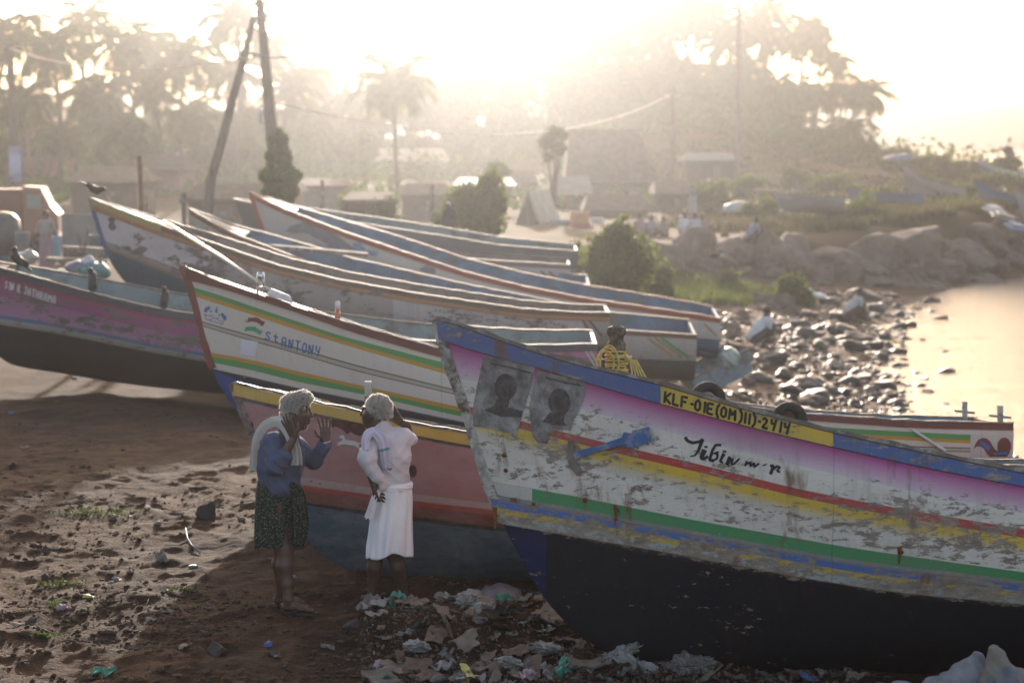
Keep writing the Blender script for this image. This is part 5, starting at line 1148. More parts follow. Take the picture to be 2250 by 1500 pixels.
def sweep(name, path, wd, th, nrm, mat, parent, pleats=5, seed=0, ragged=0, nl=46, amp=.35, off=(0, 0, 0)):
    "a folded cloth band swept along a path; nrm = rough outward direction at each path point"
    P = np.array([tuple(p) for p in path]); N = np.array([tuple(n_) for n_ in nrm]); W = np.array(wd); T = np.linspace(0, 1, len(P)); t = np.linspace(0, 1, nl)
    def cr(A):
        A = np.asarray(A, float); o = np.stack([np.interp(t, T, A[:, i]) for i in range(A.shape[1])], 1)
        for _ in range(5): o[1:-1] = .25 * o[:-2] + .5 * o[1:-1] + .25 * o[2:]
        return o
    P, N, W = cr(P), cr(N), cr(W[:, None])[:, 0]; V = []; UV = []; Fc = []; m = 44; rr = np.random.default_rng(seed)
    ph = rr.uniform(0, 6, 4)
    for i in range(nl):
        tg = P[min(i + 1, nl - 1)] - P[max(i - 1, 0)]; tg /= np.linalg.norm(tg); n_ = N[i] - tg * N[i].dot(tg); n_ /= np.linalg.norm(n_); b = np.cross(tg, n_)
        for j in range(m):
            a = 2 * math.pi * j / m; c_, s_ = math.cos(a), math.sin(a); y = W[i] / 2 * np.sign(c_) * abs(c_) ** .8; z = th / 2 * s_ + th * amp * math.sin(pleats * math.pi * (c_ * .5 + .5) * 1.0 + ph[0] + 1.2 * math.sin(t[i] * 4 + ph[1])) * (1 if s_ > 0 else .6)
            q = P[i] + b * y + n_ * z
            if ragged and i in (0, nl - 1): q = q + tg * (1 if i else -1) * ragged * (math.sin(j * 2.3 + ph[2]) * .5 + .5)
            V.append(q); UV.append((t[i], j / m))
    for i in range(nl - 1):
        for j in range(m): Fc.append((i * m + j, i * m + (j + 1) % m, (i + 1) * m + (j + 1) % m, (i + 1) * m + j))
    Fc += [tuple(range(m)), tuple((nl - 1) * m + j for j in range(m - 1, -1, -1))]
    return mesh_obj(name, [tuple(np.array(v) - np.array(off)) for v in V], Fc, mat, parent, True, UV)
def skirt(name, rings, mat, parent, off, nfold=9, amp=.05, seed=0, hem=.012, thick=.012, tight=0):
    "rings: (centre, rx, ry) from waist to hem; folds deepen downwards; closed with an inner wall so that the cloth has thickness"
    rr = np.random.default_rng(seed); ph = rr.uniform(0, 6, 8); m = 140; nl = 44; T = np.linspace(0, 1, len(rings)); t = np.linspace(0, 1, nl)
    A = np.array([[*r_[0], r_[1], r_[2]] for r_ in rings]); A = np.stack([np.interp(t, T, A[:, i]) for i in range(5)], 1)
    for _ in range(4): A[1:-1] = .25 * A[:-2] + .5 * A[1:-1] + .25 * A[2:]
    V = []; Fc = []
    for inner in (0, 1):
        for i in range(nl):
            for j in range(m):
                a = 2 * math.pi * j / m; g_ = .25 + .75 * t[i]
                w_ = amp * g_ * (math.sin(nfold * a + ph[0] + 1.5 * math.sin(t[i] * 2.5 + a)) * .5 + .35 * math.sin((nfold * 1.7) * a + ph[1] - t[i] * 3) + .3 * math.sin(3 * a + ph[2] + t[i] * 5))
                w_ += .02 * math.sin(t[i] * 16 + 2 * math.sin(a * 2 + ph[3]) + ph[4]) * (.5 + .5 * math.sin(a + ph[5])) * (1 - t[i] * .5)
                rx, ry = A[i, 3] * (1 + w_) - inner * thick, A[i, 4] * (1 + w_) - inner * thick
                z = A[i, 2] + (hem * math.sin(2 * a + ph[6]) + hem * .5 * math.sin(5 * a + ph[7])) * t[i] ** 3
                V.append((A[i, 0] + rx * math.cos(a) - off[0], A[i, 1] + ry * math.sin(a) - off[1], z - off[2]))
    for i in range(nl - 1):
        for j in range(m):
            a, b, c, d = i * m + j, i * m + (j + 1) % m, (i + 1) * m + (j + 1) % m, (i + 1) * m + j; Fc.append((a, d, c, b)); o = nl * m; Fc.append((o + a, o + b, o + c, o + d))
    e = (nl - 1) * m; o = nl * m
    for j in range(m): Fc.append((e + j, o + e + j, o + e + (j + 1) % m, e + (j + 1) % m)); Fc.append((j, (j + 1) % m, o + (j + 1) % m, o + j))
    return mesh_obj(name, V, Fc, mat, parent)
def strands(name, sdf_pts, nrms, L, mat, parent, off, n, seed, w_=.0016, comb=(0, 0, -.4), jit=.5):
    rr = np.random.default_rng(seed); idx = rr.integers(0, len(sdf_pts), n); V = []; Fc = []
    for i in idx:
        p = sdf_pts[i]; d = nrms[i] * .75 + np.array(comb) + rr.normal(size=3) * jit * .6; d /= np.linalg.norm(d); sd = np.cross(d, rr.normal(size=3)); sd /= np.linalg.norm(sd); l = L * rr.uniform(.5, 1.3); b = len(V)
        mid = p + d * l * .5 + np.array([0, 0, -.002]); e = p + d * l + np.array(comb) * l * .3
        V += [p - sd * w_, p + sd * w_, mid + sd * w_ * .8, mid - sd * w_ * .8, e]; Fc += [(b, b + 1, b + 2, b + 3), (b + 3, b + 2, b + 4)]
    return mesh_obj(name, [tuple(v - np.array(off)) for v in V], Fc, mat, parent, False)
def vnormals(V, Fc):
    n = np.zeros_like(V); fn = np.cross(V[Fc[:, 2]] - V[Fc[:, 0]], V[Fc[:, 3]] - V[Fc[:, 1]])
    for k in range(4):
        for a in range(3): n[:, a] += np.bincount(Fc[:, k], fn[:, a], len(V))
    return n / (np.linalg.norm(n, axis=1)[:, None] + 1e-9)
def sdf_from(s, name, mat, parent, off, it=1):
    V, Fc = s.mesh(); V = relax(V, Fc, it) if it else V; mesh_obj(name, (V - np.array(off)).tolist(), Fc.tolist(), mat, parent); return V, Fc

# ================= man in the blue shirt
YA = 13.9
def a_(u, v, dy=0.0): return at(u, v, YA + dy)
base = Vector((a_(635, 1360).x, YA, gz(a_(635, 1360).x, YA))); offA = tuple(base); gA = base.z
A = empty('person', offA, (0, 0, 0), 'grey haired man in blue shirt and dark patterned lungi raising both hands', 'person')
lo = a_(545, 1395, -.42); hi = a_(745, 845, .42); lo = (lo.x, YA - .42, gA - .02); hi = (a_(745, 900).x, YA + .42, a_(640, 848).z + .02)
s = SDF(lo, hi, .0046)
s.ell(a_(649, 893), (.088, .073, .092), k=.02); s.ell(a_(661, 919, -.004), (.064, .056, .068), (0, R(12), 0), k=.03); s.cone(a_(668, 938), a_(655, 936, -.02), .022, .03, k=.02)   # cranium, face, jaw
s.cone(a_(680.5, 899), a_(685.5, 913.5), .007, .0125, k=.008); s.cone(a_(683, 915, -.012), a_(683, 915, .012), .008, .008, k=.006)                 # nose
s.ell(a_(677, 894, -.005), (.014, .045, .010), k=.012); s.ell(a_(669, 912, -.037), (.024, .022, .024), k=.02); s.ell(a_(676.5, 903, -.028), (.012, .014, .009), k=.008, sub=True); s.ell(a_(676.5, 903, .028), (.012, .014, .009), k=.008, sub=True)
s.cone(a_(680, 924.5, -.018), a_(680, 924.5, .018), .0065, .0065, k=.005); s.cone(a_(679, 930, -.016), a_(679, 930, .016), .0072, .0072, k=.004); s.cone(a_(682, 927.3, -.022), a_(682, 927.3, .022), .0024, .0024, k=.002, sub=True)
s.ell(a_(640, 909, -.071), (.016, .008, .030), (0, R(-12), 0), k=.004); s.ell(a_(642, 908, -.080), (.009, .006, .018), k=.003, sub=True)
s.chain([a_(644, 925), a_(636, 950), a_(628, 972)], [.056, .054, .065], k=.03)
s.ell(a_(620, 1005), (.13, .14, .17), k=.05); s.ell(a_(613, 1060), (.12, .12, .13), k=.05); s.ell(a_(610, 1105), (.13, .13, .12), k=.04)
s.chain([a_(600, 982, -.15), a_(606, 1028, -.24)], [.05, .040], k=.03); s.chain([a_(606, 1028, -.24), a_(620, 1003, -.25), a_(644, 966, -.235)], [.040, .040, .0255], k=.015)
s.chain([a_(652, 984, .14), a_(690, 1008, .12)], [.05, .040], k=.03); s.chain([a_(690, 1008, .12), a_(704, 992, .08), a_(716, 970, .04)], [.040, .037, .0255], k=.015)
hand(s, a_(646, 962, -.235), (-.36, -.02, .93), (.75, -.55, .15), (.6, .7, .2), curl=(-.10, .08, .10), size=1.0, spread=.22, thumb=(.55, .65, .35))
hand(s, a_(716, 966, .04), (-.06, 0, 1), (-1, -.15, 0), (-.1, -1, 0), curl=(.05, .08, .10), size=1.0, spread=.20, thumb=(.8, .45, .15))
for kn, an, toe in ((( 627, 1208, -.06), (634, 1342, -.12), (684, 1376, -.16)), ((619, 1208, .07), (616, 1326, .10), (668, 1350, .06))):
    K, N_, T_ = a_(*kn), a_(*an), a_(*toe); T_.z = gA + .012; N_.z = gA + .095
    s.chain([a_(609, 1110, kn[2] * .8), K], [.072, .056], k=.03); m_ = K.lerp(N_, .32) + Vector((-.012, 0, 0)); s.chain([K, m_, K.lerp(N_, .68), N_], [.055, .055, .040, .032], k=.02); foot(s, N_, (T_.x, T_.y, gA + .018), .029)
VA, FA = sdf_from(s, 'body', SKIN, A, offA, 1)
# hair with uneven tufts
h = SDF((a_(606, 0).x, YA - .13, a_(0, 950).z), (a_(697, 0).x, YA + .13, a_(0, 845).z), .0046)
h.ell(a_(646, 888), (.096, .081, .084), k=.01); h.ell(a_(633, 905), (.066, .074, .062), k=.02); h.ell(a_(668, 872), (.058, .06, .044), k=.02)
h.ell(a_(679, 918, 0), (.062, .12, .066), k=.01, sub=True); h.ell(a_(655, 945), (.075, .12, .070), k=.01, sub=True); h.ell(a_(641, 911, -.085), (.016, .035, .024), k=.004, sub=True)
h.displace(.0085, lambda X, Y, Z: np.sin(X * 92 + 3 * np.sin(Z * 31)) * np.sin(Y * 84 + 2 * np.sin(X * 27)) + .7 * np.sin(Z * 105 + Y * 41) * np.cos(X * 61))
V, Fc = h.mesh(); HA = mesh_obj('hair', (V - np.array(offA)).tolist(), Fc.tolist(), HAIRG, A); N = vnormals(V, Fc)
sg = -1 if (N[:, 2] * (V[:, 2] - V[:, 2].mean())).mean() < 0 else 1; N = N * sg
up_ = (V[:, 2] > a_(0, 925).z); strands('hair_strands', V[up_], N[up_], .013, HAIRS, HA, (0, 0, 0), 6500, 1, w_=.0021, comb=(.1, 0, -.15)) ; HA.children[0].location = (-offA[0], -offA[1], -offA[2])
mb = SDF((a_(655, 0).x, YA - .07, a_(0, 955).z), (a_(697, 0).x, YA + .07, a_(0, 910).z), .003); mb.cone(a_(683, 920, -.026), a_(685, 919.5, 0), .005, .0068, k=.003); mb.cone(a_(685, 919.5, 0), a_(683, 920, .026), .0068, .005, k=.003)
mb.displace(.002, lambda X, Y, Z: np.sin(Y * 700) * np.sin(X * 500)); V, Fc = mb.mesh(); mesh_obj('moustache', (V - np.array(offA)).tolist(), Fc.tolist(), HAIRG, A)
chm = (VA[:, 0] > a_(658, 0).x) & (VA[:, 2] < a_(0, 931).z) & (VA[:, 2] > a_(0, 949).z); NA = vnormals(VA, FA)
if (NA[:, 0] * (VA[:, 0] - VA[:, 0].mean())).mean() < 0: NA = -NA
strands('beard_stubble', VA[chm], NA[chm], .007, HAIRG, A, offA, 420, 3, w_=.0009, comb=(0, 0, -.2))
for sg in (-1, 1): MB().lathe([(0, -.010), (.008, -.006), (.0105, 0), (.008, .006), (0, .010)], 10).build('eye', simple('eye', (.05, .04, .035), .2, .6, .1, 5, 0), A, True).location = Vector(a_(674.5, 903.5, sg * .028)) - base
mb = MB()
for sg in (-1, 1): mb.tube([a_(681, 897.5, sg * .012) - base, a_(679.5, 895.5, sg * .028) - base, a_(674.5, 897, sg * .046) - base], [.003, .0045, .0025], 6)
mb.build('eyebrow', HAIRG, A, True)
# shirt
s = SDF((a_(535, 0).x, YA - .42, a_(0, 1110).z), (a_(735, 0).x, YA + .36, a_(0, 935).z), .0052)
s.ell(a_(617, 1004), (.160, .165, .175), (0, R(8), 0), k=.05); s.cone(a_(612, 1030), a_(613, 1066), .150, .140, k=.05); s.ell(a_(622, 1068, -.02), (.125, .13, .065), k=.04)
s.ell(a_(600, 972, -.10), (.085, .09, .08), k=.04); s.ell(a_(648, 978, .10), (.08, .09, .07), k=.04)
s.chain([a_(598, 978, -.15), a_(604, 1024, -.235)], [.072, .064], k=.035); s.chain([a_(604, 1028, -.24), a_(622, 1008, -.25)], [.060, .056], k=.02); s.cone(a_(617, 1013, -.25), a_(625, 1002, -.25), .060, .060, k=.004)
s.chain([a_(652, 982, .13), a_(690, 1012, .12)], [.076, .064], k=.035); s.chain([a_(690, 1012, .12), a_(712, 980, .06)], [.062, .052], k=.02); s.cone(a_(708, 986, .065), a_(714, 976, .055), .055, .055, k=.004)
s.cone(a_(628, 962), a_(640, 950), .082, .070, k=.02)
s.displace(.0105, folds([(.6, .2, .9, 29, .5, .7), (.9, -.3, -.6, 19, 2.1, .7), (-.3, .8, .7, 30, 1.2, .5)]))
s.cone(a_(640, 956), a_(646, 930), .058, .066, k=.004, sub=True)
s.cone(a_(630, 994, -.25), a_(650, 962, -.23), .034, .040, k=.002, sub=True); s.cone(a_(714, 975, .05), a_(720, 955, .04), .036, .042, k=.002, sub=True)
V, Fc = sdf_from(s, 'shirt', SHA, A, offA, 1)
mb = MB(); C = a_(641, 955, -.02) - base    # open collar
for sg in (-1, 1): mb.tube([a_(624, 944, sg * .05) - base, a_(640, 953, sg * .062) - base, a_(655, 966, sg * .05) - base, a_(663, 980, sg * .03) - base], [.016, .017, .018, .006], 8)
mb.build('collar', SHA, A, True)
MB().tube([a_(668, 985, -.115) - base, a_(668, 1020, -.118) - base, a_(660, 1050, -.112) - base, a_(652, 1078, -.10) - base], .0055, 6).build('placket', SHA, A, True)
# lungi with the front tuck
skirt('lungi', [(a_(609, 1052), .135, .125), (a_(608, 1085), .150, .135), (a_(607, 1120), .150, .136), (a_(606, 1160), .142, .130), (a_(604, 1199), .128, .122)], LU.m, A, offA, 10, .12, 4, .014)
sweep('lungi_tuck', [a_(640, 1068, -.10), a_(652, 1082, -.12), a_(659, 1120, -.12), a_(661, 1160, -.11), a_(655, 1192, -.10)], [.05, .09, .10, .11, .08], .05, [(.6, -.8, .2)] * 5, LU.m, A, 7, 3, .02, amp=.5, off=offA)
sweep('towel', [a_(560, 1030, .02), a_(561, 1000, .02), a_(566, 962, .0), a_(585, 932, -.03), a_(612, 924, -.07), a_(630, 940, -.13), a_(642, 965, -.185), a_(649, 992, -.195), a_(650, 1018, -.19)], [.075, .08, .085, .085, .08, .075, .075, .085, .10], .032,
      [(-1, -.4, 0), (-1, -.4, .1), (-.9, -.4, .4), (-.4, -.4, .9), (.1, -.5, .9), (.4, -.8, .5), (.4, -1, .2), (.3, -1, 0), (.3, -1, 0)], TOW, A, 6, 5, .014, amp=.62, off=offA)
MB().tube([a_(716, 971, .04) - base + Vector((.029 * math.cos(t_), .029 * math.sin(t_), .006 * math.cos(t_))) for t_ in [i * math.pi / 6 for i in range(13)]], .004, 6).build('wrist_thread', WHITEP, A, True)
SAN = simple('sandal_rubber', (.022, .017, .02), .7, .3, .2, 20, .2)
def sandal(an, toe, z, parent, off):
    an, toe = Vector(an), Vector(toe); f = toe - an; f.z = 0; f.normalize(); sd = Vector((-f.y, f.x, 0)); h0 = Vector((an.x, an.y, z)) - f * .055; V = []; n_ = 22
    for zz in (0, .018):
        for i in range(n_):
            t_ = 2 * math.pi * i / n_; x = .135 + .145 * math.cos(t_); y = (.040 + .010 * math.cos(t_)) * math.sin(t_); V.append(h0 + f * x + sd * y + Vector((0, 0, zz)) - Vector(off))
    Fc = [tuple(range(n_ - 1, -1, -1)), tuple(n_ + i for i in range(n_))] + [(i, (i + 1) % n_, n_ + (i + 1) % n_, n_ + i) for i in range(n_)]
    o = mesh_obj('sandal', V, Fc, SAN, parent, False); mb = MB(); t0 = h0 + f * .215 + Vector((0, 0, .022))
    for sg in (-1, 1): mb.tube([t0 - Vector(off), h0 + f * .17 + sd * sg * .03 + Vector((0, 0, .05)) - Vector(off), h0 + f * .12 + sd * sg * .042 + Vector((0, 0, .02)) - Vector(off)], [.007, .010, .008], 6)
    mb.build('strap', SAN, o, True)
sandal(a_(634, 1342, -.12), a_(684, 1376, -.16), gA - .004, A, offA); sandal(a_(616, 1326, .10), a_(668, 1350, .06), gA - .004, A, offA)

# ================= man in white seen from behind
YB = 14.15
def b_(u, v, dy=0.0): return at(u, v, YB + dy)
baseB = Vector((b_(850, 1340).x, YB, gz(b_(850, 1340).x, YB))); offB = tuple(baseB); gB = baseB.z
Bm = empty('person', offB, (0, 0, 0), 'white haired man in pale shirt and white cloth seen from behind, hand to his head', 'person')
s = SDF((b_(780, 0).x, YB - .35, gB - .02), (b_(925, 0).x, YB + .36, b_(0, 860).z), .0046)
s.ell(b_(831, 894, .005), (.084, .076, .088), k=.02); s.ell(b_(813, 914, .02), (.058, .056, .066), k=.03); s.cone(b_(806, 933, .02), b_(822, 930, 0), .024, .03, k=.02)
s.cone(b_(798, 899, .035), b_(794, 911, .04), .007, .012, k=.008); s.ell(b_(799, 894, .03), (.012, .04, .010), k=.01); s.cone(b_(797, 921, .02), b_(797, 921, .05), .0065, .006, k=.005); s.cone(b_(798, 927, .02), b_(798, 927, .05), .007, .006, k=.004); s.ell(b_(806, 910, -.022), (.02, .02, .022), k=.02)
s.ell(b_(819, 912, -.072), (.014, .008, .029), (0, R(14), 0), k=.004); s.ell(b_(817.5, 911, -.080), (.008, .006, .017), k=.003, sub=True)
s.chain([b_(828, 920), b_(832, 940), b_(840, 962)], [.055, .055, .065], k=.03); s.ell(b_(858, 1000), (.115, .10, .17), k=.05); s.ell(b_(866, 1055), (.105, .10, .12), k=.05); s.ell(b_(866, 1095), (.115, .11, .11), k=.04)
s.chain([b_(826, 972, -.06), b_(804, 1010, -.16)], [.046, .038], k=.03); s.chain([b_(804, 1010, -.16), b_(822, 1064, -.15)], [.038, .026], k=.015)
hand(s, b_(822, 1064, -.15), (.12, .25, -1), (-.3, -1, -.1), (1, -.1, 0), size=.95, fold=[(.5, .9, .9), (.6, 1, .9), (.7, 1, .9), (.8, 1, .9)], thumb=(.5, .8, .5))
s.chain([b_(890, 962, .04), b_(904, 968, .20)], [.048, .038], k=.03); s.chain([b_(904, 968, .20), b_(892, 934, .12), b_(878, 926, .06)], [.038, .032, .026], k=.015)
hand(s, b_(878, 926, .05), (-.62, -.25, .78), (-.3, .2, -.6), (-.2, 1, .1), size=1.0, fold=[(.55, .9, .8), (.5, .9, .8), (.5, .8, .8), (.5, .9, .8)], thumb=(.6, .6, .5))
for kn, an, tx in (((826, 1218, .0), (818, 1325, .0), -.16), ((868, 1218, .02), (888, 1325, .04), .02)):
    K, N_ = b_(*kn), b_(*an); N_.z = gB + .095; s.chain([b_(862 + (kn[0] - 850) * .6, 1110, kn[2]), K], [.075, .058], k=.03); m_ = K.lerp(N_, .32) + Vector((0, -.012, 0)); s.chain([K, m_, K.lerp(N_, .68), N_], [.055, .056, .040, .032], k=.02)
    foot(s, N_, (N_.x + tx, N_.y + .16, gB + .018), .031)
VB, FB = sdf_from(s, 'body', SKIND, Bm, offB, 1)
h = SDF((b_(785, 0).x, YB - .13, b_(0, 945).z), (b_(870, 0).x, YB + .13, b_(0, 858).z), .0044)
h.ell(b_(832, 890, .0), (.093, .088, .080), k=.01); h.ell(b_(842, 905, -.01), (.064, .078, .064), k=.02); h.ell(b_(800, 918, .02), (.062, .12, .074), k=.01, sub=True); h.ell(b_(812, 938), (.05, .12, .064), k=.008, sub=True); h.ell(b_(819, 913, -.09), (.015, .04, .024), k=.004, sub=True); h.ell(b_(838, 945), (.07, .12, .05), k=.008, sub=True)
h.displace(.0045, lambda X, Y, Z: np.sin(X * 120 + 12 * Z + 2 * np.sin(Z * 31)) + .5 * np.sin(X * 60 + Z * 45)); V, Fc = h.mesh(); HB = mesh_obj('hair', (V - np.array(offB)).tolist(), Fc.tolist(), HAIRG, Bm); N = vnormals(V, Fc)
if (N[:, 2] * (V[:, 2] - V[:, 2].mean())).mean() < 0: N = -N
up_ = V[:, 2] > b_(0, 915).z; strands('hair_strands', V[up_], N[up_], .015, HAIRS, HB, offB, 6000, 2, w_=.0018, comb=(.0, 0, -.6), jit=.3)
s = SDF((b_(780, 0).x, YB - .34, b_(0, 1095).z), (b_(925, 0).x, YB + .34, b_(0, 915).z), .0052)
s.ell(b_(858, 988), (.150, .128, .165), k=.05); s.cone(b_(862, 1015), b_(866, 1062), .124, .112, k=.05); s.ell(b_(832, 962, -.04), (.075, .08, .055), k=.04); s.ell(b_(886, 960, .02), (.07, .085, .060), k=.04)
s.chain([b_(824, 972, -.06), b_(805, 1006, -.16)], [.070, .068], k=.03); s.chain([b_(806, 1010, -.165), b_(826, 1048, -.15)], [.062, .052], k=.02); s.chain([b_(826, 1040, -.14), b_(838, 1068, -.12)], [.045, .04], k=.03)
s.chain([b_(888, 962, .03), b_(900, 966, .18)], [.068, .058], k=.03); s.cone(b_(842, 948), b_(836, 934), .078, .070, k=.012)
s.displace(.0085, folds([(.85, .1, .55, 31, .5, .8), (.3, -.3, -.9, 24, 2.1, .5), (-.8, .4, .6, 44, 1.2, .5)])); s.cone(b_(834, 936), b_(828, 915), .058, .066, k=.004, sub=True); s.cone(b_(821, 1056, -.15), b_(818, 1085, -.15), .034, .05, k=.002, sub=True)
sdf_from(s, 'shirt', SHB, Bm, offB, 1)
sweep('collar', [b_(812, 944, .03), b_(820, 938, -.045), b_(838, 937, -.075), b_(855, 938, -.045), b_(858, 938, .02)], [.04, .05, .055, .05, .04], .012, [(-1, -.3, .4), (-.6, -1, .4), (.1, -1, .5), (.8, -.7, .4), (1, 0, .4)], SHB, Bm, 1, 2, amp=.1, off=offB)
sweep('towel', [b_(804, 985, -.17), b_(803, 966, -.165), b_(810, 952, -.13), b_(824, 948, -.115), b_(838, 962, -.135), b_(846, 988, -.14), b_(851, 1024, -.135)], [.07, .08, .085, .085, .085, .08, .07], .026, [(-1, -.7, 0), (-1, -.7, .2), (-.6, -.7, .8), (.1, -.8, .9), (.3, -1, .3), (.2, -1, .1), (.2, -1, 0)], TOWB.m, Bm, 5, 7, .03, amp=.55, off=offB)
skirt('mundu', [(b_(867, 1061), .114, .108), (b_(866, 1075), .128, .118), (b_(864, 1110), .142, .13), (b_(860, 1155), .156, .140), (b_(857, 1190), .164, .143), (b_(856, 1218), .168, .143)], MUN, Bm, offB, 9, .12, 6, .024)
skirt('waist_roll', [(b_(868, 1058), .122, .114), (b_(868, 1063), .130, .121), (b_(867, 1070), .132, .123), (b_(867, 1076), .125, .116)], MUN, Bm, offB, 4, .02, 8, .006)
sweep('cloth_knot', [b_(832, 1078, -.13), b_(824, 1095, -.15), b_(817, 1115, -.155), b_(811, 1136, -.15)], [.035, .05, .05, .06], .04, [(-.4, -1, 0)] * 4, MUN, Bm, 5, 9, .015, nl=24, amp=.4, off=offB)

# ================= people farther off
def small_person(u, vfeet, Y, pose, shirt, lower, label, face=0.0, sc=1.0, group=None, hat=None, z=None, skin=None):
    p = at(u, vfeet, Y); g0 = p.z if z is None else z
    r_ = empty('person', (p.x, Y, g0), (0, 0, R(face)), label, 'person', group)
    def grid(): return SDF((-.45, -.5, -.04), (.45, .55, 1.85 if pose == 'stand' else 1.3), .016)
    b = grid(); c = grid(); l = grid(); h_ = grid(); q = sc
    def T(x, y, z_): return (x * q, y * q, z_ * q)
    if pose == 'stand': hd = (0, .02, 1.58); sh = 1.38; hip = (0, 0, .92)
    elif pose == 'squat': hd = (0, .30, .86); sh = .66; hip = (0, -.10, .22)
    else: hd = (0, .10, .80); sh = .58; hip = (0, -.05, .14)
    b.ell(T(*hd), (.075 * q, .09 * q, .105 * q), k=.02); b.ell(T(hd[0], hd[1] + .085, hd[2] - .02), (.02, .03, .03), k=.02)
    nk = (0, hd[1] - .03, hd[2] - .14); b.cone(T(*hd), T(*nk), .05 * q, .055 * q, k=.02); b.chain([T(*nk), T(*hip)], [.10 * q, .11 * q], k=.03)
    h_.ell(T(hd[0], hd[1] - .015, hd[2] + .025), (.084 * q, .098 * q, .10 * q), k=.01); h_.ell(T(hd[0], hd[1] + .10, hd[2] - .06), (.09, .07, .09), k=.01, sub=True)
    c.chain([T(0, nk[1] - .03, sh - .02), T((hip[0]), (hip[1] + nk[1]) / 2 - .05, (sh + hip[2]) / 2), T(hip[0], hip[1], hip[2] + .06)], [.13 * q, .15 * q, .15 * q], k=.05)
    for sg in (-1, 1):
        S_ = (sg * .16, nk[1] - .02, sh - .03); c.cone(T(*S_), T(sg * .10, nk[1] - .02, sh), .065 * q, .08 * q, k=.04)
        if pose == 'stand': E = (sg * .24, .0, 1.12); H_ = (sg * .18, .16, .98)
        elif pose == 'squat': E = (sg * .22, .22, .48); H_ = (sg * .08, .40, .36)
        else: E = (sg * .22, .10, .34); H_ = (sg * .10, .32, .34)
        c.chain([T(*S_), T(*E)], [.062 * q, .05 * q], k=.03); b.chain([T(*S_), T(*E), T(*H_)], [.045 * q, .04 * q, .026 * q], k=.02)
        hd_ = Vector(H_) - Vector(E); hand(b, T(*H_), hd_, (sg * -1, 0, .4), (0, 0, -1), size=q, curl=(.3, .4, .4))
        if pose == 'stand': K = (sg * .09, .02, .50); An = (sg * .09, .0, .09)
        elif pose == 'squat': K = (sg * .20, .30, .46); An = (sg * .15, .08, .09)
        else: K = (sg * .20, .38, .36); An = (sg * .14, .42, .09)
        b.chain([T(hip[0] + sg * .08, hip[1], hip[2]), T(*K), T(*An)], [.08 * q, .058 * q, .036 * q], k=.03); foot(b, T(*An), T(An[0], An[1] + .18, .01), .034)
        l.chain([T(hip[0] + sg * .07, hip[1], hip[2] + .02), T(*K)], [.125 * q, .085 * q], k=.06)
        if pose == 'stand': l.cone(T(*K), T(sg * .08, .0, .22), .11, .13, k=.08)
    if pose == 'stand': l.cone(T(0, 0, .98), T(0, 0, .45), .16, .18, k=.05); l.cone(T(0, 0, .45), T(0, .0, .25), .18, .16, k=.05)
    fo = folds([(.5, .2, .8, 30, .5, .7), (.9, -.3, -.5, 22, 2.1, .6)]); c.displace(.008, fo); l.displace(.008, fo)
    o = (0, 0, 0); sdf_from(b, 'body', skin or SKIND, r_, o); sdf_from(c, 'shirt', shirt, r_, o); sdf_from(l, 'lower_cloth', lower, r_, o); h_.displace(.004, lambda X, Y, Z: np.sin(X * 90) * np.sin(Y * 80 + Z * 70))
    sdf_from(h_, 'hair' if not hat else 'cap', hat or HAIRB, r_, o, 0)
    return r_
C1 = lambda n_, c: cloth(n_, c, .12)
PKS, WHS, BRC, LIL, DKC = C1('faded_pink_cloth', (.36, .22, .24)), C1('white_shirt_cloth', (.62, .60, .60)), C1('brown_cloth', (.12, .08, .06)), C1('grey_check_cloth', (.25, .24, .28)), C1('dark_cloth', (.05, .05, .06))
small_person(104, 607, 50.5, 'stand', C1('beige_cloth', (.33, .28, .25)), PKS, 'man in beige shirt standing with his back turned beyond the magenta boat', 0, .99)
small_person(1662, 765, 46, 'squat', WHS, DKC, 'man in white shirt squatting on the pebbles near the square boat sterns', -60, 1.0)
small_person(1868, 708, 56, 'squat', C1('pale_cloth', (.50, .47, .46)), BRC, 'man squatting among the wet stones by the water with a cloth over his knees', -70, 1.0)
small_person(1648, 537, 67, 'squat', LIL, DKC, 'dark haired man crouching on the edge of the stony bank', -50, .95)
G1 = 'people sitting together on the bank'
small_person(1406, 524, 73, 'sit', PKS, BRC, 'man in pink shirt seated at the left end of the group on the bank', 20, 1.05, G1)
small_person(1431, 522, 74, 'sit', LIL, BRC, 'man in grey seated second from the left on the bank', 0, .95, G1)
small_person(1459, 523, 73, 'sit', C1('tan_cloth', (.30, .22, .18)), BRC, 'small man in tan seated third from the left on the bank', 15, .9, G1)
small_person(1503, 520, 73, 'sit', WHS, DKC, 'man in plain white shirt seated in the middle of the bank group', -10, 1.0, G1)
small_person(1528, 522, 72, 'sit', C1('striped_cloth', (.45, .43, .47)), DKC, 'man in pale checked shirt seated right of the man in white', 0, 1.0, G1)
small_person(1541, 520, 74, 'sit', PKS, DKC, 'half hidden man seated at the right end of the bank group', 0, .95, G1)
small_person(1522, 472, 84, 'stand', LIL, C1('pale_lungi', (.42, .38, .38)), 'hazy figure standing behind the group seated on the bank', 30, .75)
small_person(985, 556, 47.5, 'stand', DKC, DKC, 'dark clothed man with a white cap standing behind the slate boats', 160, .72, hat=WHITEP)

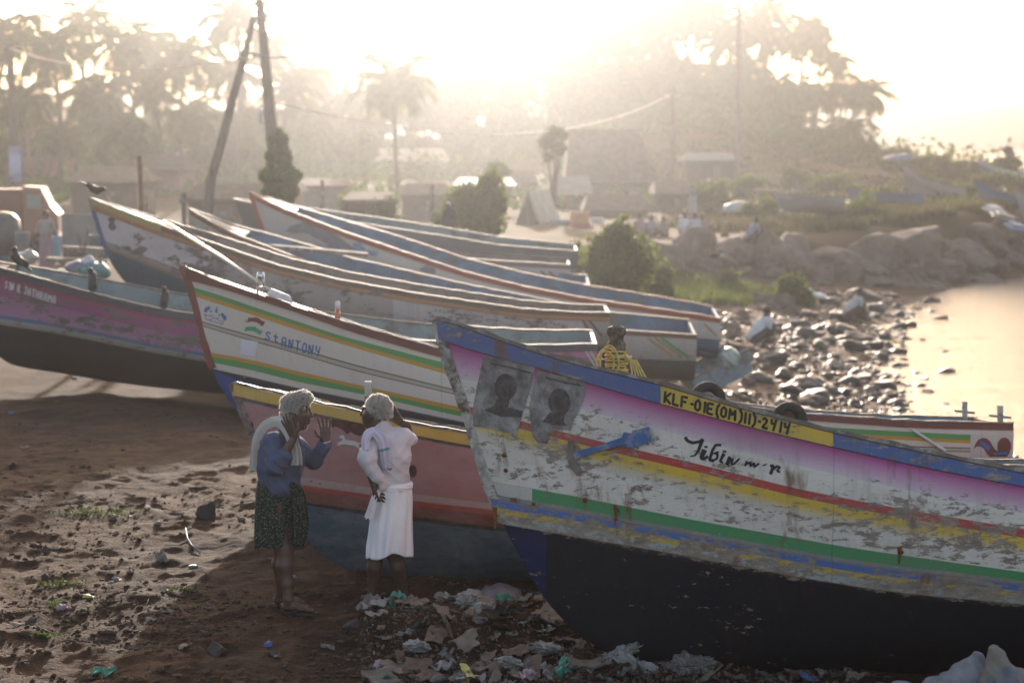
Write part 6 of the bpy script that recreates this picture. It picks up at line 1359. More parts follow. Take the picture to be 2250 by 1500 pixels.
# ================= crows
CROW = simple('crow_feather', (.012, .012, .014), .45, .4, .3, 30, .4)
def crow(base, hdg, tilt, sc, label, look=0.0):
    r_ = empty('crow', tuple(base), (0, 0, hdg), label, 'crow', 'crows perched on the boats')
    s = SDF((-.24, -.09, -.01), (.22, .09, .30), .0055); M_ = lambda p: (Euler((0, tilt, 0)).to_matrix() @ Vector(p)) + Vector((0, 0, .115))
    s.ell(M_((0, 0, 0)), (.085, .048, .048), (0, tilt, 0), k=.02); s.ell(M_((.05, 0, .015)), (.05, .042, .045), (0, tilt, 0), k=.03); s.cone(M_((.06, 0, .03)), M_((.095, look * .02, .065)), .034, .028, k=.02); hd_ = Vector(M_((.10, look * .02, .07))); s.ell(hd_, (.030, .025, .026), k=.015)
    d = Vector((math.cos(look), math.sin(look), -.12)); s.cone(hd_ + d * .015, hd_ + d * .062, .012, .003, k=.008)
    for k_ in (-1, 0, 1): s.cone(M_((-.05, k_ * .008, 0)), M_((-.20, k_ * .022, -.015)), .016, .007, k=.01)
    for sg in (-1, 1): s.ell(M_((-.03, sg * .036, .008)), (.095, .014, .036), (0, tilt + .06, 0), k=.012)
    sdf_from(s, 'body', CROW, r_, (0, 0, 0), 0)
    for sg in (-1, 1): MB().tube([(.0, sg * .02, .085), (.012, sg * .02, .04), (.0, sg * .02, .0)], [.008, .004, .004], 5).tube([(-.015, sg * .02, .003), (.035, sg * .02, .003)], .003, 5).build('leg', CROW, r_)
    r_.scale = (sc, sc, sc); return r_
def onrail(b, u, v, sd=-1):
    q = b.hit_sheer(u, v); w_ = b.M @ Vector((q.x, sd * (float(b.B(q.x)) - .03), float(b.zs(q.x)) + .028)); return w_
w_ = onrail(b4, 40, 602); crow(w_, R(205), R(-38), 1.25, 'large crow with its tail down at the bow of the magenta boat', 0)
w_ = onrail(b4, 203, 648); crow(w_, R(100), R(-58), 1.2, 'crow upright on the magenta boat rail, middle of its three', 1.0)
w_ = onrail(b4, 362, 681); crow(w_, R(80), R(-64), 1.1, 'crow with hunched back on the magenta boat rail, farthest right', 0)
w_ = b5.M @ Vector((.06, 0, float(b5.zs(.05)) + .03)); crow(w_, R(10), R(34), 1.15, 'crow leaning forward on the raised bow of the grey boat', 0)
# ------------------------------------------------------------------ poles and posts
CONC = simple('pole_concrete', (.15, .125, .10), .9, .2, .25, 5, .3, dirt=(.10, .08, .065), stretch=(1, 1, .3)); STEEL = simple('steel', (.20, .19, .18), .5, .5, .2, 10, .1, metal=.6); BAM = simple('bamboo', (.20, .12, .07), .7, .3, .25, 8, .2)
YP = 44.0
p0 = at(612, 470, YP); g0 = gz(p0.x, YP); r_ = empty('utility_pole', (p0.x, YP, g0), (0, 0, 0), 'tall tapering concrete utility pole overgrown with ivy, leaning slightly left', 'utility pole'); o = Vector((p0.x, YP, g0))
pts = [at(614, 480, YP), at(606, 380, YP), at(594, 260, YP), at(583, 130, YP), at(571, 10, YP), at(560, -120, YP)]; pts[0].z = g0 - .3
MB().tube([p - o for p in pts], [.20, .18, .165, .14, .11, .09], 4).build('shaft', CONC, r_)
for (u1, v1, u2, v2, w_) in ((527, 116, 593, 125, .03), (560, 40, 590, 36, .02), (563, 68, 588, 70, .02)): MB().tube([at(u1, v1, YP - .2) - o, at(u2, v2, YP - .2) - o], w_, 6).build('crossarm', STEEL, r_)
mb = MB(); q = at(577, 255, YP - .15) - o; mb.tube([q + Vector((0, 0, .14)), q + Vector((-.03, 0, .1)), q + Vector((-.05, 0, -.1)), q + Vector((0, 0, -.14))], .045, 8); mb.build('insulator', WHITEP, r_, True)
# ivy
rr = np.random.default_rng(9); C = []
for i in range(7000):
    t_ = rr.uniform() ** .8; v = 475 - t_ * 190; uc = np.interp(v, [290, 380, 475], [603, 610, 614]); wd = np.interp(t_, [0, .15, .5, .8, 1], [46, 38, 34, 24, 8]) * (1 + .35 * math.sin(v * .11) * math.sin(v * .043 + 1)); a = rr.uniform(0, 6.28); rad = wd * YP / F * (.6 + .5 * rr.uniform())
    c = at(uc + 5, v, YP); C.append((c.x + rad * math.cos(a) - o.x, c.y + rad * math.sin(a) * .8 - o.y, c.z - o.z))
V, Fc = leaf_cards(C, .11, rr, .8); iv = empty('ivy', tuple(o), (0, 0, 0), 'thick ivy climbing the lower part of the leaning utility pole', 'climbing plant'); mesh_obj('foliage', V.tolist(), Fc.tolist(), IVY, iv, False)
MB().tube([at(612, 478, YP - .22) - o, at(600, 400, YP - .2) - o, at(606, 340, YP - .2) - o, at(596, 290, YP - .2) - o], [.03, .025, .02, .01], 6).build('stem', BARK, iv)
pz = at(440, 470, YP - 1.5); r_ = empty('strut_pole', (pz.x, YP - 1.5, g0), (0, 0, 0), 'bent wooden strut propped against the ivy covered utility pole', 'pole'); o2 = Vector((pz.x, YP - 1.5, g0))
P5 = [at(436, 490, YP - 1.5), at(462, 400, YP - 1.2), at(490, 300, YP - .9), at(512, 215, YP - .7), at(535, 130, YP - .4), at(557, 40, YP - .2)]; P5[0].z = g0 - .2; MB().tube([p - o2 for p in P5], [.11, .105, .10, .09, .08, .06], 8).build('shaft', CONC, r_, True); MB().box(P5[4] - o2, (.22, .2, .05)).build('clamp', STEEL, r_)
def post(u, vt, Y, r, label, mat=BAM, name='wooden_post', lean=0):
    t_ = at(u, vt, Y); x = t_.x; g_ = gz(x, Y); o_ = MB().tube([(lean, 0, -.2), (lean * .4, 0, (t_.z - g_) * .5), (0, 0, t_.z - g_)], [r * 1.1, r, r * .9], 8).build(name, mat, None, True); o_.location = (x, Y, g_); return tag(o_, label, 'post')
post(306, 342, 36, .052, 'tall reddish brown post behind the grey boat bow', lean=.12); post(404, 422, 39, .055, 'dark post rising between the grey boat and the white bow deck', WOOD); post(321, 430, 40, .03, 'thin dark post just right of the tall reddish one', WOOD)
post(332, 460, 41, .04, 'short dark stake beside the thin post', WOOD); post(708, 396, 60, .07, 'grey stake behind the red railed boat', WOOD); post(950, 405, 60, .07, 'weathered post left of the large rounded shrub', WOOD); post(490, 466, 42, .07, 'stubby post near the mural boat bow', WOOD)
post(1757, 398, 92, .14, 'dark square post standing on the hazy plateau', WOOD)
def upole(u, vt, Y, r, arms, label, mat=CONC):
    t_ = at(u, vt, Y); g_ = gz(t_.x, Y); r_ = empty('utility_pole', (t_.x, Y, g_), (0, 0, 0), label, 'utility pole'); h = t_.z - g_; MB().tube([(.25 if u < 100 else 0, 0, -.3), (0, 0, h)], [r * 1.3, r], 6).build('shaft', mat, r_)
    for dz, wd in arms: MB().box((0, 0, h - dz), (wd, .08, .09)).build('crossarm', STEEL, r_); MB().tube([(-wd * .45, 0, h - dz), (-wd * .45, 0, h - dz + .18)], .04, 6).tube([(wd * .45, 0, h - dz), (wd * .45, 0, h - dz + .18)], .04, 6).build('insulator', STEEL, r_)
upole(20, 98, 80, .17, [(.1, 1.1), (.75, 1.0), (1.2, .7)], 'grey utility pole with three crossarms at the far left'); upole(1478, 190, 120, .13, [(.6, .9)], 'pale slim pole standing right of the big thatched roof'); upole(1624, -30, 130, .14, [(.9, 3.4)], 'very tall thin pole rising out of the picture before the headland trees')
# sagging wires
def wire(A_, B_, sag, label, n=16):
    pts = [A_.lerp(B_, i / n) + Vector((0, 0, -sag * 4 * (i / n) * (1 - i / n))) for i in range(n + 1)]; tag(MB().tube(pts, .022, 4).build('wire', STEEL), label, 'wire')
wire(at(18, 105, 80), at(575, 125, 44), .5, 'thin wire from the far left pole to the leaning pole'); wire(at(585, 125, 44), at(715, 95, 40), .12, 'thin wire running right from the leaning pole')
wire(at(600, 225, 60), at(1478, 205, 120), 1.6, 'pale wire sagging across the sun glow above the thatched roof')
# leaning bright rod over the cream boat
A_ = at(360, 486, 27.5); Bq = at(648, 674, 19.4); tag(MB().tube([A_, A_.lerp(Bq, .5) + Vector((0, 0, .02)), Bq], [.020, .020, .014], 8).build('punting_rod', simple('rod_silver', (.45, .42, .36), .35, .5, .2, 8, .1), None, True), 'long thin sunlit rod slanting down behind the cream boat', 'rod')

# ------------------------------------------------------------------ bollard with yellow rope on the front boat
q = b1.hit_sheer(1365, 832); bx, by, bz = q.x, -.02, float(b1.zs(q.x)); bo = MB().lathe([(.0, -.35), (.052, -.35), (.05, .02), (.046, .09), (.058, .11), (.058, .14), (.045, .16), (.060, .19), (.062, .23), (.046, .255), (.048, .275), (.062, .30), (.060, .335), (.03, .35), (0, .352)], 14, (bx, by, bz)).build('mooring_post', simple('tarred_post', (.07, .05, .035), .85, .2, .4, 18, .5, dirt=(.20, .16, .11)), b1.root)
RP = simple('yellow_rope', (.50, .36, .12), .85, .2, .25, 40, .5); pts = []
for i in range(150): a = i * .52; rr_ = .068 + .006 * math.sin(i * .9); pts.append((bx + rr_ * math.cos(a), by + rr_ * math.sin(a), bz + .015 + .0011 * i + .006 * math.sin(i * .37)))
mb = MB().tube(pts, .0065, 6)
for k, (dx, w_, h_) in enumerate(((-.06, .075, .10), (-.05, .06, .115), (-.075, .055, .08))): mb.tube([(bx + dx + w_ * math.cos(a), by - .07 - k * .01, bz + .10 + h_ * math.sin(a)) for a in [i * .33 for i in range(20)]], .0065, 6)
for k in range(5): e = (.10 + .022 * k); mb.tube([(bx + .05, by - .05, bz + .15 - .01 * k), (bx + .085 + .01 * k, by - .08, bz + .12), (bx + e, by - .10, bz + .0), (bx + e + .035, by - .12, bz - .12)], .0065, 6)
ro = mb.build('rope', RP, None, True); ro.matrix_world = b1.M; tag(ro, 'yellow rope coiled round the tarred post of the nearest boat', 'rope')
mb = MB().tube([(bx - .13, by - .03, bz + .125), (bx - .09, by - .03, bz + .13)], .008, 8).tube([(bx + .06, by - .03, bz + .137), (bx + .10, by - .03, bz + .143)], .008, 8).tube([(bx - .09, by, bz + .13), (bx + .06, by, bz + .137)], .005, 6)
mb.build('glint_bar', simple('glint_pink', (.60, .35, .30), .4, .5, .1, 10, 0), b1.root)  # pink bars stand in for glints beside the post, light put into colour

# ------------------------------------------------------------------ huts, stalls, vehicles in the background
TH = simple('thatch', (.13, .10, .075), .95, .1, .3, 3, .6, stretch=(1, 1, .2)); TIN = simple('tin_sheet', (.13, .12, .11), .55, .5, .25, 2, .3); TARP = simple('blue_tarp', (.10, .17, .30), .6, .4, .2, 2, .3); WALLP = simple('pink_wall', (.33, .17, .15), .9, .2, .15, 1, .1); WALLC = simple('cream_wall', (.42, .36, .30), .9, .2, .15, 1, .1); CANV = simple('canvas', (.38, .34, .27), .9, .2, .2, 2, .3)
def hut(u0, u1, vr, ve, vb, Y, dep, label, roofm, wallm, name='hut', ridge=(.06, .94), cat='hut', windows=0):
    A = at(u0, ve, Y); Bx = at(u1, ve, Y); zr = at((u0 + u1) / 2, vr, Y + dep / 2).z; ze = A.z; zb = min(at(u0, vb, Y).z, gz((A.x + Bx.x) / 2, Y)) - .1; x0, x1 = A.x, Bx.x; w_ = x1 - x0; ov = .035 * w_
    r_ = empty(name, ((x0 + x1) / 2, Y, zb), (0, 0, 0), label, cat); ox = (x0 + x1) / 2
    MB().box((0, dep / 2, (ze - zb) / 2), (w_ * .94, dep * .9, ze - zb)).build('wall', wallm, r_)
    ra, rb = x0 + w_ * ridge[0] - ox, x0 + w_ * ridge[1] - ox; V = [(x0 - ov - ox, -.25, ze - zb - .1), (x1 + ov - ox, -.25, ze - zb - .1), (x1 + ov - ox, dep + .25, ze - zb - .1), (x0 - ov - ox, dep + .25, ze - zb - .1), (ra, dep / 2, zr - zb), (rb, dep / 2, zr - zb)]
    V += [(a, b, c + .12) for a, b, c in V]; Fc = [(6, 7, 11, 10), (8, 9, 10, 11), (7, 8, 11), (9, 6, 10), (0, 4, 5, 1), (2, 5, 4, 3), (1, 5, 2), (3, 4, 0), (0, 1, 7, 6), (1, 2, 8, 7), (2, 3, 9, 8), (3, 0, 6, 9)]
    mesh_obj('roof', V, Fc, roofm, r_, False)
    MB().box((w_ * .1, -.0 + dep * .05 - .03, (ze - zb) * .40), (w_ * .12, .05, (ze - zb) * .78)).build('door', WOOD, r_)
    for k in range(windows):
        f = MB().box((-w_ * .3 + w_ * .22 * k, dep * .05 - .03, (ze - zb) * .6), (w_ * .1, .05, (ze - zb) * .3)).build('window', simple('dark_opening', (.03, .03, .03), .4, .5, .1, 4, 0), r_)
    return r_
hut(1248, 1442, 288, 402, 470, 118, 7, 'large hall with a tall thatched roof in the haze', TH, WALLC, 'thatched_hall', (.03, .84), 'hall', 1)
hut(1286, 1428, 432, 462, 505, 92, 4, 'long low hut with a dark roof behind the peach crates', TH, simple('mud_wall', (.16, .12, .10), .9, .1, .2, 2, .2))
hut(1205, 1300, 392, 428, 470, 104, 4, 'brick coloured shed in front of the thatched hall', TIN, WALLP, 'shed', cat='shed')
hut(405, 600, 412, 438, 480, 58, 3, 'low shed with a sagging roof behind the white bow deck', TH, TIN, 'shed', cat='shed', windows=1)
hut(755, 862, 430, 440, 512, 60, 3, 'low dark stall under a flat roof left of the thin shrub', TH, simple('dark_boards', (.07, .06, .05), .9, .2, .3, 4, .2), 'stall', cat='stall')
hut(30, 120, 240, 268, 345, 125, 6, 'faded pink house at the far left behind the palms', TIN, WALLP, 'house', cat='house', windows=2)
hut(380, 470, 330, 350, 400, 140, 5, 'hazy reddish house under the left palms', TIN, WALLP, 'house', cat='house', windows=2)
hut(820, 980, 330, 355, 400, 150, 6, 'hazy cream house below the umbrella shaped palm', TIN, WALLC, 'house', cat='house', windows=2)
hut(1000, 1130, 396, 408, 440, 110, 4, 'low pale roofed shelter behind the large rounded shrub', TIN, TIN, 'shelter', cat='shelter')
hut(640, 760, 398, 408, 440, 85, 4, 'low grey roofed shelter glinting right of the ivy pole', TH, TIN, 'shelter', cat='shelter')
hut(1505, 1622, 340, 352, 400, 130, 4, 'open shelter under a dull blue sheet roof on the headland', simple('dull_blue_sheet', (.07, .11, .13), .8, .2, .1, 2, .1), simple('dark_boards', (.07, .06, .05), .9, .2, .3, 4, .2), 'shelter', cat='shelter')
hut(560, 650, 402, 425, 470, 76, 4, 'dim brown hut just right of the ivy covered pole', TH, simple('mud_wall', (.16, .12, .10), .9, .1, .2, 2, .2))
hut(880, 985, 408, 428, 470, 88, 4, 'dim hut with a thatched roof left of the large rounded shrub', TH, simple('mud_wall', (.16, .12, .10)))
hut(1080, 1180, 378, 402, 440, 122, 5, 'hazy brown hut left of the slender tree', TH, WALLC)
hut(150, 300, 372, 400, 470, 82, 5, 'long dark hut with a low roof behind the tall reddish post', TH, simple('mud_wall', (.16, .12, .10)))
hut(250, 400, 345, 372, 420, 112, 6, 'hazy hut with a brown roof under the left palms', TH, WALLP)
hut(1440, 1520, 400, 425, 470, 100, 4, 'small dark hut at the right end of the thatched hall', TH, simple('dark_boards', (.07, .06, .05)))
hut(1640, 1760, 385, 405, 440, 125, 5, 'hazy long hut on the plateau behind the trestle table', TH, simple('dark_boards', (.07, .06, .05)))
# ridge tent
Yt = 84; A = at(1128, 512, Yt); Bq = at(1195, 512, Yt); T_ = at(1160, 422, Yt); g_ = A.z; r_ = empty('tent', (T_.x, Yt, g_), (0, 0, 0), 'ridge tent of pale canvas with a dark open gable', 'tent'); w1 = (Bq.x - A.x) / 2; h = T_.z - g_
mesh_obj('canvas', [(-w1, 0, 0), (0, 0, h), (w1, 0, 0), (-w1 + 1.0, 3.2, 0), (.9, 3.2, h), (w1 + .95, 3.0, 0), (-w1 - .04, 0, 0), (0, -.02, h + .05), (w1 + .04, 0, 0), (-w1 + .96, 3.2, 0), (.9, 3.2, h + .05), (w1 + 1.0, 3.0, 0)], [(6, 7, 10, 9), (7, 8, 11, 10), (1, 0, 3, 4), (2, 1, 4, 5), (0, 1, 7, 6), (1, 2, 8, 7), (3, 9, 10, 4), (5, 4, 10, 11)], CANV, r_, False)
mesh_obj('gable_shade', [(-w1 * .9, .06, 0), (0, .06, h * .93), (w1 * .9, .06, 0), (-w1 * .9, .1, 0), (0, .1, h * .93), (w1 * .9, .1, 0)], [(0, 2, 1), (3, 4, 5), (0, 1, 4, 3), (1, 2, 5, 4)], simple('dark_gable', (.10, .08, .07), .9, .2, .2, 4, .1), r_, False)  # dark sheet across the open gable, standing in for the shade inside
MB().tube([(0, -.1, 0), (0, -.1, h + .15)], .04, 6).build('tent_pole', BAM, r_)
def crate(u, v0, v1, w_, Y, mat, label, name='crate', cat='crate'):
    c = at(u, v1, Y); h = at(u, v0, Y).z - c.z; ww = w_ * Y / F; mb = MB(); n_ = 4
    for k in range(n_): z_ = h * (k + .5) / n_; mb.box((0, -ww / 2, z_), (ww, .03, h / n_ * .8)).box((0, ww / 2, z_), (ww, .03, h / n_ * .8)).box((-ww / 2, 0, z_), (.03, ww, h / n_ * .8)).box((ww / 2, 0, z_), (.03, ww, h / n_ * .8))
    for a in (-1, 1):
        for b in (-1, 1): mb.box((a * ww * .46, b * ww * .46, h / 2), (.05, .05, h))
    mb.box((0, 0, .03), (ww, ww, .03)).box((0, 0, h * .7), (ww * .9, ww * .9, h * .4)); o = mb.build(name, mat); o.location = c; return tag(o, label, cat)
crate(1274, 465, 500, 40, 82, simple('peach_plastic', (.50, .25, .12), .6, .3, .1, 5, 0), 'peach coloured crate stacked beside the ridge tent, upper one'); crate(1278, 490, 512, 44, 81, simple('red_plastic', (.42, .14, .10), .6, .3, .1, 5, 0), 'reddish crate beside the ridge tent, under the peach one')
crate(1232, 482, 512, 50, 83, simple('grey_plastic', (.30, .32, .33), .6, .3, .1, 5, 0), 'grey crate standing in front of the ridge tent'); crate(1312, 478, 492, 26, 84, WHITEP, 'small white crate just right of the peach one')
# trestle
c = at(1685, 452, 95); g_ = c.z; h = at(1685, 418, 95).z - g_; r_ = empty('table', tuple(c), (0, 0, 0), 'bare trestle table standing in the grass on the plateau', 'table'); MB().box((0, 0, h), (1.2, .6, .06)).build('table_top', WOOD, r_)
for sx in (-.5, .5):
    for sy in (-.25, .25): MB().box((sx, sy, h / 2), (.07, .07, h)).build('leg', WOOD, r_)
# truck
def truck():
    Y = 62; p = at(60, 560, Y); g_ = gz(p.x, Y); r_ = empty('truck', (p.x, Y, g_), (0, 0, R(8)), 'orange red lorry parked beyond the boats at the far left', 'truck'); OR = simple('orange_cab', (.20, .075, .045), .5, .5, .15, 2, .1); RD = simple('red_truck_body', (.13, .04, .035), .6, .4, .2, 2, .1)
    z1 = at(60, 400, Y).z - g_; MB().box((-1.55, 0, z1 * .60), (3.0, 2.0, z1 * .62)).build('cargo_body', RD, r_)
    V = [(0, -1, .5), (1.05, -1, .5), (1.05, -1, 1.25), (.80, -1, 1.55), (.55, -1, z1 * .93), (0, -1, z1 * .95)]; V += [(a, 1, c_) for a, b, c_ in V]; n_ = 6; cab = mesh_obj('cab', V, [tuple(range(n_)), tuple(range(2 * n_ - 1, n_ - 1, -1))] + [(i, i + n_, (i + 1) % n_ + n_, (i + 1) % n_) for i in range(n_)], OR, r_, False)
    MB().box((.34, -1.02, z1 * .74), (.42, .03, .42)).build('side_window', simple('cab_glass', (.20, .23, .22), .15, .6, .1, 4, 0), cab); MB().box((1.06, -.7, .9), (.03, .2, .2)).build('headlight', WHITEP, r_); MB().box((1.06, .7, .9), (.03, .2, .2)).build('headlight', WHITEP, r_); MB().box((-.6, 0, .55), (4.8, 1.6, .16)).build('chassis', STEEL, r_)
    for x in (.55, -2.3):
        for y in (-1, 1): w_ = tyre('wheel', Matrix.Identity(4), .30, .12, None); w_.parent = r_; w_.location = (x, y * .9, .42); del w_['category']
truck()
def drum(u, v0, v1, w_, Y, mat, label, name='drum', cat='drum', taper=1.0, closed=True):
    c = at(u, v1, Y); h = at(u, v0, Y).z - c.z; r = w_ * Y / F / 2; P = [(0, 0), (r * taper, 0), (r * taper, h * .03), (r * (taper + .33 * (1 - taper)) * 1.0, h * .33), (r * (taper + .33 * (1 - taper)) * 1.04, h * .35), (r * (taper + .66 * (1 - taper)), h * .66), (r * (taper + .68 * (1 - taper)) * 1.04, h * .68), (r, h * .97), (r * 1.03, h)]
    P += [(r * .9, h), (r * .86, h * .93), (0, h * .93)]; o = MB().lathe(P, 18).build(name, mat, None, True); o.location = c; return tag(o, label, cat)
drum(126, 519, 570, 20, 49, simple('pale_blue_plastic', (.22, .36, .44), .5, .4, .1, 4, 0), 'pale blue bucket beside the standing man in beige', 'bucket', 'bucket', .8); drum(10, 525, 570, 36, 49, simple('slate_blue_plastic', (.13, .18, .27), .5, .4, .1, 4, 0), 'slate blue tub at the left edge behind the magenta boat', 'tub', 'tub')
drum(212, 516, 560, 30, 44, simple('grey_blue_drum', (.10, .15, .19), .5, .4, .15, 4, .1), 'grey blue drum behind the wooden beams'); drum(50, 510, 585, 30, 47, simple('drum_grey', (.14, .16, .18), .6, .4, .2, 4, .1), 'dark grey drum left of the man in beige')
c = at(8, 560, 48); o = MB().lathe([(0, 0), (.42, 0), (.44, .35), (.44, .65), (.40, .85), (.25, 1.0), (.10, 1.04), (0, 1.05)], 20).build('water_tank', simple('tank_dark', (.05, .055, .06), .3, .5, .2, 4, .05), None, True); o.location = (c.x, 48, c.z); tag(o, 'dark water tank with a shiny domed top at the left edge', 'tank')
# corrugated fence
Yc = 57; mb = MB(); A = at(135, 470, Yc); Bq = at(222, 470, Yc); zt = A.z; zb = gz(A.x, Yc) - .1; n_ = 60; V = []
for i in range(n_ + 1):
    x = A.x + (Bq.x - A.x) * i / n_; y = Yc + .03 * math.sin(i * 1.6); V += [(x, y, zb), (x, y, zt), (x, y + .02, zb), (x, y + .02, zt)]
Fc = []
for i in range(n_): a = 4 * i; b = a + 4; Fc += [(a, b, b + 1, a + 1), (a + 2, a + 3, b + 3, b + 2), (a + 1, b + 1, b + 3, a + 3)]
tag(mesh_obj('corrugated_fence', V, Fc, simple('corrugated_grey', (.22, .23, .23), .6, .4, .2, 2, 0), None, False), 'grey corrugated sheet fence behind the man in beige', 'fence')
# beams and bags behind the magenta boat
c = at(190, 562, 41); o = MB().box((0, 0, .12), (.95, .25, .12)).box((.05, .05, .0), (1.05, .2, .1)).box((-.2, 0, -.12), (1.2, .3, .1)).build('timber_stack', WOOD); o.location = c; o.rotation_euler = (0, R(3), 0); tag(o, 'stack of dark beams lying behind the magenta boat', 'timber')
for (u1, v1, u2, v2, k) in ((196, 497, 186, 545, 'right'), (172, 512, 178, 545, 'left')):
    tag(MB().tube([at(u1, v1, 41), at(u2, v2, 41)], [.035, .03], 8).build('stake', WOOD, None, True), 'short ' + ('pale tipped stake leaning right' if k == 'right' else 'dark stake standing left') + ' above the beam stack', 'stake')
for (u, v, r_x, r_z, mt, lb) in ((205, 598, .34, .22, (.07, .22, .22), 'large teal plastic sack behind the magenta boat rail'), (172, 592, .28, .19, (.13, .17, .22), 'slate coloured sack left of the large teal one'), (193, 578, .15, .14, (.55, .55, .60), 'white knotted bag resting on the teal sack'), (145, 600, .22, .12, (.33, .35, .42), 'pale lilac plastic bag lying left of the teal sacks'), (60, 566, .22, .15, (.38, .37, .33), 'pale grey sack behind the largest crow')):
    s = SDF((-.55, -.4, -.35), (.55, .4, .4), .016); s.ell((0, 0, 0), (r_x, r_x * .7, r_z), k=.02); s.cone((r_x * .3, 0, r_z * .6), (r_x * .5, 0, r_z * 1.35), .05, .02, k=.05); s.displace(.02, lambda X, Y, Z: np.abs(np.sin(X * 17 + 3 * np.sin(Z * 9))) * np.cos(Y * 14) + .5 * np.sin(Z * 31 + X * 20))
    o = s.obj('sack', simple('plastic_%d' % u, mt, .35, .5, .2, 8, .2, trans=.2), None, (0, 0, 0), 0); o.location = at(u, v, 38); tag(o, lb, 'sack')
# banner on a pole
c = at(52, 470, 70); zt = at(52, 318, 70).z; r_ = empty('banner', (c.x, 70, c.z), (0, 0, 0), 'white and violet banner hanging from a pole at the far left', 'banner'); MB().tube([(.08, 0, -.3), (0, 0, zt - c.z)], .05, 6).build('pole', STEEL, r_); hb_ = zt - c.z
V = []; Fc = []
for i in range(9):
    for j in range(2): V += [(-.05 - .42 * j, .06 * math.sin(i * .9), hb_ - .05 - i * .155), (-.05 - .42 * j, .06 * math.sin(i * .9) + .015, hb_ - .05 - i * .155)]
for i in range(8): a = 4 * i; b = a + 4; Fc += [(a, b, b + 2, a + 2), (a + 1, a + 3, b + 3, b + 1), (a, a + 1, b + 1, b), (a + 2, b + 2, b + 3, a + 3)]
mesh_obj('cloth', V, Fc, simple('banner_cloth', (.40, .40, .52), .8, .2, .2, 1.2, 0, dirt=(.14, .16, .34)), r_, False)
# square blue skiff stern with a plastic bag near the squatting man
c = at(1575, 800, 37.5); o = empty('skiff', (c.x, 37.5, c.z - .18), (0, R(-24), R(20)), 'small pale blue skiff tipped on its side near the striped sterns', 'boat'); V = [(-.55, -.25, -.2), (.55, -.35, -.2), (.55, .35, -.2), (-.55, .25, -.2), (-.65, -.32, .25), (.62, -.45, .28), (.62, .45, .28), (-.65, .32, .25)]
mesh_obj('hull', V, [(0, 3, 2, 1), (0, 1, 5, 4), (1, 2, 6, 5), (2, 3, 7, 6), (3, 0, 4, 7)], simple('pale_blue_hull', (.20, .28, .33), .6, .4, .2, 4, .2, dirt=(.15, .14, .13)), o, False); MB().tube([V[4], V[5], V[6], V[7], V[4]], .03, 6).build('rail', WOOD, o)
s = SDF((-.3, -.3, -.3), (.3, .3, .35), .014); s.ell((0, 0, 0), (.2, .16, .22), k=.02); s.displace(.03, lambda X, Y, Z: np.abs(np.sin(X * 22 + 3 * np.sin(Z * 9))) * np.cos(Y * 19) + .5 * np.sin(Z * 31 + X * 20)); o = s.obj('plastic_bag', simple('clear_plastic', (.50, .56, .55), .25, .6, .15, 8, .2, trans=.35), None, (0, 0, 0), 0); o.location = at(1604, 785, 37.2); tag(o, 'crumpled translucent bag against the pale blue skiff', 'plastic bag')
def ngon_slab(name, polypx, Y, th, mat, label, cat, tilt=.0):
    P = [at(u, v, Y) for u, v in polypx]; n_ = len(P); c = sum(P, Vector()) / n_; V = [p - c + Vector((0, (p.z - c.z) * tilt, 0)) for p in P] + [p - c + Vector((0, th + (p.z - c.z) * tilt, 0)) for p in P]
    o = mesh_obj(name, V, [tuple(range(n_ - 1, -1, -1)), tuple(n_ + i for i in range(n_))] + [(i, (i + 1) % n_, (i + 1) % n_ + n_, i + n_) for i in range(n_)], mat, None, False); o.location = c; return tag(o, label, cat)
ngon_slab('sheet', [(1770, 633), (1782, 632), (1795, 644), (1815, 648), (1814, 655), (1792, 652)], 61, .5, WHITEP, 'small white bent sheet lying on the lower bank', 'sheet', 1.2)
for i, (u, v, w_, lb) in enumerate(((1630, 455, .75, 'pale overturned hull on the plateau, left of two'), (1694, 452, .75, 'pale overturned hull on the plateau, right of two'))):
    s = SDF((-1.3, -.6, -.2), (1.3, .6, .6), .03); s.ell((0, 0, 0), (w_ * 1.1, .4, .38), k=.02); s.ell((0, 0, -.6), (2, 1, .55), k=.02, sub=True); o = s.obj('overturned_hull', simple('pale_hull', (.42, .42, .42), .4, .4, .2, 2, .1), None, (0, 0, 0), 1); c = at(u, v + 6, 86); o.location = c; tag(o, lb, 'boat')
# boats at the right in the haze
def far_boat(bow, stern, Y, h, beam, heel, bands, label, seed, yaw=0, drop=0):
    x0, x1 = at(*bow, Y).x, at(*stern, Y).x; L = abs(x1 - x0); hp = h * F / Y; du = stern[0] - bow[0]; rows = [[bow, (bow[0] + du * .3, bow[1] + (stern[1] - bow[1]) * .55), (bow[0] + du * .6, bow[1] + (stern[1] - bow[1]) * .85), stern]]; rows.append([(a + du * .02 * (1 - i / 3), b + hp * .25) for i, (a, b) in enumerate(rows[0])])
    keel = [bow, (bow[0] + du * .03, bow[1] + hp * .35), (bow[0] + du * .08, bow[1] + hp * .8), (bow[0] + du * .2, max(stern[1], bow[1]) + hp * .8), (stern[0], stern[1] + hp)]
    return plain_boat(bow, Y, heel, L, beam, rows, keel, bands, 2, label, TARP, seed, PR, deck=L * .12)
far_boat((1860, 414), (2025, 426), 84, .8, 1.8, 4, [(0, 1, (.14, .18, .30), (.14, .18, .30)), (1, 2, (.22, .24, .30), (.2, .2, .25))], 'long slate blue boat lying on the plateau behind the shrubs', 21)
far_boat((1983, 358), (2115, 412), 98, 1.3, 2, 2, [(0, 1, (.36, .33, .30), (.36, .33, .30)), (1, 2, (.30, .27, .25), (.25, .22, .2))], 'pale hull sloping down to the right among the hazy boats', 22)
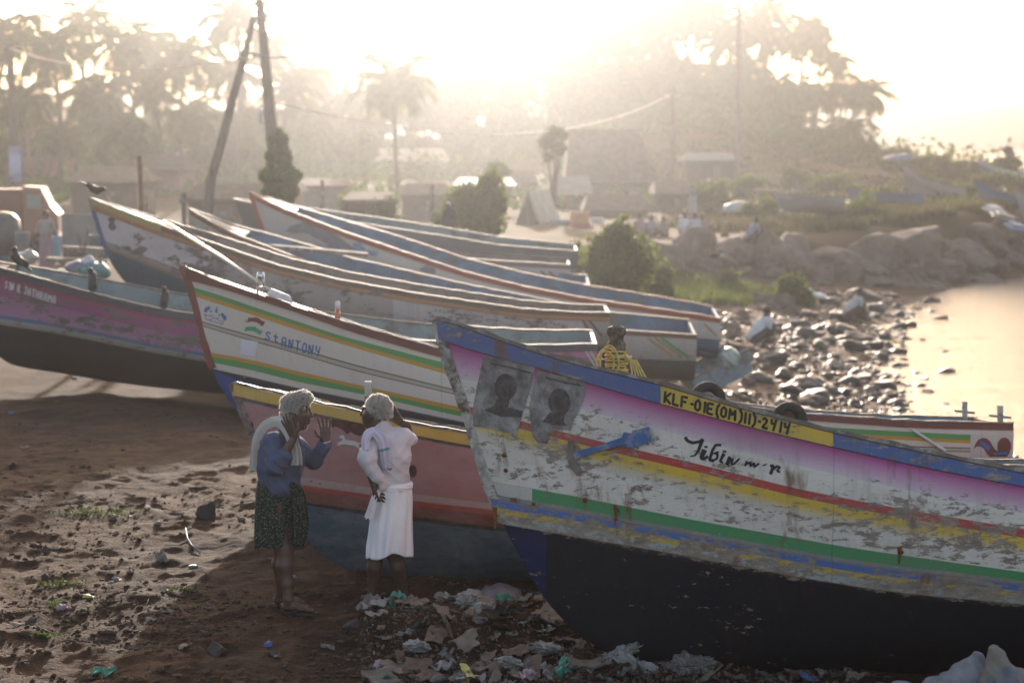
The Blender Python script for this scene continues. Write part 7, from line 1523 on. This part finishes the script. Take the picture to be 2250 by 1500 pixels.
far_boat((2147, 348), (2290, 382), 122, 1.3, 2, 4, [(0, 1, (.5, .5, .5), (.5, .5, .5)), (1, 2, (.16, .2, .24), (.16, .2, .24))], 'long boat with a bright white rail at the upper right edge', 23)
far_boat((2140, 392), (2290, 436), 88, 1.1, 2, 3, [(0, 1, (.12, .18, .28), (.12, .18, .28)), (1, 2, (.2, .24, .27), (.2, .2, .2))], 'blue boat below the white railed one at the right edge', 24)
far_boat((2226, 398), (2360, 448), 82, 1.2, 2, 2, [(0, 1, (.34, .22, .16), (.34, .22, .16)), (1, 2, (.40, .37, .34), (.3, .3, .3))], 'cream hull with a brown mark cut off by the right edge', 25)
far_boat((1700, 424), (1850, 434), 79, .7, 1.7, 3, [(0, 1, (.30, .29, .30), (.3, .3, .3)), (1, 2, (.25, .24, .26), (.2, .2, .2))], 'flat grey boat left of the slate blue one on the plateau', 26)
far_boat((2010, 342), (2140, 368), 150, 2.0, 2.2, 2, [(0, 1, (.12, .13, .15), (.12, .13, .15)), (1, 2, (.10, .11, .12), (.1, .1, .1))], 'dark boat on the skyline at the right', 27)
ngon_slab('tarpaulin', [(1945, 348), (1965, 342), (2000, 337), (1997, 352), (1965, 354)], 130, 1.5, TARP, 'bluish tarpaulin propped up on the skyline beside the lower palm', 'tarpaulin', .3)
r_ = ngon_slab('flag', [(2200, 326), (2222, 320), (2232, 350), (2215, 352)], 118, .06, simple('dark_flag', (.12, .10, .09), .9, .1, .2, 3, 0), 'dark tattered flag above the white railed boat', 'flag'); MB().tube([at(2199, 322, 118) - r_.location, at(2188, 365, 118) - r_.location], .05, 5).build('flag_pole', STEEL, r_)
for i, (u, v, w_, h_, Y, mt) in enumerate([(2205, 478, 55, 14, 78, TIN), (2232, 500, 40, 12, 76, TARP), (2185, 462, 40, 10, 82, WHITEP)]):
    c = at(u, v, Y); o = MB().box((0, 0, 0), (w_ * Y / F, .8, .06)).box((.1, .2, .08), (w_ * Y / F * .7, .6, .05)).build('sheet', mt); o.location = c; o.rotation_euler = (R(14), R(18 - i * 9), R(10 * i)); tag(o, ('tilted white sheet on the bank at the right edge, largest', 'blue sheet on the bank at the right edge', 'upper small white sheet on the bank at the right edge')[i], 'sheet')
# ------------------------------------------------------------------ litter and stones in the foreground
def sheet_mesh(seed, w_, h_, mat, crump=.25, thick=.003):
    rr = random.Random(seed); o = Vector((rr.uniform(0, 99), rr.uniform(0, 99), 0)); n_ = 12; V = []; Fc = []
    for i in range(n_):
        for j in range(n_):
            x, y = (i / (n_ - 1) - .5), (j / (n_ - 1) - .5); e = 1 + .25 * mnoise.noise(Vector((x * 3, y * 3, seed)))
            z = crump * w_ * (mnoise.noise(Vector((x * 3.2, y * 3.2, 0)) + o) + .5 * abs(mnoise.noise(Vector((x * 8, y * 8, 3)) + o))); V.append((x * w_ * e + z * .4, y * h_ * e, z + abs(x) * w_ * .15))
    for i in range(n_ - 1):
        for j in range(n_ - 1): a = i * n_ + j; Fc.append((a, a + 1, a + n_ + 1, a + n_))
    N_ = len(V); V += [(a, b, c - thick) for a, b, c in V]; Fc += [tuple(N_ + q for q in f[::-1]) for f in Fc]
    me = bpy.data.meshes.new('scrap'); me.from_pydata(V, [], Fc); me.materials.append(mat); me.update(); return me
PM = {n_: simple('litter_' + n_, c, r, .45, .2, 12, .35, trans=t_) for n_, c, r, t_ in (('white', (.27, .25, .235), .4, .25), ('card', (.16, .12, .09), .85, .0), ('blue', (.10, .16, .36), .4, .25), ('green', (.06, .26, .18), .4, .25), ('yellow', (.48, .40, .12), .4, .2), ('pink', (.45, .30, .34), .5, .2), ('grey', (.13, .115, .10), .6, .0), ('clear', (.22, .205, .19), .2, .45), ('brown', (.13, .08, .055), .9, .0), ('black', (.02, .02, .022), .6, .0))}
SH = {}
for k, nm in enumerate(PM): SH[nm] = [sheet_mesh(100 + 7 * k + q_, .12, .08 if nm != 'card' else .10, PM[nm], .30 if nm not in ('card', 'brown') else .12, .0025 if nm not in ('card',) else .005) for q_ in range(3)]
def crumple(seed, mat, squash=.6):
    bm = bmesh.new(); bmesh.ops.create_icosphere(bm, subdivisions=4, radius=.05); o = Vector((seed * 3.1, seed * 1.7, 0))
    for v in bm.verts:
        p = v.co.normalized(); d = 1 + .55 * abs(mnoise.noise(p * 2.2 + o)) + .35 * abs(mnoise.noise(p * 5 + o)) - .3 * abs(mnoise.noise(p * 9 + o)); v.co = p * .05 * d; v.co.z *= squash
    me = bpy.data.meshes.new('crumple'); bm.to_mesh(me); bm.free(); me.materials.append(mat); return me
CRm = {nm: [crumple(5 + i * 3 + q_, PM[nm]) for q_ in range(2)] for i, nm in enumerate(('white', 'clear', 'blue', 'green', 'yellow', 'pink', 'grey'))}
CT = {'card': ('torn cardboard piece', 'cardboard piece'), 'brown': ('dead brown leaf or bark flake', 'leaf'), 'black': ('black scrap', 'scrap')}
def put(me, x, y, sc, name, label, cat, group=None, tilt=.5, lift=.006):
    o = bpy.data.objects.new(name, me); link(o); o.location = (x, y, gz(x, y) + lift * sc); o.scale = (sc * random.uniform(.8, 1.3), sc * random.uniform(.7, 1.1), sc * random.uniform(.6, 1.2)); o.rotation_euler = (random.gauss(0, tilt) * .5, random.gauss(0, tilt) * .5, random.uniform(0, 6.28)); return tag(o, label, cat, group)
random.seed(77)
def spot_heap():
    while True:
        u, v = random.uniform(800, 1900), random.uniform(1325, 1498); p = gpt(u, v); x, y = p.x, p.y
        edge = u > 790 + (v - 1330) * .2 and not (u > 1180 and v < 1290 + (u - 1180) * .9 and v < 1470)
        if edge and y < 13.9: return x, y
for i in range(190):
    x, y = spot_heap(); nm = random.choices(['white', 'card', 'blue', 'green', 'yellow', 'pink', 'grey', 'clear', 'brown', 'black'], [4, 8, 1.2, 1.0, .8, 1.2, 5, 3, 10, 1.6])[0]; sc = random.choice((.5, .7, .9, 1.2, 1.6)) * random.uniform(.8, 1.2)
    if nm in CRm and random.random() < .16: put(random.choice(CRm[nm]), x, y, sc * 1.1, 'crumpled_bag', 'crumpled %s plastic bag in the rubbish heap under the nearest boat' % nm, 'plastic bag', 'crumpled bags in the rubbish heap', .4, .02)
    else:
        t1, c1 = CT.get(nm, ('flat %s plastic scrap' % nm, 'plastic scrap')); put(random.choice(SH[nm]), x, y, sc, c1.replace(' ', '_'), t1 + ' lying in the rubbish heap under the nearest boat', c1, c1 + 's in the rubbish heap', .7, .012)
def putpx(me, u, v, sc, name, label, cat, rz=None, tilt=.3, lift=.01):
    p = gpt(u, v); o = put(me, p.x, p.y, sc, name, label, cat, None, tilt, lift)
    if rz is not None: o.rotation_euler.z = rz
    return o
# pieces one can single out
putpx(SH['white'][0], 1010, 1375, 1.9, 'plastic_scrap', 'broad cream plastic strip atop the mound in front of the man in white', 'plastic scrap'); putpx(CRm['yellow'][0], 975, 1338, 1.1, 'crumpled_bag', 'yellow crumpled bag on the crest of the rubbish mound', 'plastic bag'); putpx(CRm['green'][0], 1050, 1392, 1.2, 'crumpled_bag', 'bright green crumpled bag in the middle of the heap', 'plastic bag')
putpx(CRm['blue'][0], 930, 1330, 1.0, 'crumpled_bag', 'blue crumpled bag on the mound at the feet of the man in white', 'plastic bag'); putpx(CRm['pink'][0], 815, 1342, 1.0, 'crumpled_bag', 'lilac crumpled bag at the left corner of the mound', 'plastic bag'); putpx(SH['green'][1], 1110, 1365, 1.5, 'plastic_scrap', 'sea green torn sheet draped over the mound', 'plastic scrap')
putpx(SH['card'][0], 880, 1470, 1.9, 'cardboard_piece', 'long pale cardboard strip lit by the sun in the lower middle', 'cardboard piece', .1); putpx(SH['white'][1], 965, 1470, 1.7, 'plastic_scrap', 'white scrap standing upright next to the cardboard strip', 'plastic scrap')
# clear bag behind
q = gpt(1100, 1312); s = SDF((-.3, -.2, -.1), (.3, .2, .25), .01); s.ell((0, 0, .02), (.17, .12, .095), k=.02); s.displace(.014, lambda X, Y, Z: np.abs(np.sin(X * 27 + 3 * np.sin(Z * 15))) * np.cos(Y * 22) + .4 * np.sin(Z * 51 + X * 33)); o = s.obj('plastic_bag', simple('grey_clear_plastic', (.20, .19, .20), .35, .5, .2, 9, .2, trans=.3), None, (0, 0, 0), 0); o.location = q; tag(o, 'swollen grey translucent bag between the pink boat and the nearest boat', 'plastic bag')
# two big sacks in the lower right corner
SK = simple('blue_grey_sacking', (.19, .185, .195), .7, .3, .3, 9, .8); SK2 = simple('tan_sacking', (.19, .16, .13), .7, .3, .2, 6, .5, dirt=(.10, .11, .14))
def sack(u, v, Y, pts, mat, lb, seed):
    c = at(u, v, Y); s = SDF((-.42, -.3, -.35), (.42, .3, .40), .009)
    for a, b, r1, r2 in pts: s.cone(a, b, r1, r2, k=.04)
    s.displace(.013, lambda X, Y_, Z: np.abs(np.sin(X * 21 - Z * 15 + seed + 1.5 * np.sin(Z * 9 + Y_ * 9))) * 1.2 + .8 * np.abs(np.sin(Z * 17 + X * 31 + 2 * np.sin(Y_ * 14))) + .15 * np.sin(X * 61 + Z * 53)); o = s.obj('sack', mat, None, (0, 0, 0), 1); o.location = c; return tag(o, lb, 'sack')
sack(1955, 1520, 10.9, [((-.10, 0, -.1), (.06, 0, -.05), .14, .13), ((.06, 0, -.06), (.17, 0, -.02), .10, .07)], SK, 'pale blue grey sack lying flat in the lower right corner', 1.0)
sack(2090, 1490, 10.8, [((-.16, 0, -.12), (.10, 0, -.02), .10, .13), ((.10, 0, .0), (.15, 0, .12), .11, .055)], SK, 'pale grey sack with a pointed top in the lower right corner', 2.0)
sack(2195, 1480, 10.6, [((-.06, 0, -.16), (.06, 0, -.08), .12, .14), ((.0, 0, -.02), (-.03, 0, .14), .12, .05), ((.06, 0, -.08), (.2, 0, -.2), .12, .05)], SK2, 'tan and grey peaked sack at the lower right edge', 3.0)
sack(1760, 1512, 11.3, [((-.08, 0, -.05), (.1, 0, -.05), .06, .055)], SK, 'small pale grey bag under the nearest boat keel', 4.0)
# stones and scraps on the left
SD = [rock_mesh(60 + i, simple('dark_stone', (.055, .04, .036), .85, .3, .3, 5, .5), 4) for i in range(3)]
def stone(u, v, r, label, fl=.7):
    p = gpt(u, v); rock(SD[int(u) % 3], p.x, p.y, r, label, None, 'stone', 'stone', .25, fl)
stone(455, 1135, .125, 'squarish dark stone half sunk in the earth left of the blue shirted man', .95); stone(480, 1432, .10, 'dark flat stone near the bottom left of the two men', .9); stone(250, 1140, .055, 'small grey stone beside the green weeds'); stone(105, 1215, .06, 'brown stone at the left among the lit earth'); stone(100, 1400, .06, 'low stone near the lower left corner'); stone(775, 1380, .10, 'dark lump at the foot of the rubbish mound, left end'); stone(30, 1030, .05, 'small dark stone on the shaded earth at the left edge'); stone(230, 1255, .04, 'small stone in the sunlit patch'); stone(70, 1380, .07, 'rounded stone by the left edge of the foreground')
LS = [(410, 1077, 'white', .55, 'small white and blue wrapper on the dark earth right of the weeds'), (348, 1152, 'white', .5, 'small white scrap in the sunlit patch'), (355, 1235, 'grey', 1.4, 'large crumpled grey rag left of the blue shirted man'), (425, 1255, 'green', .6, 'small green and yellow wrapper near the grey rag'), (258, 1275, 'white', .6, 'white scrap in the middle of the left foreground'), (125, 1208, 'card', .8, 'long pale chip at the left of the sunlit patch'), (195, 1323, 'yellow', .7, 'yellowish folded paper in the left foreground'), (335, 1373, 'clear', .8, 'pale leaf shaped plastic scrap below the wrapper'), (135, 1350, 'pink', .7, 'crumpled lilac paper cup beside the grass blades'), (230, 1475, 'green', 1.3, 'greenish printed wrapper at the bottom left'), (400, 1430, 'card', 1.2, 'pale curled husk beside the dark flat stone'), (590, 1420, 'blue', .6, 'pale blue scrap at the bottom middle'), (605, 1440, 'black', .9, 'black strip at the bottom middle'), (645, 1278, 'white', .55, 'white scrap just right of the ankles of the blue shirted man'), (165, 832, 'blue', .9, 'pale blue scrap under the magenta boat'), (55, 985, 'card', .8, 'pale strip on the shaded earth at the left'), (325, 1120, 'pink', .6, 'pinkish scrap above the sunlit patch'), (255, 1168, 'white', .4, 'tiny white scrap next to the small grey stone'), (530, 1140, 'grey', .7, 'grey scrap right of the squarish stone'), (25, 910, 'blue', .6, 'bluish scrap at the left edge under the magenta boat'), (720, 1425, 'clear', .8, 'glassy scrap at the bottom in front of the mound'), (40, 1380, 'card', .9, 'pale chip at the far left of the foreground'), (245, 1285, 'white', .45, 'tiny pale scrap below the white one'), (370, 1360, 'card', .6, 'thin pale chip in the shaded foreground')]
for u, v, nm, sc, lb in LS:
    put_ = CRm[nm][0] if nm in CRm and sc < .75 else SH[nm][int(u) % 3]; putpx(put_, u, v, sc, 'litter_scrap', lb, 'scrap')
# twist of blue rope
p = gpt(415, 1180); tag(MB().tube([gpt(408, 1170) + Vector((0, 0, .05)), gpt(412, 1185) + Vector((0, 0, .02)), gpt(420, 1200) + Vector((0, 0, .01)), gpt(440, 1213) + Vector((0, 0, .01))], [.006, .008, .008, .005], 6).build('rope_end', simple('blue_rope', (.09, .14, .20), .7, .3, .2, 20, .2), None, True), 'short bent piece of blue grey rope on the earth', 'rope')
# twigs
TW = simple('twig_bark', (.07, .045, .035), .9, .1, .3, 10, .3); random.seed(5)
for i in range(46):
    u, v = random.uniform(10, 900), random.uniform(1050, 1495); p = gpt(u, v); a = random.uniform(0, 6.28); l = random.uniform(.05, .22); z_ = Vector((0, 0, .008)); q = []
    for k in range(4): x, y = p.x + math.cos(a) * l * (k - 1.5) / 3 + random.uniform(-.01, .01), p.y + math.sin(a) * l * (k - 1.5) / 3 + random.uniform(-.01, .01); q.append(Vector((x, y, gz(x, y) + .008)))
    tag(MB().tube(q, [.003, .004, .0035, .002], 5).build('twig', TW, None, True), 'thin dark twig lying on the trodden earth of the left foreground', 'twig', 'twigs on the foreground earth')
# small pebbles and clods: nobody could count them
rr = np.random.default_rng(12); V = []; Fc = []; tm = bpy.data.meshes.new('t'); bm = bmesh.new(); bmesh.ops.create_icosphere(bm, subdivisions=1, radius=1); tv = np.array([tuple(v.co) for v in bm.verts]); tf = np.array([[v.index for v in f.verts] for f in bm.faces]); bm.free(); bpy.data.meshes.remove(tm)
n_ = 0
while n_ < 9000:
    u, v = rr.uniform(-20, 1950), 880 + 640 * rr.uniform() ** .7; d = ray(u, v); k = (0 - CAMZ) / d.z; x, y = d.x * k, d.y * k
    if float(fbm(x * 1.2, y * 1.2, 33, 3)) < rr.uniform(-.35, .25): continue
    r = .005 + .022 * rr.uniform() ** 3.5; q = tv * (1 + rr.normal(size=(len(tv), 1)) * .18) * r * np.array([rr.uniform(.8, 1.5), rr.uniform(.8, 1.3), rr.uniform(.4, .8)]); q += (x, y, gz(x, y) + r * .2); b = len(V) * 0 + n_ * len(tv); V.append(q); Fc.append(tf + b); n_ += 1
cl = mesh_obj('pebbles', np.concatenate(V).tolist(), np.concatenate(Fc).tolist(), simple('clod', (.055, .034, .022), .95, .15, .4, 3, 0, dirt=(.10, .07, .05)), None, False); tag(cl, 'small clods and pebbles strewn over the trodden earth', 'pebbles', kind='stuff')
# tiny dead bits in the heap
rr2 = np.random.default_rng(15); C = []; 
for i in range(4200):
    u, v = rr2.uniform(790, 1880), rr2.uniform(1325, 1500); p = ray(u, v); k = (0.14 - CAMZ) / p.z; x, y = p.x * k, p.y * k; C.append((x, y, gz(x, y) + rr2.uniform(0, .02)))
Vv, Ff = leaf_cards(C, .035, rr2, .5); dl = mesh_obj('debris', Vv.tolist(), Ff.tolist(), simple('debris_mix', (.08, .055, .038), .9, .2, .5, 30, 0, dirt=(.18, .15, .12)), None, False); tag(dl, 'fine shredded debris covering the rubbish heap', 'debris', kind='stuff')
# weeds
for i, (u, v, n2, w_, lb) in enumerate(((205, 1130, 260, .22, 'patch of small sunlit green weeds on the earth'), (130, 1290, 120, .10, 'sparse low weeds at the left of the foreground'), (95, 1405, 60, .06, 'tiny weeds near the lower left corner'), (400, 1310, 50, .08, 'faint seedlings in the shaded foreground'))):
    p = gpt(u, v); rr3 = np.random.default_rng(40 + i); C = [(rr3.normal() * w_, rr3.normal() * w_ * .5, abs(rr3.normal()) * .015 + .008) for _ in range(n2)]; V, Fc = leaf_cards(C, .035, rr3, .45); o = mesh_obj('weeds', V.tolist(), Fc.tolist(), simple('weed_green', (.065, .095, .025), .6, .3, .3, 20, 0, trans=.5), None, False); o.location = p; tag(o, lb, 'weeds')
p = gpt(120, 1350); V = []; Fc = []
for k in range(7): a = k * .9; l = .11; b = len(V); V += [(-.005, 0, 0), (.005, 0, 0), (math.cos(a) * l * .5 + .004, math.sin(a) * l * .5, .08), (math.cos(a) * l * .5 - .004, math.sin(a) * l * .5, .08), (math.cos(a) * l, math.sin(a) * l, .085)]; Fc += [(b, b + 1, b + 2, b + 3), (b + 3, b + 2, b + 4)]
o = mesh_obj('grass_tuft', V, Fc, simple('weed_green', (.1, .17, .03)), None, False); o.location = p; tag(o, 'tuft of bright grass blades behind the lilac paper cup', 'grass tuft')
# beach litter glints
for i, (u, v, nm, sc, lb) in enumerate([(1790, 846, 'blue', 3.2, 'blue plastic sheet on the pebbly beach, left of the pale one'), (1850, 862, 'clear', 3.4, 'pale turquoise plastic sheet on the pebbly beach'), (1665, 812, 'white', 1.5, 'white scrap on the pebbles below the skiff'), (1620, 905, 'white', 1.5, 'white scrap near the tyres'), (1745, 705, 'white', 1.4, 'bright white scrap on the beach beyond the squatting man'), (1560, 838, 'white', 1.4, 'pale scrap in the stones behind the first tyre')]):
    putpx(SH[nm][i % 3], u, v, sc, 'plastic_sheet', lb, 'plastic sheet')
